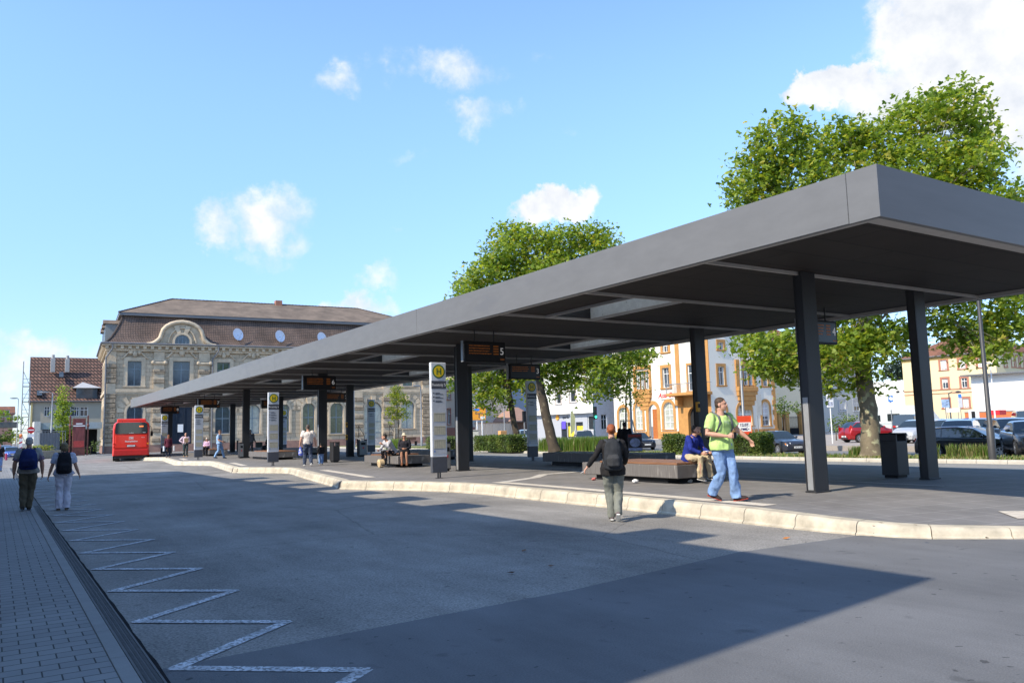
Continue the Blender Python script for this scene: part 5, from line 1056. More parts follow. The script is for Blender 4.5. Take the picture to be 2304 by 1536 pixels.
for i in range(4): side.append((2.2+i*3.6,3.5+i*3.6,1.9,5.6,True)); side.append((2.2+i*3.6,3.5+i*3.6,7.6,10.6,False))
Mside = frame((c0.x+15.8*sin(radians(4)),c0.y+15.8*cos(radians(4)),0), 184.0)
wallmesh(Mside, 15.8, zb, ZE-.7, side, .35, 0, wm)
wm.build('wall', M_stone, PO, fix=False)
m = MB(); m.T = OM; m.box(-.12,UR+.1,-.12,15.7,0,zb); m.build('plinth', M_plinth, PO)
m = MB(); m.T = OM       # rear and right walls, floor band
m.quad((UR,0,zb),(UR,15.8,zb),(UR,15.8,ZE),(UR,0,ZE)); m.quad((0,15.8,zb),(UR,15.8,zb),(UR,15.8,ZE),(0,15.8,ZE)); m.build('rear_wall', M_stone, PO, fix=False)
zband = FU(OM,300,882)[1]
m = MB(); m.T = OM; m.box(-.15,UR+.05,-.18,-.002,zband,zband+.38); m.box(-.1,UR,-.11,-.003,zband-.22,zband-.003); m.box(-.18,-.002,-.12,15.8,zband,zband+.38); m.build('string_course', M_stone2, PO)
m = MB(); m.T = OM; m.box(-.25,UR+.2,-.28,15.9,ZE-.70,ZE-.45); m.box(-.62,UR+.5,-.66,16.2,ZE-.12,ZE+.10)
u = -.3
while u < UR+.2: m.box(u,u+.34,-.56,-.29,ZE-.448,ZE-.123); u += .78
v = .3
while v < 15.5: m.box(-.56,-.26,v,v+.34,ZE-.448,ZE-.123); v += .78
m.box(-.2,UR+.1,-.22,15.85,ZE-.45,ZE-.12); m.build('cornice', M_stone2, PO)
for (a, b, dark) in ((238,260,1),(345,369,0),(447,471,0),(792,815,0),(861,884,0),(949,967,1)):   # pilasters with rough blocks
    ua, ub = FU(OM,a,850)[0], FU(OM,b,850)[0]; m = MB(); m.T = OM; m.box(ua,ub,-.17,-.002,zb,ZE-.72,0)
    z_ = zb+.3; k = 0
    while z_ < ZE-2.4:
        if not (zband-.5 < z_ < zband+.5) and (dark or k % 2 == 0): m.bev(ua-.08,ub+.08,-.28,-.171,z_,z_+.5,.06,1)
        z_ += .56; k += 1
    if not dark: m.tube([(ua-.1,-.22,ZE-2.0),(ub+.1,-.22,ZE-2.0)], .19, 10, mi=2); m.ball((ua-.08,-.26,ZE-1.95), .24, 10, 6, 2); m.ball((ub+.08,-.26,ZE-1.95), .24, 10, 6, 2); m.box(ua-.16,ub+.16,-.30,-.003,ZE-1.78,ZE-1.6,2)
    m.build('pilaster', [M_stone2, M_rust, M_stone2], PO)
m = MB(); m.T = SM
for v in (.3,):
    z_ = zb+.3
    while z_ < ZE-1.2:
        if not (zband-.5 < z_ < zband+.5): m.T = OM; m.bev(-.20,-.003,.15,1.25,z_,z_+.5,.06)
        z_ += .56
m.build('corner_blocks', M_rust, PO)
def orn(mb, u, z_, s):      # scrolls and shell over a window
    mb.ball((u,-.22,z_+.1*s), (.26*s,.16,.36*s), 10, 8)
    for sg in (-1,1):
        mb.ball((u+sg*.48*s,-.2,z_+.28*s), (.25*s,.12,.24*s), 10, 8); mb.tube([(u+sg*.45*s,-.14,z_+.45*s),(u+sg*.85*s,-.1,z_+.1*s),(u+sg*1.25*s,-.08,z_-.35*s),(u+sg*1.5*s,-.06,z_-.45*s)], [.10*s,.11*s,.09*s,.05*s], 8)
for i, o_ in enumerate(ops):
    w_ = window(OM, o_, PO, M_wf, M_gl2 if i < 2 else M_glgreen, M_stone2, .42, 1, (.67,), .09, .3, .09); o2 = MB(); o2.T = OM
    s_ = 1.2 if i == 1 else .95
    if i < 4: orn(o2, (o_[0]+o_[1])/2, o_[3]+.75*s_, s_); o2.build('window_ornament', M_stone2, w_, smooth=50)
for i, o_ in enumerate(arch):
    w_ = window(OM, o_, PO, M_wf, (M_curt if i in (2,7,6) else M_gl2 if i in (0,1) else M_glgreen), M_stone2, .26, 1, (.52,) if i != 6 else (.3,.55), .10, .3, .10, sill=i not in (0,6))
    u_ = (o_[0]+o_[1])/2; k = MB(); k.T = OM; k.plate([(u_-.2,o_[3]-.1),(u_+.2,o_[3]-.1),(u_+.34,o_[3]+.75),(u_-.34,o_[3]+.75)], -.24, -.004)
    for a in (-62,-38,38,62,84,-84):        # voussoir joints as proud wedge stones
        r0 = (o_[1]-o_[0])/2+.3; zc = o_[3]-(o_[1]-o_[0])/2; a0, a1 = radians(90-a-9), radians(90-a+9)
        k.plate([(u_+r0*cos(a0),zc+r0*sin(a0)),(u_+(r0+.75)*cos(a0),zc+(r0+.75)*sin(a0)),(u_+(r0+.75)*cos(a1),zc+(r0+.75)*sin(a1)),(u_+r0*cos(a1),zc+r0*sin(a1))], -.07, -.004)
    k.build('arch_stones', M_stone2, w_)
d_ = MB(); d_.T = OM; d_.box(door[0]+.02,door[1]-.02,.1,.34,.1,door[3]-.02)
for q in (.33,.66): u_ = door[0]+(door[1]-door[0])*q; d_.box(u_-.06,u_+.06,.05,.1,.1,door[3]-.1)
dd_ = d_.build('door', mat('dark_portal', (.018,.026,.04), .6, var=.2, spec=.2), PO); MB_ = MB(); MB_.T = OM; u_, z_ = FU(OM,406,963); MB_.box(u_-.3,u_+.3,.02,.045,z_-.45,z_+.45); MB_.build('door_notice', M_white, dd_)
for i, o_ in enumerate(side): window(Mside, o_, PO, M_wf, M_gl2, M_stone2, .3, 1, (.66,), .09, .3, .09)
# steps at the right hand door
m = MB(); m.T = OM; u0_, u1_ = FU(OM,800,990)[0], FU(OM,880,990)[0]
for k in range(4): m.box(u0_+.1*k,u1_-.1*k,-2.6+.45*k,-.13,k*.22,(k+1)*.22)
m.build('door_steps', M_concrete, PO)
for ux in (u0_+.3,u1_-.3): m = MB(); m.T = OM; m.tube([(ux,-.2,2.6),(ux,-2.6,1.3),(ux,-2.6,.2)], .035, 6); m.tube([(ux,-.3,1.0),(ux,-.3,2.55)], .03, 6); m.build('handrail', M_black, PO)
# roof: curved mansard below, hipped roof above
def roofpt(u, w, z): return (u, w, z)
pr = [(0.0,0.0),(.35,.18),(.85,.75),(1.35,1.65),(1.8,2.65),(2.1,3.5)]       # (inset, height) of the curved part
zt_ = ZE+.10; W2, D2 = UR+.4, 15.9; m = MB(); m.T = OM; R = []
for a, b in pr: R.append([(-.55+a,-.6+a,zt_+b),(W2-a,-.6+a,zt_+b),(W2-a,D2+.2-a,zt_+b),(-.55+a,D2+.2-a,zt_+b)])
for i in range(len(R)-1):
    for k in range(4): m.quad(R[i][k],R[i][(k+1)%4],R[i+1][(k+1)%4],R[i+1][k])
ro = m.build('mansard_roof', M_tile, PO, fix=False)
m = MB(); m.T = OM; a = R[-1]; zr_ = zt_+3.5; e = .45
m.box(a[0][0]-e,a[1][0]+e,a[0][1]-e,a[2][1]+e,zr_,zr_+.32); m.build('roof_band', M_lead, PO)
# ridge from the photo
wr_ = (a[0][1]+a[2][1])/2; ru0, rz0 = FU(OM,387,672.5,wr_); ru1, rz1 = FU(OM,803,694.5,wr_); rz = (rz0+rz1)/2; print('ridge', ru0, rz0, ru1, rz1)
b0 = (a[0][0]-e-.05,a[0][1]-e-.05,zr_+.325); b1 = (a[1][0]+e+.05,a[1][1]-e-.05,zr_+.325); b2 = (a[2][0]+e+.05,a[2][1]+e+.05,zr_+.325); b3 = (a[3][0]-e-.05,a[3][1]+e+.05,zr_+.325)
m = MB(); m.T = OM; r0_ = (ru0,wr_,rz); r1_ = (ru1,wr_,rz); m.add([b0,b1,b2,b3,r0_,r1_], [(0,1,5,4),(1,2,5),(2,3,4,5),(3,0,4)]); uro = m.build('roof', M_tile2, PO, fix=False)
def ridge(mb, p, q, r=.11, st=.45):
    p, q = Vector(p), Vector(q); L_ = (q-p).length; n_ = int(L_/st)
    for k in range(n_): mb.tube([p.lerp(q,k/n_), p.lerp(q,(k+1)/n_)], [r*1.15,r*.85], 6)
m = MB(); m.T = OM; ridge(m, b0, r0_); ridge(m, r0_, r1_); ridge(m, r1_, b1)
for i in range(len(R)-1): m.tube([R[i][0],R[i+1][0]], .12, 6)
m.build('ridge_tiles', mat('dark_ridge_tile', (.06,.045,.038), .85, var=.3), uro)
cu, cz = FU(OM,626,690,wr_); m = MB(); m.T = OM; m.box(cu-.42,cu+.42,wr_-.5,wr_+.5,rz-.4,FU(OM,626,677,wr_)[1]); m.build('chimney', mat('chimney_brick', (.32,.15,.10), .9), uro)
# round stone gable over the second window
ga, gb = FU(OM,333,776)[0], FU(OM,487,780)[0]; gu = FU(OM,409,770)[0]; gt = FU(OM,409,724,-.5)[1]; hw = (gb-ga)/2; gz = ZE+.11; gh = gt-gz
prof = []
for k in range(25):
    q = k/24
    if q < .28: s_ = q/.28; x = -hw+hw*.40*s_**.75; z_ = gh*.36*s_**1.7
    elif q <= .72: s_ = (q-.28)/.44; x = -hw*.6*cos(pi*s_)*1.0; z_ = gh*.42+gh*.58*sin(pi*s_)
    else: s_ = (1-q)/.28; x = hw-hw*.40*s_**.75; z_ = gh*.36*s_**1.7
    prof.append((gu+x,gz+z_))
go = MB(); go.T = OM; go.plate(prof, -.35, 2.2); gab = go.build('round_gable', M_stone2, PO)
m = MB(); m.T = OM
pp = [Vector((p[0],-.5,p[1])) for p in prof]; m.tube(pp, .23, 8); m.tube([Vector((gu+hw*.40*cos(pi*k/14),-.42,gz+.22+gh*.66*sin(pi*k/14))) for k in range(15)], .12, 6); m.build('gable_moulding', M_stone2, gab, smooth=60)
gw_ = (gu-.82,gu+.82,gz+.12,gz+.12+gh*.40,True); wo_ = window(OM @ Matrix.Translation((0,-.53,0)), gw_, gab, M_wf, M_gl2, M_stone2, .24, 3, (), .06, .1, .08, sill=True)
m = MB(); m.T = OM
for sg in (-1,1): m.plate([(gu+sg*.10,gz+gh*.47),(gu+sg*.52,gz+gh*.47),(gu+sg*.95,gz+gh*.80),(gu+sg*.38,gz+gh*.83)], -.55, -.36)
m.build('gable_keystone', M_stone2, gab)
# dormers on the left side
for i, v in enumerate((3.0,7.2,11.4)):
    m = MB(); m.T = OM; m.box(-.25,1.7,v-.95,v+.95,zt_+.25,zt_+2.55); dm = m.build('dormer', mat('dormer_slate_grey', (.22,.235,.23), .7, var=.1), PO)
    m = MB(); m.T = OM; m.add([(-.5,v-1.15,zt_+2.56),(-.5,v+1.15,zt_+2.56),(-.5,v,zt_+3.1),(2.0,v-1.15,zt_+2.56),(2.0,v+1.15,zt_+2.56),(2.0,v,zt_+3.1)], [(0,1,2),(3,5,4),(0,2,5,3),(1,4,5,2),(0,3,4,1)]); m.build('dormer_roof', M_tile2, dm)
    m = MB(); m.T = OM; m.box(-.28,-.252,v-.6,v+.6,zt_+.6,zt_+2.2); m.build('dormer_window', M_gl2, dm)
for px_ in (237,477,):
    u_ = FU(OM,px_,850)[0]+.0; m = MB(); m.T = OM; m.tube([(u_+.6,-.7,ZE),(u_+.6,-.68,ZE-.5),(u_,-.32,ZE-1.5),(u_,-.3,ZE-2.0),(u_,-.3,.2)], .085, 8); m.build('downpipe', M_lead, PO)
m = MB(); m.T = OM; m.tube([(-.68,-.72,ZE+.14),(UR+.5,-.72,ZE+.14)], .1, 8); m.tube([(-.7,-.72,ZE+.14),(-.7,16.2,ZE+.14)], .1, 8); m.build('gutter', M_lead, PO)
for px_, py_ in ((535.5,752),(630,756),(724,760)):
    u_, z_ = FU(OM,px_,py_,-.3); p = OM @ Vector((u_,-.3,z_)); t = thing('satellite_dish', 'round white satellite dish on the mansard roof, %s of the row' % {535.5:'leftmost', 630:'middle', 724:'rightmost'}[px_], 'satellite dish', p, 0, 'satellite dishes on the office roof')
    n = Vector((.30,-.93,.20)).normalized(); q = n.to_track_quat('Z','Y').to_matrix(); m = MB(); rr = [(.0,-.10),(.3,-.08),(.55,-.03),(.68,.04)]; n_ = 24
    for s_ in (0,1):
        vs = [q @ Vector((r_*cos(2*pi*k/n_),r_*1.12*sin(2*pi*k/n_),z1_-s_*.02)) for r_, z1_ in rr[1:] for k in range(n_)]; m.add(vs+[q @ Vector((0,0,-.10-s_*.02))], [(i*n_+k,i*n_+(k+1)%n_,(i+1)*n_+(k+1)%n_,(i+1)*n_+k) for i in range(2) for k in range(n_)]+[(3*n_,k,(k+1)%n_) for k in range(n_)])
    m.build('dish', mat('dish_white', (.66,.70,.80), .4), t, smooth=60); m = MB(); m.tube([(0,0,-.75),(.1,.5,-.7),(.05,.7,-.1)], .03, 6); m.tube([(0,.02,-.1),(0,.8,-.55)], .04, 6); m.tube([q @ Vector((0,-.7,0)), q @ Vector((0,-.1,.65))], .02, 6); m.ball(q @ Vector((0,-.1,.67)), .07, 8, 6); m.build('bracket', M_galv, t)
# ---------------- generic rendered house
def house(name, label, M, W_, D_, ZE_, wallm, wins, roofm, rise, fm=None, sm=None, sidew=(), hip=.35, ov=.4, cat='building', base=None, basez=.8, z0=0., bands=(), sw=.14, eave=None, gable=False, **kw):
    B_ = bld(name, label, cat); mb = wallmesh(M, W_, z0, ZE_, wins, .2); Ms = M @ Matrix(((0,1,0,0),(-1,0,0,D_),(0,0,1,0),(0,0,0,1)))   # left side seen from outside
    wallmesh(Ms, D_, z0, ZE_, [], .2, 0, mb); mb.T = M; mb.quad((W_,0,z0),(W_,D_,z0),(W_,D_,ZE_),(W_,0,ZE_)); mb.quad((0,D_,z0),(W_,D_,z0),(W_,D_,ZE_),(0,D_,ZE_)); mb.quad((0,0,ZE_),(W_,0,ZE_),(W_,D_,ZE_),(0,D_,ZE_)); mb.build('wall', wallm, B_, fix=False)
    for i, w in enumerate(wins): window(M, w, B_, fm or M_white, kw.get('gm'), sm, sw, kw.get('mull',1), kw.get('trans',(.68,)), .07, .14, .04, blind=(kw.get('blinds') or [0]*99)[i])
    if base: m = MB(); m.T = M; m.box(-.05,W_+.05,-.05,D_+.05,z0,basez); m.build('base', base, B_)
    for z_, h_, mm in bands: m = MB(); m.T = M; m.box(-.05,W_+.05,-.07,-.003,z_,z_+h_); m.box(-.07,-.003,-.05,D_,z_,z_+h_); m.build('string_course', mm, B_)
    if roofm:
        m = MB(); m.T = M
        if gable: a = [(-ov,-ov,ZE_-.1),(W_+ov,-ov,ZE_-.1),(W_+ov,D_+ov,ZE_-.1),(-ov,D_+ov,ZE_-.1),(-ov,D_/2,ZE_+rise),(W_+ov,D_/2,ZE_+rise)]
        else: h_ = min(D_/2,W_/2)*hip*2; a = [(-ov,-ov,ZE_+.05),(W_+ov,-ov,ZE_+.05),(W_+ov,D_+ov,ZE_+.05),(-ov,D_+ov,ZE_+.05),(h_,D_/2,ZE_+rise),(W_-h_,D_/2,ZE_+rise)]
        m.add(a, [(0,1,5,4),(1,2,5),(2,3,4,5),(3,0,4),(0,3,2,1)]); r_ = m.build('roof', roofm, B_, fix=False); m = MB(); m.T = M
        m.box(-ov-.05,W_+ov+.05,-ov-.12,-ov-.0,ZE_-.06,ZE_+.08); m.build('gutter', eave or M_lead, B_); return B_, r_
    return B_, None
M_otile = brickmat('orange_roof_tiles', (.30,.125,.065), (.20,.09,.055), (.08,.045,.035), .28, .26, .03, 'xz+yz', .85, .4, .8, big=.6)
# tiled house far left
Y_ = 126.; a = ONY(66,1000,Y_); b = ONY(216,1000,Y_); M1 = frame((a.x,Y_,0), 92); z1 = FU(M1,100,903)[1]; zr1 = FU(M1,140,809,5)[1]
TR = brickmat('striped_pantiles', (.25,.135,.10), (.19,.105,.08), (.05,.035,.03), .42, .5, .10, 'xz+yz', .85, .3, .9, off=0, big=1)
cream = mat('cream_render', (.52,.47,.34), .85, var=.08, sc=1); creamsh = mat('shaded_cream_render', (.40,.38,.31), .85, var=.08, sc=1)  # second cream is a duller copy with the shade of the front in it
wl_ = [RECT(M1,99,914,112,936), RECT(M1,150,914,168,937), RECT(M1,167,915,178,936), RECT(M1,180,915,198,936), RECT(M1,93,962,125,1006)]
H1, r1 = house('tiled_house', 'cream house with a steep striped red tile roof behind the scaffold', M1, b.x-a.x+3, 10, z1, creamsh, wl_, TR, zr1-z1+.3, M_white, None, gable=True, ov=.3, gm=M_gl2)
for px_, p0, p1, ww in ((118.5,798,831,.6),(151,800,831,.6)):
    u_, za = FU(M1,px_,p1,2.6); zb_ = FU(M1,px_,p0,2.6)[1]; m = MB(); m.T = M1; m.bev(u_-.28,u_+.28,2.3,2.9,za-.4,zb_-.5,.03); m.tube([(u_,2.6,zb_-.5),(u_,2.6,zb_)], .2, 10); m.build('chimney', mat('metal_chimney', (.38,.37,.35), .6), r1)
for q in ((133,836,143,848,2.2),(83,878,95,889,.8)):
    w = q[4]; u0_, z_ = FU(M1,q[0],q[3],w-.5); u1_, z2_ = FU(M1,q[2],q[1],w-.5); m = MB(); m.T = M1; m.add([(u0_,w-.9,z_),(u1_,w-.9,z_),(u1_,w-.2,z2_),(u0_,w-.2,z2_),(u0_,w-.5,z_-.2),(u1_,w-.5,z_-.2),(u1_,w+.2,z2_-.2),(u0_,w+.2,z2_-.2)], [(0,1,2,3),(0,4,5,1),(1,5,6,2),(3,2,6,7),(0,3,7,4)]); m.build('roof_window', M_gl2, r1)
u0_, z0_ = FU(M1,171,896,.4); u1_, z1_ = FU(M1,201,873,.4); m = MB(); m.T = M1; m.box(u0_,u1_+1,.1,3,z0_,z1_); dz = m.build('dormer', M_gl2, H1); m = MB(); m.T = M1; uc = (u0_+u1_)/2; m.add([(u0_-.5,-.3,z1_+.01),(u1_+1.5,-.3,z1_+.01),(u1_+1.5,3,z1_+.01),(u0_-.5,3,z1_+.01),(uc,1.2,z1_+.9)], [(0,1,4),(1,2,4),(2,3,4),(3,0,4),(0,3,2,1)]); m.build('dormer_roof', mat('pale_grey_metal_roof', (.42,.42,.42), .6), dz)
m = MB(); m.T = M1; m.box(-.02,FU(M1,74,900)[0],-.15,-.003,0,z1-.15); m.build('sunlit_strip', mat('sunlit_render', (.55,.46,.22), .85), H1)  # sunlit gable edge put in as a bright yellow strip on the front
# scaffold
sc = thing('scaffold', 'tall grey scaffold at the gable of the tiled house, far left', 'scaffold', (0,0,0)); m = MB()
p0 = ONY(46,1000,122); p1 = ONY(63,1000,122); zt2 = ZAT((p0.x,122),46,812)
for x in (p0.x,p1.x):
    for y in (122,123.2): MB().tube([(x,y,-.3),(x,y,zt2-(2.5 if x > p0.x+.1 else 0))], .045, 6).build('standard', M_galv, sc)
z_ = .8; k = 0
while z_ < zt2-2.5:
    m = MB().box(p0.x,p1.x,122,123.2,z_,z_+.06); m.build('platform_board', mat('scaffold_plank', (.30,.25,.18), .8), sc)
    m = MB(); m.tube([(p0.x,122,z_+1),(p1.x,122,z_+1)], .03, 6); m.tube([(p0.x,122,z_+.5),(p1.x,122,z_+.5)], .03, 6); m.tube([(p0.x if k%2 else p1.x,122,z_),(p1.x if k%2 else p0.x,122,z_+2)], .03, 6); m.build('guard_rail', M_galv, sc); z_ += 2; k += 1
# low brick building and bridge at far left
p = ONY(-14,950,210); M2 = frame((p.x,210,0), 90); house('brick_house', 'low reddish house above the bridge at the left frame edge', M2, ONY(29,950,210).x-p.x, 10, FU(M2,10,930)[1], mat('reddish_render', (.36,.20,.15), .85), [RECT(M2,8,922,22,929)], M_otile, FU(M2,10,914,5)[1]-FU(M2,10,930)[1], None, None, gable=True)
br = thing('bridge', 'concrete road bridge crossing behind the blue cars at the far left', 'bridge', (0,0,0)); Yb = 170.; x0 = ONY(-60,950,Yb).x; x1 = ONY(41,950,Yb).x; zb0 = ZAT((ONY(20,950,Yb).x,Yb),20,961); zb1 = ZAT((ONY(20,950,Yb).x,Yb),20,949)
MB().box(x0,x1,Yb,Yb+8,zb0,zb1).build('deck', mat('bridge_concrete', (.12,.12,.11), .85), br)
m = MB(); m.box(x0,x1,Yb-.1,Yb-.04,zb1+.9,zb1+1.0); x = x0
while x < x1: m.box(x,x+.08,Yb-.1,Yb-.04,zb1,zb1+.9); x += 1.2
m.build('railing', M_galv, br)
# ---------------- buildings on the right
# cream house with red quoins, seen between stop sign and column
YQ = ONX(994,960,58).y; Mq = frame((58,YQ,0), 180); house('red_quoin_house', 'cream house with red stone window frames between the nearest stop sign and the column', Mq, YQ-ONX(1034,960,58).y, 9, 12.5, mat('warm_cream', (.62,.55,.46), .85), [RECT(Mq,1007,880,1014,898),RECT(Mq,1007,920,1014,954)], M_otile, 3, M_white, mat('red_sandstone', (.42,.14,.10), .85), base=mat('red_base', (.45,.20,.14), .85), basez=FU(Mq,1008,962)[1])
# grey gable building
YG = 109.; Mg = frame((ONY(1040,960,YG).x,YG,0), 90); house('grey_gable_building', 'plain blue grey building behind the orange direction sign', Mg, ONY(1206,960,YG).x-ONY(1040,960,YG).x, 14, FU(Mg,1120,800)[1], mat('blue_grey_render', (.36,.39,.45), .85, var=.05), [RECT(Mg,1130,915,1148,931)], M_otile, 4, M_white, mat('grey_surround', (.5,.5,.52), .8))
# garden wall with panels, garage
YW = 98.; Mw = frame((ONY(1072,980,YW).x,YW,0), 84); gw2 = bld('garden_wall', 'cream garden wall with recessed panels behind the clipped hedge', 'wall'); Lw = FU(Mw,1152,960)[0]; zt3 = FU(Mw,1100,952)[1]
m = MB(); m.T = Mw; m.box(0,Lw,0,.3,0,zt3); m.build('wall', mat('peach_render', (.66,.54,.42), .85, var=.1), gw2); m = MB(); m.T = Mw
m.box(-.1,Lw+.1,-.08,.38,zt3,zt3+.14); m.build('coping', mat('wall_coping', (.40,.27,.20), .85), gw2)
for k in range(5): m = MB(); m.T = Mw; u_ = .3+k*(Lw/5); m.box(u_,u_+.5,-.1,-.003,0,zt3-.1); m.build('pier', mat('peach_render', (.66,.54,.42)), gw2)
Yg2 = 100.; Mg2 = frame((ONY(1150,980,Yg2).x,Yg2,0), 88); house('low_garage', 'low cream garage with a brown door behind the light blue car', Mg2, 4.9, 5, FU(Mg2,1160,948)[1], mat('peach_render', (.66,.54,.42)), [], mat('pinkish_tiles', (.34,.21,.16), .85, var=.2), 2.2, None, None); m = MB(); m.T = Mg2; m.box(.4,4.4,-.05,-.01,0,2.6); m.build('garage_door', mat('brown_door', (.14,.075,.05), .7), bpy.data.objects['low_garage'])
# bank with projecting white upper storeys
XB = 63.0; pB = ONX(1345,980,XB); pA = ONX(1196,980,XB); MBk = frame((XB,pA.y,0), 180); WB = pA.y-pB.y
zov = FU(MBk,1300,930)[1]; BK = bld('corner_bank', 'white building with a grey shop floor and yellow window posters')
gmat = mat('shop_grey_render', (.40,.42,.46), .8, var=.05); wmat = mat('white_render', (.80,.79,.74), .85, var=.03)
shop = [RECT(MBk,1263,950,1276,990), RECT(MBk,1277,950,1292,985), RECT(MBk,1296,949,1312,985), RECT(MBk,1322,935,1338,967)]
mb = wallmesh(MBk, WB, 0, zov, shop, .2); mb.build('ground_floor', gmat, BK, fix=False)
for i, w in enumerate(shop):
    o = window(MBk, w, BK, M_trim if i < 3 else M_white, M_glass, None, mull=0 if i < 3 else 0, trans=() if i < 3 else ()); 
    if i in (1,2): m = MB(); m.T = MBk; m.box(w[0]+.1,w[1]-.1,.10,.13,w[2]+.2,w[3]-.5); m.build('poster', mat('yellow_poster', (.72,.55,.05), .6, var=.5, sc=1.5), o)
UPW = [RECT(MBk,1251,881,1262,908,w=-.6),RECT(MBk,1282,877,1295,904,w=-.6),RECT(MBk,1315,873,1330,901,w=-.6),RECT(MBk,1251,820,1262,846,w=-.6),RECT(MBk,1282,814,1295,842,w=-.6),RECT(MBk,1315,808,1330,838,w=-.6)]
Mu = MBk @ Matrix.Translation((0,-.6,0)); mb = wallmesh(Mu, WB, zov+.01, 12.5, UPW, .2); mb.T = Mu; mb.quad((0,0,zov+.01),(WB,0,zov+.01),(WB,10,zov+.01),(0,10,zov+.01)); mb.quad((0,0,12.5),(WB,0,12.5),(WB,10,12.5),(0,10,12.5)); mb.quad((0,0,zov),(0,10,zov),(0,10,12.5),(0,0,12.5)); mb.build('upper_storeys', wmat, BK, fix=False)
for w in UPW: window(Mu, w, BK, M_white, M_glass, mat('stone_surround', (.48,.42,.38), .8), .2, 0, ())
Mr = frame((XB-.6,pB.y,0), 90); WR = FU(Mr,1384,960)[0]; rw = [RECT(Mr,1353,932,1366,966),RECT(Mr,1358,872,1370,890)]; mb = wallmesh(Mr, WR, 0, 12.5, rw, .2); mb.build('side_wall', mat('shaded_white_render', (.46,.50,.58), .85), BK, fix=False)  # shade of this side put into its colour, bluer than the white front
for w in rw: window(Mr, w, BK, M_white, M_glass, None, mull=1)
m = MB(); m.T = MBk; u_, z_ = FU(MBk,1255,939); m.tube([(u_,-.12,z_),(u_,-.02,z_)], .34, 18); m.build('round_sign', mat('orange_sign', (.85,.38,.05), .5), BK); text('sparda', .52, M_ink, BK, (XB-.03,FU(MBk,1273,941)[0]*-1+pA.y,z_), rot=(pi/2,0,-pi/2), name='shop_lettering', bold=.01)
u_, z_ = FU(MBk,1269,956); m = MB(); m.T = MBk; m.box(u_-.45,u_+.45,-.06,-.02,z_-.5,z_+.5); m.build('blue_poster', mat('violet_poster', (.12,.08,.55), .6, spots=((.8,.8,.85), 1.2, .6)), BK)
# Asia One house: lit face towards -X, shaded face towards -Y, cut corner with bays
XA = 62.9; YA = 59.2
amber = mat('amber_sandstone', (.47,.235,.068), .8, var=.14, sc=2, bump=.2); cwhite = mat('warm_white_render', (.74,.70,.60), .85, var=.03)
AS = bld('corner_restaurant', 'white corner house with amber stone window frames and red restaurant lettering')
cL = ONX(1527,960,XA); ML = frame((XA,ONX(1384,980,XA).y,0), 180); WLf = ML.translation.y-cL.y
cR = ONY(1603,960,YA); MRt = frame((cR.x,YA,0), 90); WRt = ONY(1748,960,YA).x-cR.x; ZA = 13.0; print('ASIA', ML.translation, WLf, cR, WRt)
lw = [RECT(ML,1393,916,1413,965,True),RECT(ML,1430,907,1446,966,True),RECT(ML,1494,904,1516,965,True),RECT(ML,1491,827,1506,872),RECT(ML,1491,772,1503,792),RECT(ML,1432,838,1440,876),RECT(ML,1442,837,1450,876),RECT(ML,1452,835,1460,875),RECT(ML,1432,772,1458,795)]
ld = RECT(ML,1461,910,1480,987,True)
mb = wallmesh(ML, WLf, 0, ZA, lw+[ld], .3); mb.build('wall', cwhite, AS, fix=False)
for i, w in enumerate(lw): window(ML, w, AS, M_white, M_curt if i < 3 else M_gl2, amber, .34 if i < 5 else .12, 1, (.25,.5,.72) if i < 3 else (.7,), .06, .22, .06)
m = MB(); m.T = ML; m.box(ld[0]+.35,ld[1],.22,.3,.1,ld[3]-.5); dr = m.build('door', mat('orange_wood_door', (.42,.13,.03), .5, var=.2), AS); o = MB(); o.T = ML; P = outline(ld); Q = outline((ld[0]-.45,ld[1]+.45,ld[2],ld[3]+.45,True)); n = len(P)
for k in range(1,n): o.quad((P[k][0],-.07,P[k][1]),(P[(k+1)%n][0],-.07,P[(k+1)%n][1]),(Q[(k+1)%n][0],-.07,Q[(k+1)%n][1]),(Q[k][0],-.07,Q[k][1])); o.quad((Q[k][0],-.07,Q[k][1]),(Q[(k+1)%n][0],-.07,Q[(k+1)%n][1]),(Q[(k+1)%n][0],0,Q[(k+1)%n][1]),(Q[k][0],0,Q[k][1]))
o.build('door_surround', amber, dr, fix=False)
zs1 = FU(ML,1430,971)[1]
def bandpair(M, W_, z0, z1, d=.09): m = MB(); m.T = M; m.box(-.05,W_+.05,-d,-.003,z0,z1); return m
def split_band(M, W_, z0, z1, skip, name, d=.09):
    m = MB(); m.T = M; u = -.05
    for a, b in sorted(skip)+[(W_+.05,W_+.05)]:
        if a > u: m.box(u,a,-d,-.003,z0,z1)
        u = max(u,b)
    m.build(name, amber, AS)
split_band(ML, WLf, .06, zs1-.35, [(ld[0]-.46,ld[1]+.46)], 'base_course'); split_band(ML, WLf, zs1-.345, zs1, [(ld[0]-.46,ld[1]+.46)], 'sill_course', .17)
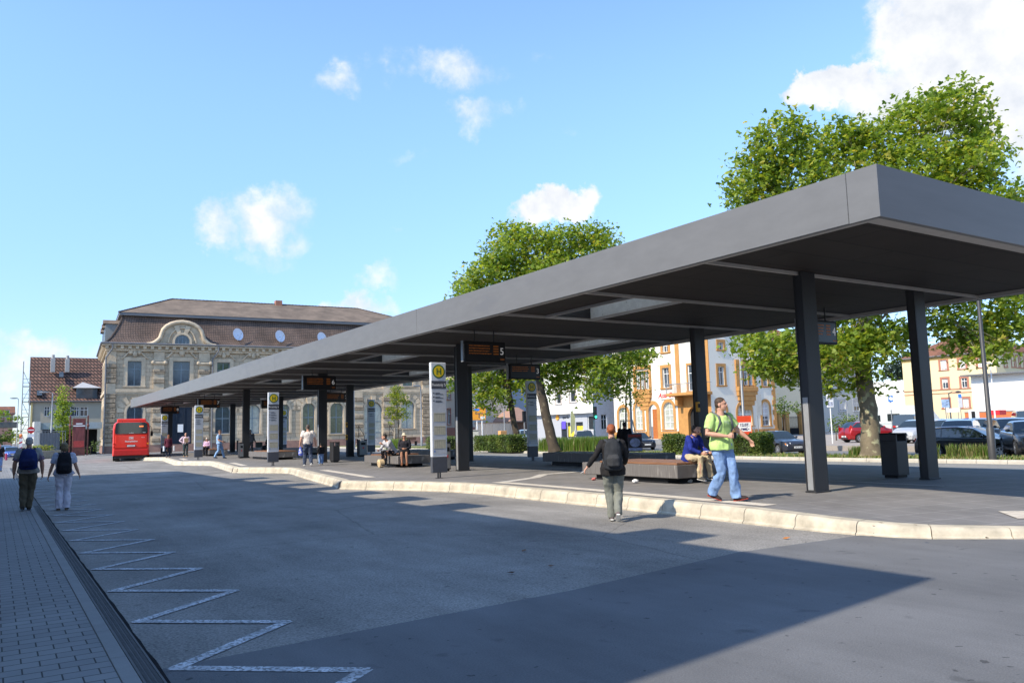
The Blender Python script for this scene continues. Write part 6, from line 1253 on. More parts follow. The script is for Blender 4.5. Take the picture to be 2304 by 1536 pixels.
# bay under the triple window, with swept foot
b0_, b1_ = RECT(ML,1427,895,1466,826)[:2]; zc_ = FU(ML,1445,879)[1]; m = MB(); m.T = ML
for k in range(5): q = k/4; m.bev(b0_+.9*q**2,b1_-.9*q**2,-.42*(1-q*.8),-.003,zc_-.45*(k+1),zc_-.45*k-.004,.03)
m.build('bay_foot', amber, AS)
m = MB(); m.T = ML; m.box(b0_,lw[5][0]-.13,-.16,-.003,zc_,lw[5][3]+.35); m.box(lw[7][1]+.13,b1_,-.16,-.003,zc_,lw[5][3]+.35); m.box(b0_,b1_,-.2,-.003,lw[5][3]+.36,lw[5][3]+.75); m.build('bay_frame', amber, AS)
lt = FU(ML,1502,889); w0 = text('Asia One', .78, mat('red_lettering', (.65,.02,.02), .5), AS, (XA-.03,ML.translation.y-lt[0],lt[1]), rot=(pi/2,0,-pi/2), name='restaurant_lettering', shear=.35, bold=.012); lt = FU(ML,1502,898); text('Restaurant  Imbiss', .26, M_ink, AS, (XA-.03,ML.translation.y-lt[0],lt[1]), rot=(pi/2,0,-pi/2), name='small_lettering')
# right face
rw = [RECT(MRt,1614,908,1634,957,True),RECT(MRt,1660,905,1691,957,True),RECT(MRt,1715,903,1731,957,True),RECT(MRt,1616,824,1629,866),RECT(MRt,1716,828,1726,868),RECT(MRt,1616,770,1627,786),RECT(MRt,1663,826,1671,866),RECT(MRt,1673,824,1682,866),RECT(MRt,1684,826,1692,866)]
mb = wallmesh(MRt, WRt, 0, ZA, rw, .3); mb.build('wall', cwhite, AS, fix=False)
for i, w in enumerate(rw): window(MRt, w, AS, M_white, M_curt if i < 2 else M_gl2, amber, .30 if i < 6 else .1, 1 if i != 1 else 3, (.25,.5,.72) if i < 3 else (.7,), .06, .22, .06, blind=.62 if i == 2 else 0)
m = MB(); m.T = MRt; m.box(-.05,WRt+.05,-.09,-.003,.06,zs1-.35); m.build('base_course', mat('grey_base', (.33,.34,.37), .85), AS); m = MB(); m.T = MRt; m.box(-.05,WRt+.05,-.16,-.003,zs1-.345,zs1); m.build('sill_course', amber, AS)
b0_, b1_ = RECT(MRt,1655,895,1699,826)[:2]; zc_ = FU(MRt,1677,870)[1]; m = MB(); m.T = MRt
for k in range(5): q = k/4; m.bev(b0_+.75*q**2,b1_-.75*q**2,-.42*(1-q*.8),-.003,zc_-.5*(k+1),zc_-.5*k-.004,.03)
m.box(b0_,rw[6][0]-.11,-.16,-.003,zc_,rw[6][3]+.3); m.box(rw[8][1]+.11,b1_,-.16,-.003,zc_,rw[6][3]+.3); m.box(b0_,b1_,-.2,-.003,rw[6][3]+.31,rw[6][3]+.8); m.build('bay', amber, AS)
for k in range(22): 
    z_ = .8+k*.55; m = MB(); m.T = MRt; l = .35+.2*(k%2); m.box(WRt-l,WRt+.04,-.06,-.003,z_,z_+.54)
    if k == 0: qm = m
    else: qm.v += [v for v in m.v]; o_ = len(qm.v)-len(m.v); qm.f += [[i+o_ for i in f] for f in m.f]; qm.m += m.m
qm.build('corner_quoins', amber, AS)
# cut corner
cd = Vector((cR.x-XA, cR.y-cL.y, 0)); WC = cd.length; MC_ = frame((XA,cL.y,0), math.degrees(atan2(cd.x,cd.y))); zb1_ = FU(MC_,1560,889)[1]
mb = wallmesh(MC_, WC, 0, zb1_, [(WC*.3,WC*.72,.3,zb1_-1.2,True)], .4); mb.build('corner_ground_floor', amber, AS, fix=False)
mb = wallmesh(MC_, WC, zb1_, ZA, [(WC*.36,WC*.64,zb1_+.5,zb1_+3.3,False)], .3); mb.build('corner_wall', cwhite, AS, fix=False)
m = MB(); m.T = MC_; m.box(WC*.3,WC*.72,.41,.45,.1,zb1_-1); m.build('corner_door', M_dark, AS)
m = MB(); m.T = MC_; m.box(.0,.55,-.08,-.003,zb1_,ZA); m.box(WC-.55,WC,-.08,-.003,zb1_,ZA); m.build('corner_pilasters', amber, AS)
bl = MB(); bl.T = MC_; bl.bev(-.3,WC+.3,-1.5,-.01,zb1_-.02,zb1_+.3,.05); 
for u_ in (.5,WC-.8): bl.bev(u_,u_+.35,-1.0,-.01,zb1_-1.1,zb1_-.03,.08)
bo = bl.build('balcony', amber, AS); m = MB(); m.T = MC_; k = -.2
while k < WC+.2: m.tube([(k,-1.4,zb1_+.3),(k,-1.4,zb1_+1.25)], .018, 5); k += .16
m.tube([(-.25,-1.4,zb1_+1.27),(WC+.25,-1.4,zb1_+1.27)], .04, 6)
for u_ in (-.25,WC+.25): m.tube([(u_,-1.4,zb1_+.3),(u_,-1.4,zb1_+1.5)], .05, 6); m.tube([(u_,-1.4,zb1_+1.27),(u_,-.1,zb1_+1.27)], .03, 6)
m.build('balcony_railing', M_galv, bo)
window(MC_, (WC*.36,WC*.64,zb1_+.5,zb1_+3.3,False), AS, M_white, M_gl2, amber, .2)
m = MB(); m.T = Matrix.Identity(4); m.add([(XA-.5,ML.translation.y,ZA),(XA-.5,cL.y,ZA),(cR.x,YA-.5,ZA),(cR.x+WRt+.4,YA-.5,ZA),(cR.x+WRt+.4,ML.translation.y,ZA),(XA+7,(ML.translation.y+YA)/2,ZA+5)], [(0,1,5),(1,2,5),(2,3,5),(3,4,5),(4,0,5),(0,4,3,2,1)]); m.build('roof', M_otile, AS)
m = MB(); m.quad((cR.x+WRt,YA,0),(cR.x+WRt,ML.translation.y,0),(cR.x+WRt,ML.translation.y,ZA),(cR.x+WRt,YA,ZA)); m.build('rear_wall', cwhite, AS)
# cream house behind, gate pillars, grey house
YC = 74.; McH = frame((ONY(1746,960,YC).x,YC,0), 90); house('cream_rear_house', 'plain cream and grey wall of a house behind the iron gate', McH, ONY(1822,960,YC).x-McH.translation.x, 9, FU(McH,1790,770)[1], mat('cream_wall', (.55,.50,.38), .85, var=.1), [], M_otile, 3)
gt_ = bld('iron_gate', 'black iron gate between two brown stone pillars right of the corner restaurant', 'gate'); Yp = 63.; Mg3 = frame((0,Yp,0), 90)
for px_ in (1769,1803,1752):
    u_ = FU(Mg3,px_,960)[0]; m = MB(); m.T = Mg3; zt_3 = FU(Mg3,px_,931)[1]; m.bev(u_-.32,u_+.32,-.3,.3,0,zt_3,.04); m.bev(u_-.42,u_+.42,-.4,.4,zt_3,zt_3+.16,.03); m.tube([(u_-.3,0,zt_3+.16),(u_+.3,0,zt_3+.16)], .22, 10); m.build('pillar', amber, gt_)
for a_, b_ in ((1756,1764),(1775,1798)):
    u0_, u1_ = FU(Mg3,a_,960)[0], FU(Mg3,b_,960)[0]; m = MB(); m.T = Mg3; u_ = u0_
    while u_ <= u1_: m.tube([(u_,0,.1),(u_,0,FU(Mg3,1785,936)[1])], .02, 5); u_ += .14
    for z_ in (.15,1.0,2.1): m.box(u0_,u1_,-.02,.02,z_,z_+.05)
    m.box(u0_,u1_,.03,.04,.1,.9); m.build('gate_leaf', M_black, gt_)
YH = 76.; Mh = frame((ONY(1822,960,YH).x,YH,0), 90); house('pale_grey_house', 'pale grey house with white framed windows left of the big plane trunk', Mh, ONY(1957,960,YH).x-Mh.translation.x, 10, FU(Mh,1900,832)[1], mat('pale_grey_render', (.47,.48,.46), .85, var=.04),
    [RECT(Mh,1884,845,1898,868),RECT(Mh,1917,845,1931,868),RECT(Mh,1856,845,1868,868),RECT(Mh,1888,899,1902,924),RECT(Mh,1921,899,1935,924)], M_otile, 4.2, M_white, mat('grey_window_surround', (.40,.42,.45), .8), blinds=[0,0,0,.9,.6], gm=M_gl2, sw=.25)
for X_, p0, p1, zpx, lb in ((126.,1966,2068,852,'low white windowless building between the big plane trunk and the column'),):
    pA_ = ONX(p0,950,X_); pB_ = ONX(p1,950,X_); Mx = frame((X_,pA_.y,0), 180); house('white_low_building', lb, Mx, pA_.y-pB_.y, 12, FU(Mx,2020,856)[1], wmat, [RECT(Mx,2016,879,2024,884),RECT(Mx,2032,877,2037,882)], None, 0, M_trim, None, mull=0, trans=())
    m = MB(); m.T = Mx; m.box(0,pA_.y-pB_.y,.5,12,FU(Mx,2020,856)[1],FU(Mx,2020,855)[1]); m.build('flat_roof', M_lead, bpy.data.objects['white_low_building'])
# yellow house
XY = 120.; pA_ = ONX(2040,950,XY); pB_ = ONX(2253,950,XY); My = frame((XY,pA_.y,0), 180); rs = mat('brown_red_surround', (.40,.17,.11), .8); yel = mat('pale_yellow_render', (.72,.60,.36), .85, var=.03)
yw = [RECT(My,2116,810,2130,832),RECT(My,2158,808,2172,829),RECT(My,2200,805,2214,826),RECT(My,2120,852,2133,874),RECT(My,2163,850,2176,872),RECT(My,2123,898,2136,918),RECT(My,2167,896,2180,917)]
ze = FU(My,2180,795)[1]; YH_, yr = house('yellow_house', 'large pale yellow house with red brown window frames and orange roof on the right', My, pA_.y-pB_.y, 13, ze, yel, yw, M_otile, FU(My,2200,752,6)[1]-ze, M_white, rs, blinds=[.9,.9,.9,.4,0,0,.9], gm=M_gl2, sw=.3, bands=((FU(My,2150,876)[1],.14,rs),(FU(My,2150,884)[1],.1,rs),(ze-.5,.3,mat('yellow_trim', (.62,.40,.12), .8))))
Mz = frame((XY,pB_.y,0), 90); zw = [RECT(Mz,2259,798,2264,825),RECT(Mz,2276,800,2281,825),RECT(Mz,2286,801,2291,826),RECT(Mz,2296,802,2302,827)]; 
for w in zw: window(Mz, w, YH_, M_white, M_gl2, rs, .2)
cp_ = ONX(2257,750,XY+6); m = MB(); m.box(cp_.x-.7,cp_.x+.7,cp_.y-.7,cp_.y+.7,ze+2,ZAT((cp_.x,cp_.y),2257,744)); m.build('chimney', mat('chimney_brick', (.32,.15,.10), .9), yr)
# white garage with orange red base wall
XG = 84.; pA_ = ONX(2193,950,XG); Mgz = frame((XG,pA_.y,0), 180); wgl = 26.; WG, _ = house('white_garage_hall', 'long white flat building behind the parked cars at the right edge', Mgz, wgl, 9, FU(Mgz,2230,843)[1], wmat, [], None, 0); m = MB(); m.T = Mgz; m.box(-.6,wgl,-.9,9,FU(Mgz,2230,843)[1],FU(Mgz,2230,840)[1]); m.build('roof_slab', M_lead, WG)
lw_ = thing('orange_wall', 'low orange red wall in front of the white hall at the right edge', 'wall', (0,0,0)); m = MB(); m.T = Mgz @ Matrix.Translation((0,-1.2,0)); m.box(-.3,wgl,0,.3,0,FU(Mgz,2230,926,-1.2)[1]); m.build('wall', mat('orange_red_paint', (.52,.15,.05), .8), lw_); m = MB(); m.T = Mgz @ Matrix.Translation((0,-1.2,0)); m.box(-.35,wgl,-.05,.35,FU(Mgz,2230,926,-1.2)[1],FU(Mgz,2230,924,-1.2)[1]); m.build('coping', M_concrete, lw_)
# ============================================================ TREES, HEDGES, GRASS
def leafmat(name, c, tr=.45, rough=.5):
    m = bpy.data.materials.new(name); m.use_nodes = True; nt = m.node_tree; L = nt.links; b = nt.nodes['Principled BSDF']; b.inputs['Roughness'].default_value = rough; b.inputs['Specular IOR Level'].default_value = .35
    t = nt.nodes.new('ShaderNodeTexCoord'); n = nt.nodes.new('ShaderNodeTexNoise'); n.inputs['Scale'].default_value = 1.3; n.inputs['Detail'].default_value = 5; L.new(t.outputs['Object'], n.inputs['Vector'])
    r = nt.nodes.new('ShaderNodeMapRange'); L.new(n.outputs['Fac'], r.inputs[0]); r.inputs[1].default_value = .3; r.inputs[2].default_value = .7; r.inputs[3].default_value = .7; r.inputs[4].default_value = 1.3
    x = nt.nodes.new('ShaderNodeMix'); x.data_type = 'RGBA'; x.blend_type = 'MULTIPLY'; x.inputs[0].default_value = 1; x.inputs[6].default_value = (*c,1); L.new(r.outputs[0], x.inputs[7]); L.new(x.outputs[2], b.inputs['Base Color'])
    s = nt.nodes.new('ShaderNodeBsdfTranslucent'); s.inputs[0].default_value = (c[0]*2.2,c[1]*2.0,c[2]*.9,1); k = nt.nodes.new('ShaderNodeMixShader'); k.inputs[0].default_value = tr
    L.new(b.outputs[0], k.inputs[1]); L.new(s.outputs[0], k.inputs[2]); L.new(k.outputs[0], nt.nodes['Material Output'].inputs[0]); MC[name] = m; return m
LG = [leafmat('plane_leaf', (.17,.25,.035)), leafmat('plane_leaf_light', (.29,.36,.06)), leafmat('plane_leaf_dark', (.08,.14,.02)), leafmat('plane_leaf_yellow', (.36,.34,.065))]
HG = [leafmat('hedge_leaf', (.09,.145,.03), .25), leafmat('hedge_leaf_light', (.15,.20,.045), .25), leafmat('hedge_leaf_dark', (.04,.075,.018), .2)]
CG = [leafmat('conifer_needle', (.025,.045,.028), .1), leafmat('conifer_needle_light', (.04,.065,.04), .1)]
YG_ = [leafmat('young_leaf', (.16,.22,.02), .5), leafmat('young_leaf_yellow', (.26,.27,.03), .5), leafmat('young_leaf_green', (.09,.15,.02), .5)]
def leaves(C_, size, lobes=3, up=.55, jit=.35):
    """lobed leaves at the points C_: kites fanned about the stalk, returned as (V, F)"""
    n = len(C_); nr = rng.normal(size=(n,3)); nr[:,2] = np.abs(nr[:,2])*(1+up)+up*.5; nr /= np.linalg.norm(nr,axis=1,keepdims=True)
    a = rng.normal(size=(n,3)); a -= nr*(a*nr).sum(1,keepdims=True); a /= np.linalg.norm(a,axis=1,keepdims=True); b = np.cross(nr,a); s = size*(1+jit*rng.uniform(-1,1,(n,1))); V = []
    angs = {1:[0],2:[-.5,.5],3:[-.95,0,.95]}[lobes]
    for k, an in enumerate(angs):
        d = a*cos(an)+b*sin(an); e = -a*sin(an)+b*cos(an); L_ = s*(1. if an == 0 else .82); w = s*(.30 if lobes > 1 else .36); dr = nr*s*.10*(1 if k != 1 else 0)
        V.append(np.stack([C_, C_+d*L_*.55+e*w-dr, C_+d*L_-dr*2, C_+d*L_*.55-e*w-dr], 1))
    V = np.concatenate(V, 0).reshape(-1,3); F = np.arange(len(V)).reshape(-1,4); return V, F
def crown_points(blobs, per, cl=16, cr=.33, shell=.55):
    out = []
    for c, r, dens in blobs:
        n = max(3, int(per*dens*(r[0]*r[2])/cl)); u = rng.normal(size=(n,3)); u /= np.linalg.norm(u,axis=1,keepdims=True); q = rng.uniform(shell**3,1,(n,1))**(1/3)
        cc = np.array(c)+u*q*np.array(r); P = cc[:,None,:]+rng.normal(size=(n,cl,3))*cr*np.array([1,1,.62]); out.append(P.reshape(-1,3))
    return np.concatenate(out)
def tree(name, label, base, trunk, blobs, per=300, size=.2, mats=LG, probs=(.5,.28,.15,.07), bark=None, lobes=3, group=None, cl=16, cr=.33, limbs=True, cat='tree', up=.55, nb=2):
    t = thing(name, label, cat, tuple(base), 0, group); b0 = np.array(base); B = [((np.array(c)-b0), np.array(r), d) for c, r, d in blobs]
    P = crown_points(B, per, cl, cr); V, F = leaves(P, size, lobes, up); k = len(P); mi = rng.choice(len(mats), size=k, p=np.array(probs[:len(mats)])/sum(probs[:len(mats)])); mi = np.tile(mi, {1:1,2:2,3:3}[lobes])
    raw_mesh('crown', V, F, mats, t, mi)
    m = MB(); tp = [Vector(p)-Vector(base) for p, r in trunk]; rr = [r for p, r in trunk]; pts = []; rad = []
    for i in range(len(tp)-1):
        for q in range(4): s_ = q/4; pts.append(tp[i].lerp(tp[i+1], s_)+Vector((random.uniform(-1,1),random.uniform(-1,1),0))*rr[i]*.09); rad.append((rr[i]+(rr[i+1]-rr[i])*s_)*(1.25 if i == 0 and q == 0 else 1))
    pts.append(tp[-1]); rad.append(rr[-1]); m.tube(pts, rad, 14); m.build('trunk', bark or M_bark, t, smooth=70)
    if limbs:
        m = MB()
        for c, r, d in B:
            c = Vector(c); i = min(len(tp)-1, max(1, int(len(tp)*.6))); s0 = tp[-1].lerp(tp[i-1], random.uniform(0,.9)); r0 = rr[-1]*random.uniform(.35,.6); mid = s0.lerp(c,.5)+Vector((random.uniform(-.4,.4),random.uniform(-.4,.4),random.uniform(-.1,.5)))
            m.tube([s0, s0.lerp(mid,.5)+Vector((0,0,.1)), mid, mid.lerp(c,.6), c], [r0,r0*.8,r0*.6,r0*.42,r0*.25], 7)
            for j in range(nb*3):
                e = c+Vector((random.uniform(-1,1)*r[0],random.uniform(-1,1)*r[1],random.uniform(-.8,1)*r[2]))*.85; s1 = mid.lerp(c, random.uniform(.2,1)); m.tube([s1, s1.lerp(e,.5)+Vector((0,0,.12)), e], [r0*.25,r0*.15,r0*.05], 5)
        m.build('branches', bark or M_bark, t)
    return t
def TP(base, px, py, dd=0.):   # the point at the tree's own distance behind a pixel, dd metres deeper
    d = RAY(px, py); f = (sqrt(base[0]**2+base[1]**2)+dd)/sqrt(d.x**2+d.y**2); return (d.x*f, d.y*f, CAMZ+d.z*f)
def SC(base): return FPX/((Vector(base)-Vector((0,0,CAMZ))).dot(_fw))
def blobs_px(base, L_, deep=1.2, dens=1.):
    s = SC(base); o = []
    for q in L_:
        x, y, rx, ry = q[:4]; d = q[4] if len(q) > 4 else dens; dd = random.uniform(-1,1)*deep; r = (rx+ry)/2/s; o.append((TP(base,x,y,dd), (rx/s*.92, max(r, rx/s*.8), ry/s*.92), d))
    return o
b = G(1962,1027,.12); BL = [(1755,318,72,66),(1700,395,60,62),(1668,440,30,34),(1870,335,62,55),(1800,405,95,75),(1910,300,38,36),(1980,330,75,62),(2070,265,70,62),(2150,238,62,48),(2190,285,40,45),(2170,360,70,70),(2060,400,110,90),(1930,440,100,70),(2230,350,24,30),(2190,450,75,60),(2245,470,50,40),(2290,450,38,34),
    (1740,480,90,60),(1960,560,210,110,.5),(1790,620,140,90,.5),(2160,600,150,100,.5),(1690,770,48,30),(1752,795,75,55),(1830,770,80,60),(1780,838,50,26),(1715,830,36,24),(1900,800,80,52),(1925,742,80,50),(1858,868,38,22),(1955,775,60,45),(2010,760,55,40),(1945,860,44,26),(2140,720,60,42),(2170,775,42,32),(2235,735,60,45),(2205,800,26,20),(2290,700,45,55),(2240,782,34,18)]
tree('plane_tree', 'biggest nearest plane tree with a pale patchy trunk rising behind the canopy', b, [((b.x,b.y,.05),.43),(TP(b,1958,960),.36),(TP(b,1948,880),.33),(TP(b,1940,800),.31),(TP(b,1950,700),.27),(TP(b,1980,560),.2),(TP(b,2010,440),.1)], blobs_px(b, BL, 1.6), 1000, .168, cl=14, cr=.34, group='plane trees on the median')
b = Vector(cpos(1246, dist=50.5, z=.12)); BL = [(1150,530,50,32),(1125,575,48,40),(1205,545,50,40),(1270,545,55,38),(1330,535,45,32),(1365,560,28,30),(1090,620,50,38),(1160,620,70,55),(1240,620,80,60),(1320,610,70,48),(1180,720,130,70,.5),(1300,720,110,60,.5),(1225,810,60,45),(1275,840,45,42),(1305,800,50,40),(1350,835,50,45),(1385,870,32,24),(1395,820,38,38),(1330,885,24,16),(1440,800,32,28),(1250,880,24,16)]
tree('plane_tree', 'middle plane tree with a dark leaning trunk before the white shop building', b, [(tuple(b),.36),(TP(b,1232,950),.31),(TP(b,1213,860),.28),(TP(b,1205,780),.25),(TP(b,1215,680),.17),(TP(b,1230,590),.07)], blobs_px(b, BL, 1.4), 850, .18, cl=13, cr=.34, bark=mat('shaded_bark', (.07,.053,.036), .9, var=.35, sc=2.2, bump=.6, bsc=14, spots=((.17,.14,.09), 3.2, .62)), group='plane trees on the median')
nb_ = thing('bird_nest', 'dark twig nest high in the middle plane tree', 'nest', TP(b,1204,537)); MB().ball((0,0,0), (.34,.34,.30), 10, 8).build('twigs', mat('nest_twigs', (.05,.03,.02), .95, var=.5, sc=12, bump=1.), nb_)
b = Vector((31.6,47.6,.12)); BL = [(1040,640,26,20),(1060,665,42,30),(1020,690,20,16),(1090,690,60,40,.6),(1100,760,80,60,.5),(1068,850,30,34),(1110,855,40,36),(1150,845,40,36),(1190,850,30,38),(1082,898,26,26),(1122,892,24,18),(1103,925,13,12),(1015,860,14,22),(1195,900,10,12),(1145,905,10,8)]
tree('plane_tree', 'smaller plane tree with a thin leaning trunk between column and shaded stop sign', b, [(tuple(b),.27),(TP(b,1160,970),.22),(TP(b,1148,900),.19),(TP(b,1140,850),.17),(TP(b,1120,760),.1)], blobs_px(b, BL, 1.2), 600, .19, cl=12, cr=.32, bark=MC['shaded_bark'], group='plane trees on the median')
def stakes(parent, s=1.):
    m = MB()
    for x, y in ((-.55,-.4),(.55,-.4),(.0,.6)): m.tube([(x*1.2*s,y*1.2*s,0),(x*s*.7,y*s*.7,1.9*s)], .04, 6)
    m.tube([(-.42*s,-.28*s,1.85*s),(.42*s,-.28*s,1.85*s)], .035, 6); m.tube([(-.4*s,-.26*s,1.85*s),(0,.42*s,1.85*s),(.4*s,-.26*s,1.85*s)], .035, 6); m.build('support_stakes', mat('stake_wood', (.40,.33,.24), .8, var=.2), parent)
b = Vector(TP((30,42,0),1408,985)); b = Vector((b.x*1.03,b.y*1.03,.12)); t = tree('young_tree', 'young staked tree beside the lamp post in front of the corner restaurant', b, [(tuple(b),.06),(TP(b,1408,900),.05),(TP(b,1418,780),.02)], blobs_px(b, [(1432,752,26,22),(1420,790,24,26),(1445,800,16,26),(1400,835,20,26),(1436,845,22,24),(1404,880,18,14),(1425,895,20,18),(1448,880,12,10),(1410,915,12,9)], .3), 700, .14, YG_[:]+[LG[1]], (.3,.1,.3,.3), M_bark2, 1, cl=8, cr=.18, nb=1); stakes(t)
b = Vector((31.8,69.2,.12)); t = tree('young_tree', 'young yellow green staked tree behind the seated pair, in front of the sandstone building', b, [(tuple(b),.06),(TP(b,897,960),.05),(TP(b,892,900),.02)], blobs_px(b, [(893,875,13,9),(885,889,14,9),(900,893,17,11),(890,905,12,8),(912,905,12,8),(880,922,13,9),(902,925,15,10),(888,938,10,7),(910,938,9,6),(874,930,8,5),(882,951,8,3)], .3), 1500, .15, YG_, (.4,.35,.25), M_bark2, 1, cl=7, cr=.16, nb=1); stakes(t)
b = Vector(cpos(145, dist=99)); tree('slim_tree', 'slim dark green tree beside the pale lamp post at the far left', b, [(tuple(b),.12),(TP(b,143,980),.1),(TP(b,143,900),.04)], blobs_px(b, [(142,878,7,14),(140,900,11,16),(146,915,13,16),(138,930,16,18),(150,938,14,16),(136,955,16,16),(150,965,12,16),(128,985,0.1,.1),(144,980,9,10)], .5), 700, .22, LG[:3], (.5,.25,.25), M_bark2, 1, cl=10, cr=.22)
b = Vector(cpos(2022, dist=175)); tree('conifer', 'dark blue green conifer behind the low white building', b, [(tuple(b),.4),(TP(b,2022,860),.3),(TP(b,2022,820),.1)], blobs_px(b, [(2028,812,22,12),(2008,826,26,12),(2040,830,30,16),(2015,842,36,13),(2050,800,20,12),(2045,848,30,12)], 1.), 160, .5, CG, (.6,.4), M_bark2, 1, cl=10, cr=.5, up=0)
def bush(name, label, px, py, rx, ry, dist, per=500, size=.12, mats=HG, probs=(.45,.35,.2), cat='bush', more=(), **k):
    b = Vector(cpos(px, dist=dist)); L_ = [(px,py,rx,ry)]+list(more); return tree(name, label, b, [(tuple(b),.05),(TP(b,px,py+ry*.4),.03)], blobs_px(b, L_, .5), per, size, mats, probs, M_bark2, 1, cl=10, cr=.16, limbs=False, cat=cat, **k)
bush('shrub', 'broad green shrub in front of the pale grey house', 1880, 948, 18, 13, 70, 520, .16, more=[(1908,942,22,17),(1895,958,30,16),(1925,950,14,12),(1882,966,16,10),(1915,966,20,12)])
bush('ivy_bush', 'green bush behind the iron gate', 1765, 905, 16, 16, 72, 700, .18, more=[(1785,915,14,14),(1760,925,10,12)])
bush('far_tree', 'trees beyond the road bridge at the far left', 8, 932, 20, 9, 190, 120, .5, cat='tree', mats=LG[:3], more=[(30,938,14,8),(45,945,8,6),(-6,940,14,10)])
bush('bridge_shrub', 'dark trees growing under the road bridge', 12, 980, 26, 16, 165, 120, .45, cat='tree', mats=HG, more=[(32,982,12,16),(-5,985,14,14)])
bush('bright_shrub', 'bright yellow green round shrub by the scaffold at the far left', 35, 985, 9, 9, 130, 350, .2, mats=YG_, more=[(40,992,7,7)])
bush('yard_shrub', 'small green shrub by the railing beside the grey striped woman head', 147, 1000, 7, 9, 96, 500, .15, more=[(141,1006,6,6)])
bush('climbing_shrub', 'leafy shrub against the left end wall of the sandstone building', 205, 1000, 8, 8, 97, 400, .17, more=[(218,1008,9,7),(200,1012,7,6),(222,996,5,5)])
def hedge(label, pa, pb, depth, h, nl=9000, ls=.07, name='clipped_hedge', z0=.12):
    a, b = Vector(pa[:2]), Vector(pb[:2]); L_ = (b-a).length; rz = atan2((b-a).y,(b-a).x); t = thing(name, label, 'hedge', (a.x,a.y,z0), rz, 'clipped box hedges')
    sg = 1 if depth > 0 else -1; depth = abs(depth); m = MB().box(.12,L_-.12,*sorted((sg*(-depth+.12),sg*-.12)),0,h-.12); m.build('hedge_core', mat('hedge_twigs', (.02,.026,.01), .95, var=.4, sc=8), t)
    ar = np.array([L_*h, L_*h, depth*h, depth*h, L_*depth]); f = rng.choice(5, nl, p=ar/ar.sum()); u = rng.uniform(0,1,(nl,2)); P = np.zeros((nl,3)); dz = np.abs(rng.normal(0,.045,nl))
    P[:,0] = np.select([f<2,f==2,f==3,f==4],[u[:,0]*L_,dz,L_-dz,u[:,0]*L_]); P[:,1] = -np.select([f==0,f==1,(f==2)|(f==3),f==4],[dz,depth-dz,u[:,0]*depth,u[:,1]*depth]); P[:,2] = np.where(f==4,h-dz,u[:,1]*h)
    w = .07*np.sin(P[:,0]*2.3+P[:,2]*2)+.05*np.sin(P[:,0]*5.1)+rng.normal(0,.02,nl); P[:,1] += w*np.where(f==0,1,np.where(f==1,-1,0)); P[:,2] += np.where(f==4,w,0)
    P[:,1] *= sg
    V, F = leaves(P, ls, 1, .1, .5); cc = np.sin(P[:,0]*3.7)+np.sin(P[:,2]*5+P[:,0]*1.3); mi = np.where(cc > .7, 1, np.where(cc < -.8, 2, 0)); mi = np.where(rng.uniform(size=nl) < .35, rng.integers(0,3,nl), mi); raw_mesh('foliage', V, F, HG, t, mi); return t
pa, pb = G(1492,1022,.12), G(1700,1024,.12); hedge('long clipped hedge behind the two men, before the old grey saloon', (pa.x,pa.y), (pb.x+.3,pb.y), -1.3, .92, 22000, .075)
pa, pb = G(1067,1014,.12), G(1148,1016,.12); hedge('short clipped hedge left of the shaded stop sign, under the smaller plane tree', (pa.x,pa.y), (pb.x,pb.y), -1.3, 1.0, 16000, .08)
pa, pb = G(953,1010,.12), G(1003,1012,.12); hedge('small clipped hedge half behind the nearest stop sign', (pa.x+.3,pa.y), (pb.x,pb.y), -1.0, .95, 5000, .09)
GR_ = [leafmat('tall_grass_green', (.15,.24,.045), .4), leafmat('tall_grass_straw', (.28,.25,.12), .35), leafmat('tall_grass_dark', (.08,.15,.03), .35)]
def grass(label, pts, h, n, spread, probs=(.6,.1,.3), group='clumps of ornamental grass', w=.012, z0=.12):
    c = Vector((sum(p[0] for p in pts)/len(pts), sum(p[1] for p in pts)/len(pts), z0)); t = thing('ornamental_grass', label, 'grass clump', c, 0, group); k = rng.integers(0,len(pts),n); B = np.array([[p[0]-c.x,p[1]-c.y,0] for p in pts])[k]
    B[:,:2] += rng.normal(0,spread,(n,2)); dr = rng.normal(0,1,(n,3)); dr[:,2] = 0; dr /= np.linalg.norm(dr,axis=1,keepdims=True); s = np.cross(dr,[0,0,1.])*w*(1+rng.uniform(0,1,(n,1))); hh = h*rng.uniform(.55,1.1,(n,1)); le = rng.uniform(.05,.38,(n,1))*hh; z_ = np.array([[0,0,1.]])
    p1 = B+z_*hh*.55+dr*le*.25; p2 = B+z_*hh+dr*le; V = np.stack([B-s,B+s,p1+s*.8,p1-s*.8, p1-s*.8,p1+s*.8,p2+s*.1,p2-s*.1],1).reshape(-1,3); F = np.arange(len(V)).reshape(-1,4); mi = np.repeat(rng.choice(3,n,p=probs),2); raw_mesh('blades', V, F, GR_, t, mi); return t
def gpts(x0, x1, y, n, z=.12): return [tuple(G(x0+(x1-x0)*i/(n-1)+random.uniform(-2,2), y, z))[:2] for i in range(n)]
grass('left dense green grass clump right of the shaded stop sign', gpts(1232,1265,1013,8), .85, 3800, .28)
grass('long dense green grass clump under the dark blue off road car', gpts(1285,1395,1015,14), .88, 8000, .30)
for i, (x0, x1, lb) in enumerate(((2098,2106,'grass tuft just right of the second column'),(2136,2152,'straw coloured tuft at the rear wheel side of the black estate'),(2168,2196,'widest straw coloured tuft before the middle of the black estate'),(2205,2222,'grass tuft directly left of the dark lamp post'))): grass(lb, gpts(x0+2,x1-2,1030,3), .52, 210, .06, (.35,.4,.25), w=.009)
grass('green grass tuft at the foot of the biggest plane trunk', gpts(1928,1952,1026,4), .42, 900, .14, (.5,.2,.3)); 
grass('small bright grass clump behind the seated pair', gpts(880,905,1010,4), .9, 1500, .25, (.8,.05,.15))
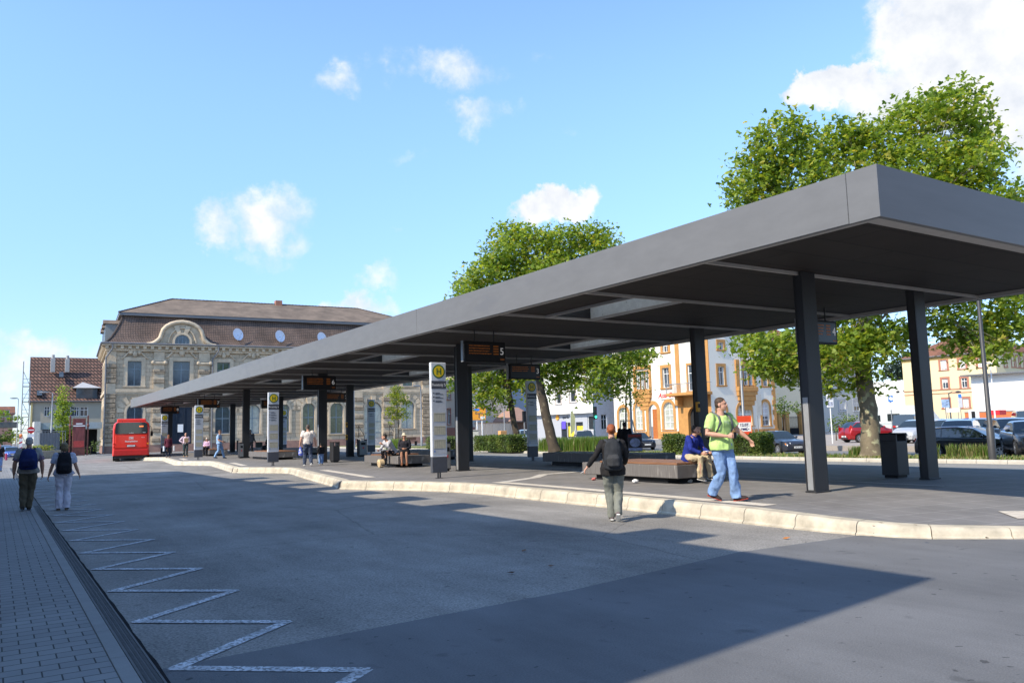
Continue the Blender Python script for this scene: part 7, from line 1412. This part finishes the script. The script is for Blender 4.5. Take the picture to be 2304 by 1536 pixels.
n = 15000; ii = rng.integers(0,len(ME)-1,n); q = rng.uniform(0,1,(n,1)); A_ = np.array(ME); Z_ = np.array(MF); a = A_[ii]*(1-q)+A_[ii+1]*q; b = Z_[ii]*(1-q)+Z_[ii+1]*q; v = rng.uniform(.06,.97,(n,1)); P = a*(1-v)+b*v; P = P[(P[:,1] > 10)&(P[:,1] < 75)]; n = len(P)
B = np.c_[P, np.full(n,.118)]; dr = rng.normal(size=(n,3)); dr[:,2] = 0; s = np.cross(dr,[0,0,1.])*.016; V = np.stack([B-s,B+s,B+dr*.05+np.array([0,0,.11])],1).reshape(-1,3); o = raw_mesh('grass', V, np.arange(len(V)).reshape(-1,3), GR_, None, rng.choice(3,n,p=(.3,.5,.2))); tag(o, 'short dry grass on the median strip', kind='stuff')
# ============================================================ LAMPS, SIGNS, SMALL THINGS
def lamp(label, base, h, kind='arm', m_=None, r=.07, group='street lamps', arm=(-1.4,0), name='street_lamp'):
    m_ = m_ or M_galv; t = thing(name, label, 'street lamp', tuple(base), 0, group); m = MB(); m.tube([(0,0,0),(0,0,1.1),(0,0,1.15),(0,0,h)], [r*1.5,r*1.5,r,r*.6], 12); m.build('post', m_, t, smooth=50)
    if kind == 'arm': m = MB(); m.tube([(0,0,h-.05),(arm[0]*.4,arm[1]*.4,h+.12),(arm[0]*.7,arm[1]*.7,h+.1)], .035, 6); m.build('arm', m_, t); m = MB(); m.ball((arm[0],arm[1],h+.08), (.45,.16,.09), 10, 6); m.build('lamp_head', m_, t)
    elif kind == 'double':
        for sg in (-1,1): m = MB(); m.tube([(0,0,h),(sg*.9,0,h+.05)], .04, 6); m.ball((sg*1.0,0,h+.05), (.5,.2,.06), 10, 6); m.build('lamp_head', M_white, t)
    elif kind == 'top': m = MB(); m.tube([(0,0,h),(0,0,h+.45)], [.09,.2], 12); m.build('lamp_head', m_, t)
    return t
def bs(px, py, z=0): p = G(px,py,z); return (p.x,p.y,z)
M_lampd = mat('dark_lamp_post', (.05,.05,.052), .5, var=.08)
b = bs(2234,1034,.12); lamp('dark lamp post in front of the black estate', b, 7.6, 'top', M_lampd, .085)
b = cpos(2241, dist=62, z=.03); lamp('thin pale lamp post with two flat heads before the white hall', b, ZAT(b,2228,819), 'double', M_white, .05)
b = cpos(1421, dist=53, z=.12); lamp('grey lamp post beside the young staked tree', b, 8.2, 'top', M_galv, .08)
b = cpos(1674, dist=46.5, z=.12); lamp('grey lamp post carrying the red and white poster', b, 8.4, 'top', M_galv, .075)
b = cpos(116, dist=96.5); lamp('pale lamp post beside the slim tree at the far left', b, ZAT(b,119,884), 'arm', M_galv, .10, arm=(-.8,0))
b = cpos(39, dist=118); lamp('thin lamp post by the road bridge at the far left', b, ZAT(b,38,897), 'arm', M_galv, .06, arm=(-.5,0))
b = cpos(948, dist=81); lamp('lamp post in front of the right end of the sandstone building', b, ZAT(b,942,870), 'arm', M_galv, .07, arm=(-.45,0))
b = cpos(796, dist=82); lamp('tall plain grey post beside the parked bicycle', b, 8.5, 'top', M_galv, .10)
b = cpos(1135, dist=66, z=.12); lamp('thin grey post with an orange litter box by the cream garden wall', b, ZAT(b,1133,868), 'top', M_galv, .05)
b = cpos(1130, dist=65, z=.12); t = thing('orange_box', 'orange litter box on the thin post by the cream garden wall', 'bin', b); MB().bev(-.3,.3,-.2,.2,ZAT(b,1130,986),ZAT(b,1130,972),.02).build('box_body', mat('orange_box', (.75,.38,.14), .6), t)
b = cpos(2141, dist=84, z=.03); lamp('dark curved lamp before the yellow house', b, ZAT(b,2140,884), 'arm', M_lampd, .08, arm=(.9,-.4))
b = cpos(1909, dist=78, z=.06); lamp('thin street lamp in front of the pale grey house', b, ZAT(b,1909,889), 'arm', M_galv, .05, arm=(.9,-.5))
# traffic light
b = cpos(1337, dist=63, z=.12); t = thing('traffic_light', 'traffic light showing green on a curved mast before the white shop building', 'traffic light', b); z_ = ZAT(b,1330,872)
m = MB(); m.tube([(0,0,0),(0,0,z_-1.3),(-.3,.1,z_-.5),(-.9,.35,z_-.05),(-2.2,.9,z_),(-3.4,1.4,z_)], [.07,.065,.06,.05,.045,.04], 8); m.build('mast', mat('green_grey_mast', (.30,.36,.34), .5), t, smooth=60)
zg = ZAT(b,1334,941); m = MB(); m.bev(-.14,.14,-.25,-.05,zg-.18,zg+.80,.02); hd_ = m.build('signal_head', mat('dark_green_housing', (.02,.05,.035), .5), t)
for i, (nm, c, e) in enumerate((('green_lamp',(.02,.6,.35),(.05,1,.55)),('amber_lamp',(.06,.035,.01),None),('red_lamp',(.07,.01,.01),None))): MB().tube([(0,-.25,zg+i*.3),(0,-.27,zg+i*.3)], .10, 14).build(nm, mat(nm, c, .4, emit=e, es=1.6), hd_)
b = cpos(1252, dist=66, z=.12); t = thing('traffic_light', 'dark signal heads seen from behind left of the middle plane trunk', 'traffic light', cpos(1180, dist=68, z=.12)); m = MB(); m.tube([(0,0,0),(0,0,3.0)], .06, 8); m.build('mast', M_galv, t); MB().bev(-.15,.15,-.1,.1,2.1,3.0,.02).build('signal_head', M_black, t)
# signs
def sign_post(parent, h, r=.03, x=0, m_=None): MB().cyl((x,0,0), r, h, 8).build('post', m_ or M_galv, parent)
def vsign(b, px, y0, y1): return ZAT(b,px,y1), ZAT(b,px,y0)
b = cpos(1078, dist=80, z=.06); s_ = SC(b); t = thing('direction_sign', 'large orange direction sign with a blue field and black arrows on two posts', 'road sign', b, head(20)); z0, z1 = vsign(b,1078,918,946); w = 15.5/s_
for x in (-w*.3,w*.45): sign_post(t, z1, .06, x, M_white)
bd = MB().bev(-w,w,-.1,-.06,z0,z1,.02).build('sign_board', mat('orange_sign_board', (.82,.33,.03), .5), t); y = -.105; m = MB(); m.box(-w*.9,w*.05,y-.004,y,z0+(z1-z0)*.74,z0+(z1-z0)*.92); m.build('blue_field', mat('sign_blue', (.05,.22,.7), .5), bd)
m = MB(); m.box(-.045,.045,y-.004,y,z0+.2,z0+(z1-z0)*.52); m.box(-w*.45,w*.45,y-.006,y-.0045,z0+(z1-z0)*.50,z0+(z1-z0)*.56); m.plate([(-w*.6,z0+(z1-z0)*.53),(-w*.42,z0+(z1-z0)*.44),(-w*.42,z0+(z1-z0)*.62)], y-.006, y-.0045); m.plate([(w*.6,z0+(z1-z0)*.53),(w*.42,z0+(z1-z0)*.62),(w*.42,z0+(z1-z0)*.44)], y-.006, y-.0045); m.build('arrows', M_ink, bd)
m = MB(); m.box(w*.2,w*.85,y-.004,y,z0+.08,z0+.36); m.box(-w*.9,-w*.1,-.1,-.06,z1+.05,z1+.38); m.build('white_field', M_white, bd)
b = cpos(1067, dist=62, z=.12); t = thing('switch_cabinet', 'pale grey street cabinet left of the short clipped hedge', 'cabinet', b, head(20)); m = MB(); m.bev(-.32,.32,-.2,.2,0,1.45,.02); m.build('cabinet_body', mat('cabinet_grey', (.58,.58,.54), .6), t); MB().bev(-.36,.36,-.24,.24,1.452,1.53,.02).build('cabinet_lid', M_concrete, t)
b = cpos(70, dist=86); t = thing('no_entry_sign', 'round red no entry sign with a white plate below, far left', 'road sign', b); z_ = ZAT(b,70,967); sign_post(t, z_+.2, .035); m = MB(); m.tube([(0,-.05,z_),(0,-.07,z_)], .30, 24); d_ = m.build('sign_disc', mat('sign_red', (.55,.01,.02), .45), t); MB().box(-.23,.23,-.078,-.072,z_-.055,z_+.055).build('white_bar', M_white, d_); MB().box(-.27,.27,-.07,-.05,z_-.66,z_-.36).build('lower_plate', M_white, t)
b = cpos(48, dist=84); t = thing('warning_beacon', 'red and white striped warning post with an orange lamp at the far left', 'beacon', b); m = MB()
for k in range(6): m.plate([(-.13,.45+k*.25),(.13,.57+k*.25),(.13,.70+k*.25),(-.13,.575+k*.25)], -.03, .0, k % 2)
m.plate([(-.13,1.95),(.13,1.95),(.13,2.05),(-.13,2.05)], -.03, 0, 0); m.build('beacon_plate', [mat('sign_red', (.55,.01,.02)), M_white], t); m = MB(); m.bev(-.13,.13,-.029,-.001,.2,2.0,.005); m.build('beacon_back', M_white, t); m = MB(); m.ball((0,0,2.2), (.13,.1,.14), 10, 8); m.build('beacon_lamp', mat('beacon_orange', (.9,.25,.05), .4), t); m = MB(); m.bev(-.4,.4,-.2,.2,0,.14,.02); m.build('foot', M_rubber, t)
b = cpos(178, dist=96); s_ = SC(b); t = thing('notice_board', 'tall dark red timber notice board left of the sandstone building', 'notice board', b); w = 13/s_; z1 = ZAT(b,178,941); z0 = 0
rb = mat('dark_red_timber', (.16,.05,.035), .7, var=.2); bd = MB().bev(-w,w,-.1,.1,.05,z1,.03).build('board', rb, t); MB().box(-w+.12,w-.12,-.115,-.103,z1-3.0,z1-.12).build('poster_field', mat('faded_poster', (.17,.045,.04), .4, var=.6, sc=2.2, stretch=(3,1,.5)), bd); MB().box(-w+.12,w-.12,-.118,-.116,z1-3.0,z1-2.35).build('poster_foot', mat('poster_red', (.42,.05,.04), .5, var=.3), bd)
m = MB()
for i, ww in enumerate((.30,.55)): m.box(-ww,ww,-.122,-.117,z1-.62-i*.22,z1-.5-i*.22)
m.build('heading_print', M_white, bd)
for x in (-w-.22,w+.22): m = MB(); m.bev(x-.07,x+.07,-.07,.07,0,z1+.3,.01); m.ball((x,-.05,z1-.75), (.14,.14,.20), 10, 8); m.build('side_post', rb, t)
b = cpos(1871, dist=61, z=.03); t = thing('route_sign', 'white sign with two framed road numbers half behind the nearest column', 'road sign', b, head(35)); z0, z1 = vsign(b,1871,888,917); s_ = SC(b); w = 7.5/s_; sign_post(t, z1, .04, 0, M_white); bd = MB().bev(-w,w,-.08,-.04,z0,z1,.02).build('sign_board', M_white, t)
for i, tx in enumerate(('L 51','L 5')): zz = z1-(z1-z0)*(.27+.46*i); m = MB(); m.box(-w*.8,w*.8,-.084,-.081,zz-.17,zz+.17); f_ = m.build('number_field', mat('pale_blue_field', (.42,.45,.55), .5), bd); text(tx, .26, M_ink, f_, (0,-.087,zz), name='road_number')
b = cpos(2008, dist=62, z=.03); t = thing('parking_sign', 'blue parking disc sign with a white plate below, left of the column', 'road sign', b, head(40)); z0, z1 = vsign(b,2007,890,905); s_ = SC(b); w = 5.3/s_; sign_post(t, z1, .035); bb_ = mat('sign_blue', (.05,.22,.7)); bd = MB().bev(-w,w,-.07,-.04,z0,z1,.01).build('sign_board', bb_, t); text('P', .34, M_white, bd, (-w*.3,-.075,z1-.18), name='letter', bold=.01); m = MB(); m.tube([(w*.25,-.072,z0+.22),(w*.25,-.078,z0+.22)], .12, 14); m.build('disc_symbol', M_white, bd); MB().box(-w*.75,w*.75,-.07,-.045,ZAT(b,2007,923),ZAT(b,2007,907)).build('lower_plate', M_white, t)
b = cpos(2165, dist=76, z=.03); t = thing('parking_sign', 'tall thin sign with a small blue field and grey lines before the yellow house', 'road sign', b, head(40)); z0, z1 = vsign(b,2164,887,917); sign_post(t, z1, .035); m = MB(); m.box(-.16,.16,-.06,-.045,z0,z0+(z1-z0)*.7); m.build('lower_plate', mat('pale_plate', (.55,.56,.6), .5), t); MB().box(-.13,.13,-.06,-.045,z0+(z1-z0)*.73,z1).build('sign_board', bb_, t)
b = cpos(2131, dist=76, z=.03); t = thing('advert_sign', 'blue and white picture sign before a ground floor window of the yellow house', 'sign', b, head(40)); z0, z1 = vsign(b,2129,899,917); sign_post(t, z1, .04); MB().box(-.30,.30,-.06,-.03,z0,z1).build('sign_board', mat('advert_print', (.30,.42,.62), .5, var=.6, sc=5), t)
b = cpos(2147, dist=74, z=.03); t = thing('white_board', 'blank white board on two posts among the parked cars', 'sign', b, head(40)); z0, z1 = vsign(b,2143,919,928); MB().bev(-.5,.5,-.05,-.02,z0,z1,.01).build('sign_board', M_white, t)
for x in (-.4,.4): sign_post(t, z1, .03, x)
b = cpos(2194, dist=76, z=.03); t = thing('ticket_machine', 'white and dark ticket machine at the corner of the white hall', 'ticket machine', b, head(40)); MB().bev(-.35,.35,-.2,.2,0,ZAT(b,2190,922),.03).build('machine_body', M_white, t); MB().box(-.28,.0,-.215,-.205,.6,ZAT(b,2190,926)).build('machine_front', M_dark, t)
b = cpos(2250, dist=70, z=.03); t = thing('red_box', 'bright red box on the orange red wall', 'box', b); MB().bev(-.5,.5,-.3,.3,ZAT(b,2248,934),ZAT(b,2248,923),.02).build('box_body', mat('bright_red', (.7,.02,.03), .5), t)
b = cpos(1706, dist=52, z=.12); t = thing('old_stop_sign', 'thin grey stop post and framed timetable by the parked bicycles', 'bus stop sign', b, head(20)); z0, z1 = vsign(b,1708,892,938); sign_post(t, z1, .03, 0); sign_post(t, z1-.8, .025, -.28); MB().box(-.03,.30,-.04,-.02,z0,z1).build('sign_board', mat('grey_glass_panel', (.35,.37,.38), .3), t)
# poster on the lamp post
b = cpos(1674, dist=46.2, z=.12); t = thing('poster', 'red and white poster with a date on the lamp post above the hedge', 'poster', b, head(33)); z0, z1 = vsign(b,1675,940,983); s_ = SC(b); w = 15.5/s_; bd = MB().box(-w,w,-.12,-.10,z0,z1).build('poster_board', mat('poster_orange_red', (.72,.07,.02), .5, var=.1), t)
hh = z1-z0; f_ = MB().box(-w+.02,w-.03,-.125,-.121,z0+hh*.18,z0+hh*.66).build('white_field', M_white, bd); text('12.07.', w*.56, mat('poster_ink', (.03,.02,.10), .5), f_, (0,-.128,z0+hh*.52), name='date_lettering', bold=.008); text('real,-', w*.60, mat('poster_ink', (.03,.02,.10)), f_, (0,-.128,z0+hh*.32), name='poster_lettering', shear=.3, bold=.008)
MB().box(w-.012,w+.012,-.13,-.095,z0,z1).build('poster_frame', mat('orange_frame', (.85,.28,.05), .5), bd)
# bicycles
def bicycle(label, loc, rz):
    t = thing('bicycle', label, 'bicycle', loc, rz, 'parked bicycles')
    for x in (-.52,.52):
        m = MB(); n_ = 24; m.tube([(x+.34*cos(2*pi*k/n_),0,.34+.34*sin(2*pi*k/n_)) for k in range(n_+1)], .02, 6, False)
        for k in range(6): m.tube([(x,0,.34),(x+.33*cos(pi*k/3),0,.34+.33*sin(pi*k/3))], .004, 4)
        m.build('wheel', M_rubber, t)
    m = MB(); 
    for a_, b_ in (((-.52,0,.34),(-.10,0,.30)),((-.10,0,.30),(-.22,0,.80)),((-.52,0,.34),(-.2,0,.74)),((-.2,0,.72),(.36,0,.80)),((-.10,0,.30),(.38,0,.70)),((.52,0,.34),(.34,0,.98))): m.tube([a_,b_], .018, 6)
    m.build('frame', M_black, t); m = MB(); m.ball((-.24,0,.86), (.14,.07,.035), 8, 6); m.build('saddle', M_black, t); m = MB(); m.tube([(.22,-.28,1.0),(.36,-.1,1.02),(.36,.1,1.02),(.22,.28,1.0)], .014, 6); m.build('handlebar', M_black, t)
bicycle('black bicycle parked by the tall grey post near the sandstone building', cpos(810, dist=84, z=.06), radians(20)); bicycle('bicycle standing by the thin grey stop post', cpos(1694, dist=53, z=.12), radians(-30)); bicycle('bicycle leaning near the red poster, right one of two', cpos(1716, dist=54, z=.12), radians(-20))
# forecourt bench, planter, railing, carport
b = cpos(922, dist=93, z=.06); t = thing('wooden_bench', 'brown wooden bench before the right end of the sandstone building', 'bench', b); 
MB().bev(-.9,.9,-.25,.25,.46,.52,.01).build('seat', mat('brown_plank', (.13,.065,.04), .7), t); MB().bev(-.9,.9,.22,.27,.6,.95,.01).build('backrest', mat('brown_plank', (.13,.065,.04)), t)
for x in (-.75,.75): MB().bev(x-.05,x+.05,-.22,.25,0,.46,.01).build('leg', M_black, t)
a, b_ = cpos(90, dist=88), cpos(140, dist=90); t = thing('stone_planter', 'low stone planting bed with dry plants by the pale lamp post', 'planter', (a[0],a[1],0), atan2(b_[1]-a[1],b_[0]-a[0])); L_ = sqrt((b_[0]-a[0])**2+(b_[1]-a[1])**2); MB().bev(0,L_,0,2.5,0,.75,.05).build('planter_wall', mat('old_planter_stone', (.30,.27,.20), .9, var=.3, bump=.4), t)
c_ = np.c_[rng.uniform(.3,L_-.3,700), rng.uniform(.2,2.2,700), rng.uniform(.76,1.25,700)]; V, F = leaves(c_, .16, 1); raw_mesh('plants', V, F, [YG_[0],HG[0],GR_[1]], t, rng.choice(3,700))
a, b_ = cpos(82, dist=94), cpos(148, dist=95.5); t = thing('railing', 'grey metal railing behind the stone planting bed', 'fence', (a[0],a[1],0), atan2(b_[1]-a[1],b_[0]-a[0])); L_ = sqrt((b_[0]-a[0])**2+(b_[1]-a[1])**2); m = MB(); x = 0
while x < L_: m.cyl((x,0,0), .02, 2.6, 5); x += .3
m.box(0,L_,-.03,.03,2.6,2.66); m.build('bars', M_galv, t); MB().box(.4,2.4,.05,.1,.1,2.5).build('solid_panel', mat('grey_panel', (.16,.17,.18), .6), t)
b = cpos(78, dist=100); t = thing('carport', 'white walled carport with a dark opening below the tiled house', 'carport', (b[0],b[1],0)); zc = ZAT(b,80,948); MB().box(-.05,.55,0,5,0,zc).build('side_wall', mat('dull_white_wall', (.55,.54,.50), .8), t); MB().box(.56,6.5,.3,5,zc-.85,zc-.15).build('roof', mat('carport_roof', (.36,.42,.44), .6), t); MB().box(.9,6.3,3.2,3.4,0,zc-.9).build('rear_wall', M_dark, t)
# flag at the shop
b = cpos(1284, dist=83, z=.06); t = thing('beach_flag', 'narrow white and yellow flag before the shop window', 'flag', b); z1 = ZAT(b,1284,924); m = MB(); m.tube([(0,0,0),(0,0,z1*.6),(.05,0,z1-.1),(.3,0,z1)], .02, 5); m.build('pole', M_white, t); m = MB(); m.plate([(.02,.9),(.55,1.3),(.62,z1-.7),(.3,z1-.03),(.05,z1-.15)], -.01, .01); m.build('cloth', mat('yellow_white_cloth', (.78,.70,.30), .7, var=.25, sc=.8), t)
# litter and leaves
def crumple(label, loc, r, c, name='paper_scrap'):
    t = thing(name, label, 'litter', loc); m = MB(); m.ball((0,0,r*.5), (r,r*.8,r*.55), 8, 6); m.v = [v*(1+.35*noise.noise(v*25)) for v in m.v]; m.build('scrap', mat(name+'_%d' % int(c[0]*100+c[1]*10), c, .8), t)
crumple('white crumpled paper at the foot of the nearest bench', bs(1430,1086,ZP), .09, (.75,.75,.75)); crumple('pinkish red scrap under the far end of the nearest bench', bs(1336,1080,ZP), .07, (.55,.16,.14)); crumple('white paper cup by the shoe of the sitting man', bs(1553,1085,ZP), .07, (.7,.7,.68))
M_lf = [mat('dry_leaf_orange', (.42,.16,.04), .8), mat('dry_leaf_brown', (.16,.08,.04), .8)]
def leaf_at(loc, s, k):
    t = tag(MB().add([(-s,0,.012),(-.2*s,-.5*s,.004),(s,0,.02),(-.2*s,.5*s,.022)], [(0,1,2,3)]).build('fallen_leaf', M_lf[k % 2], None), 'dry leaf lying on the roadway or kerb', 'leaf', 'dry fallen leaves'); t.location = loc; t.rotation_euler = (random.uniform(-.3,.3),random.uniform(-.3,.3),random.uniform(0,6))
for i, (px, py, z_) in enumerate(((2035,1206,0),(2045,1206,0),(2132,1209,0),(1982,1178,ZP),(2140,1036,.0),(2150,1036,0),(2112,1038,0),(1955,1039,0),(2085,1037,0),(2060,1183,ZP),(1770,1212,0),(2220,1212,0),(1180,1240,0),(1240,1275,0),(1150,1290,0))):
    p = G(px,py,z_); leaf_at((p.x,p.y,z_+.004), random.uniform(.04,.06), i if py > 1030 and py < 1230 else 1)
for o in S.objects:          # every part of a thing placed in world terms keeps its place
    pass
bpy.data.scenes.remove(TMP)
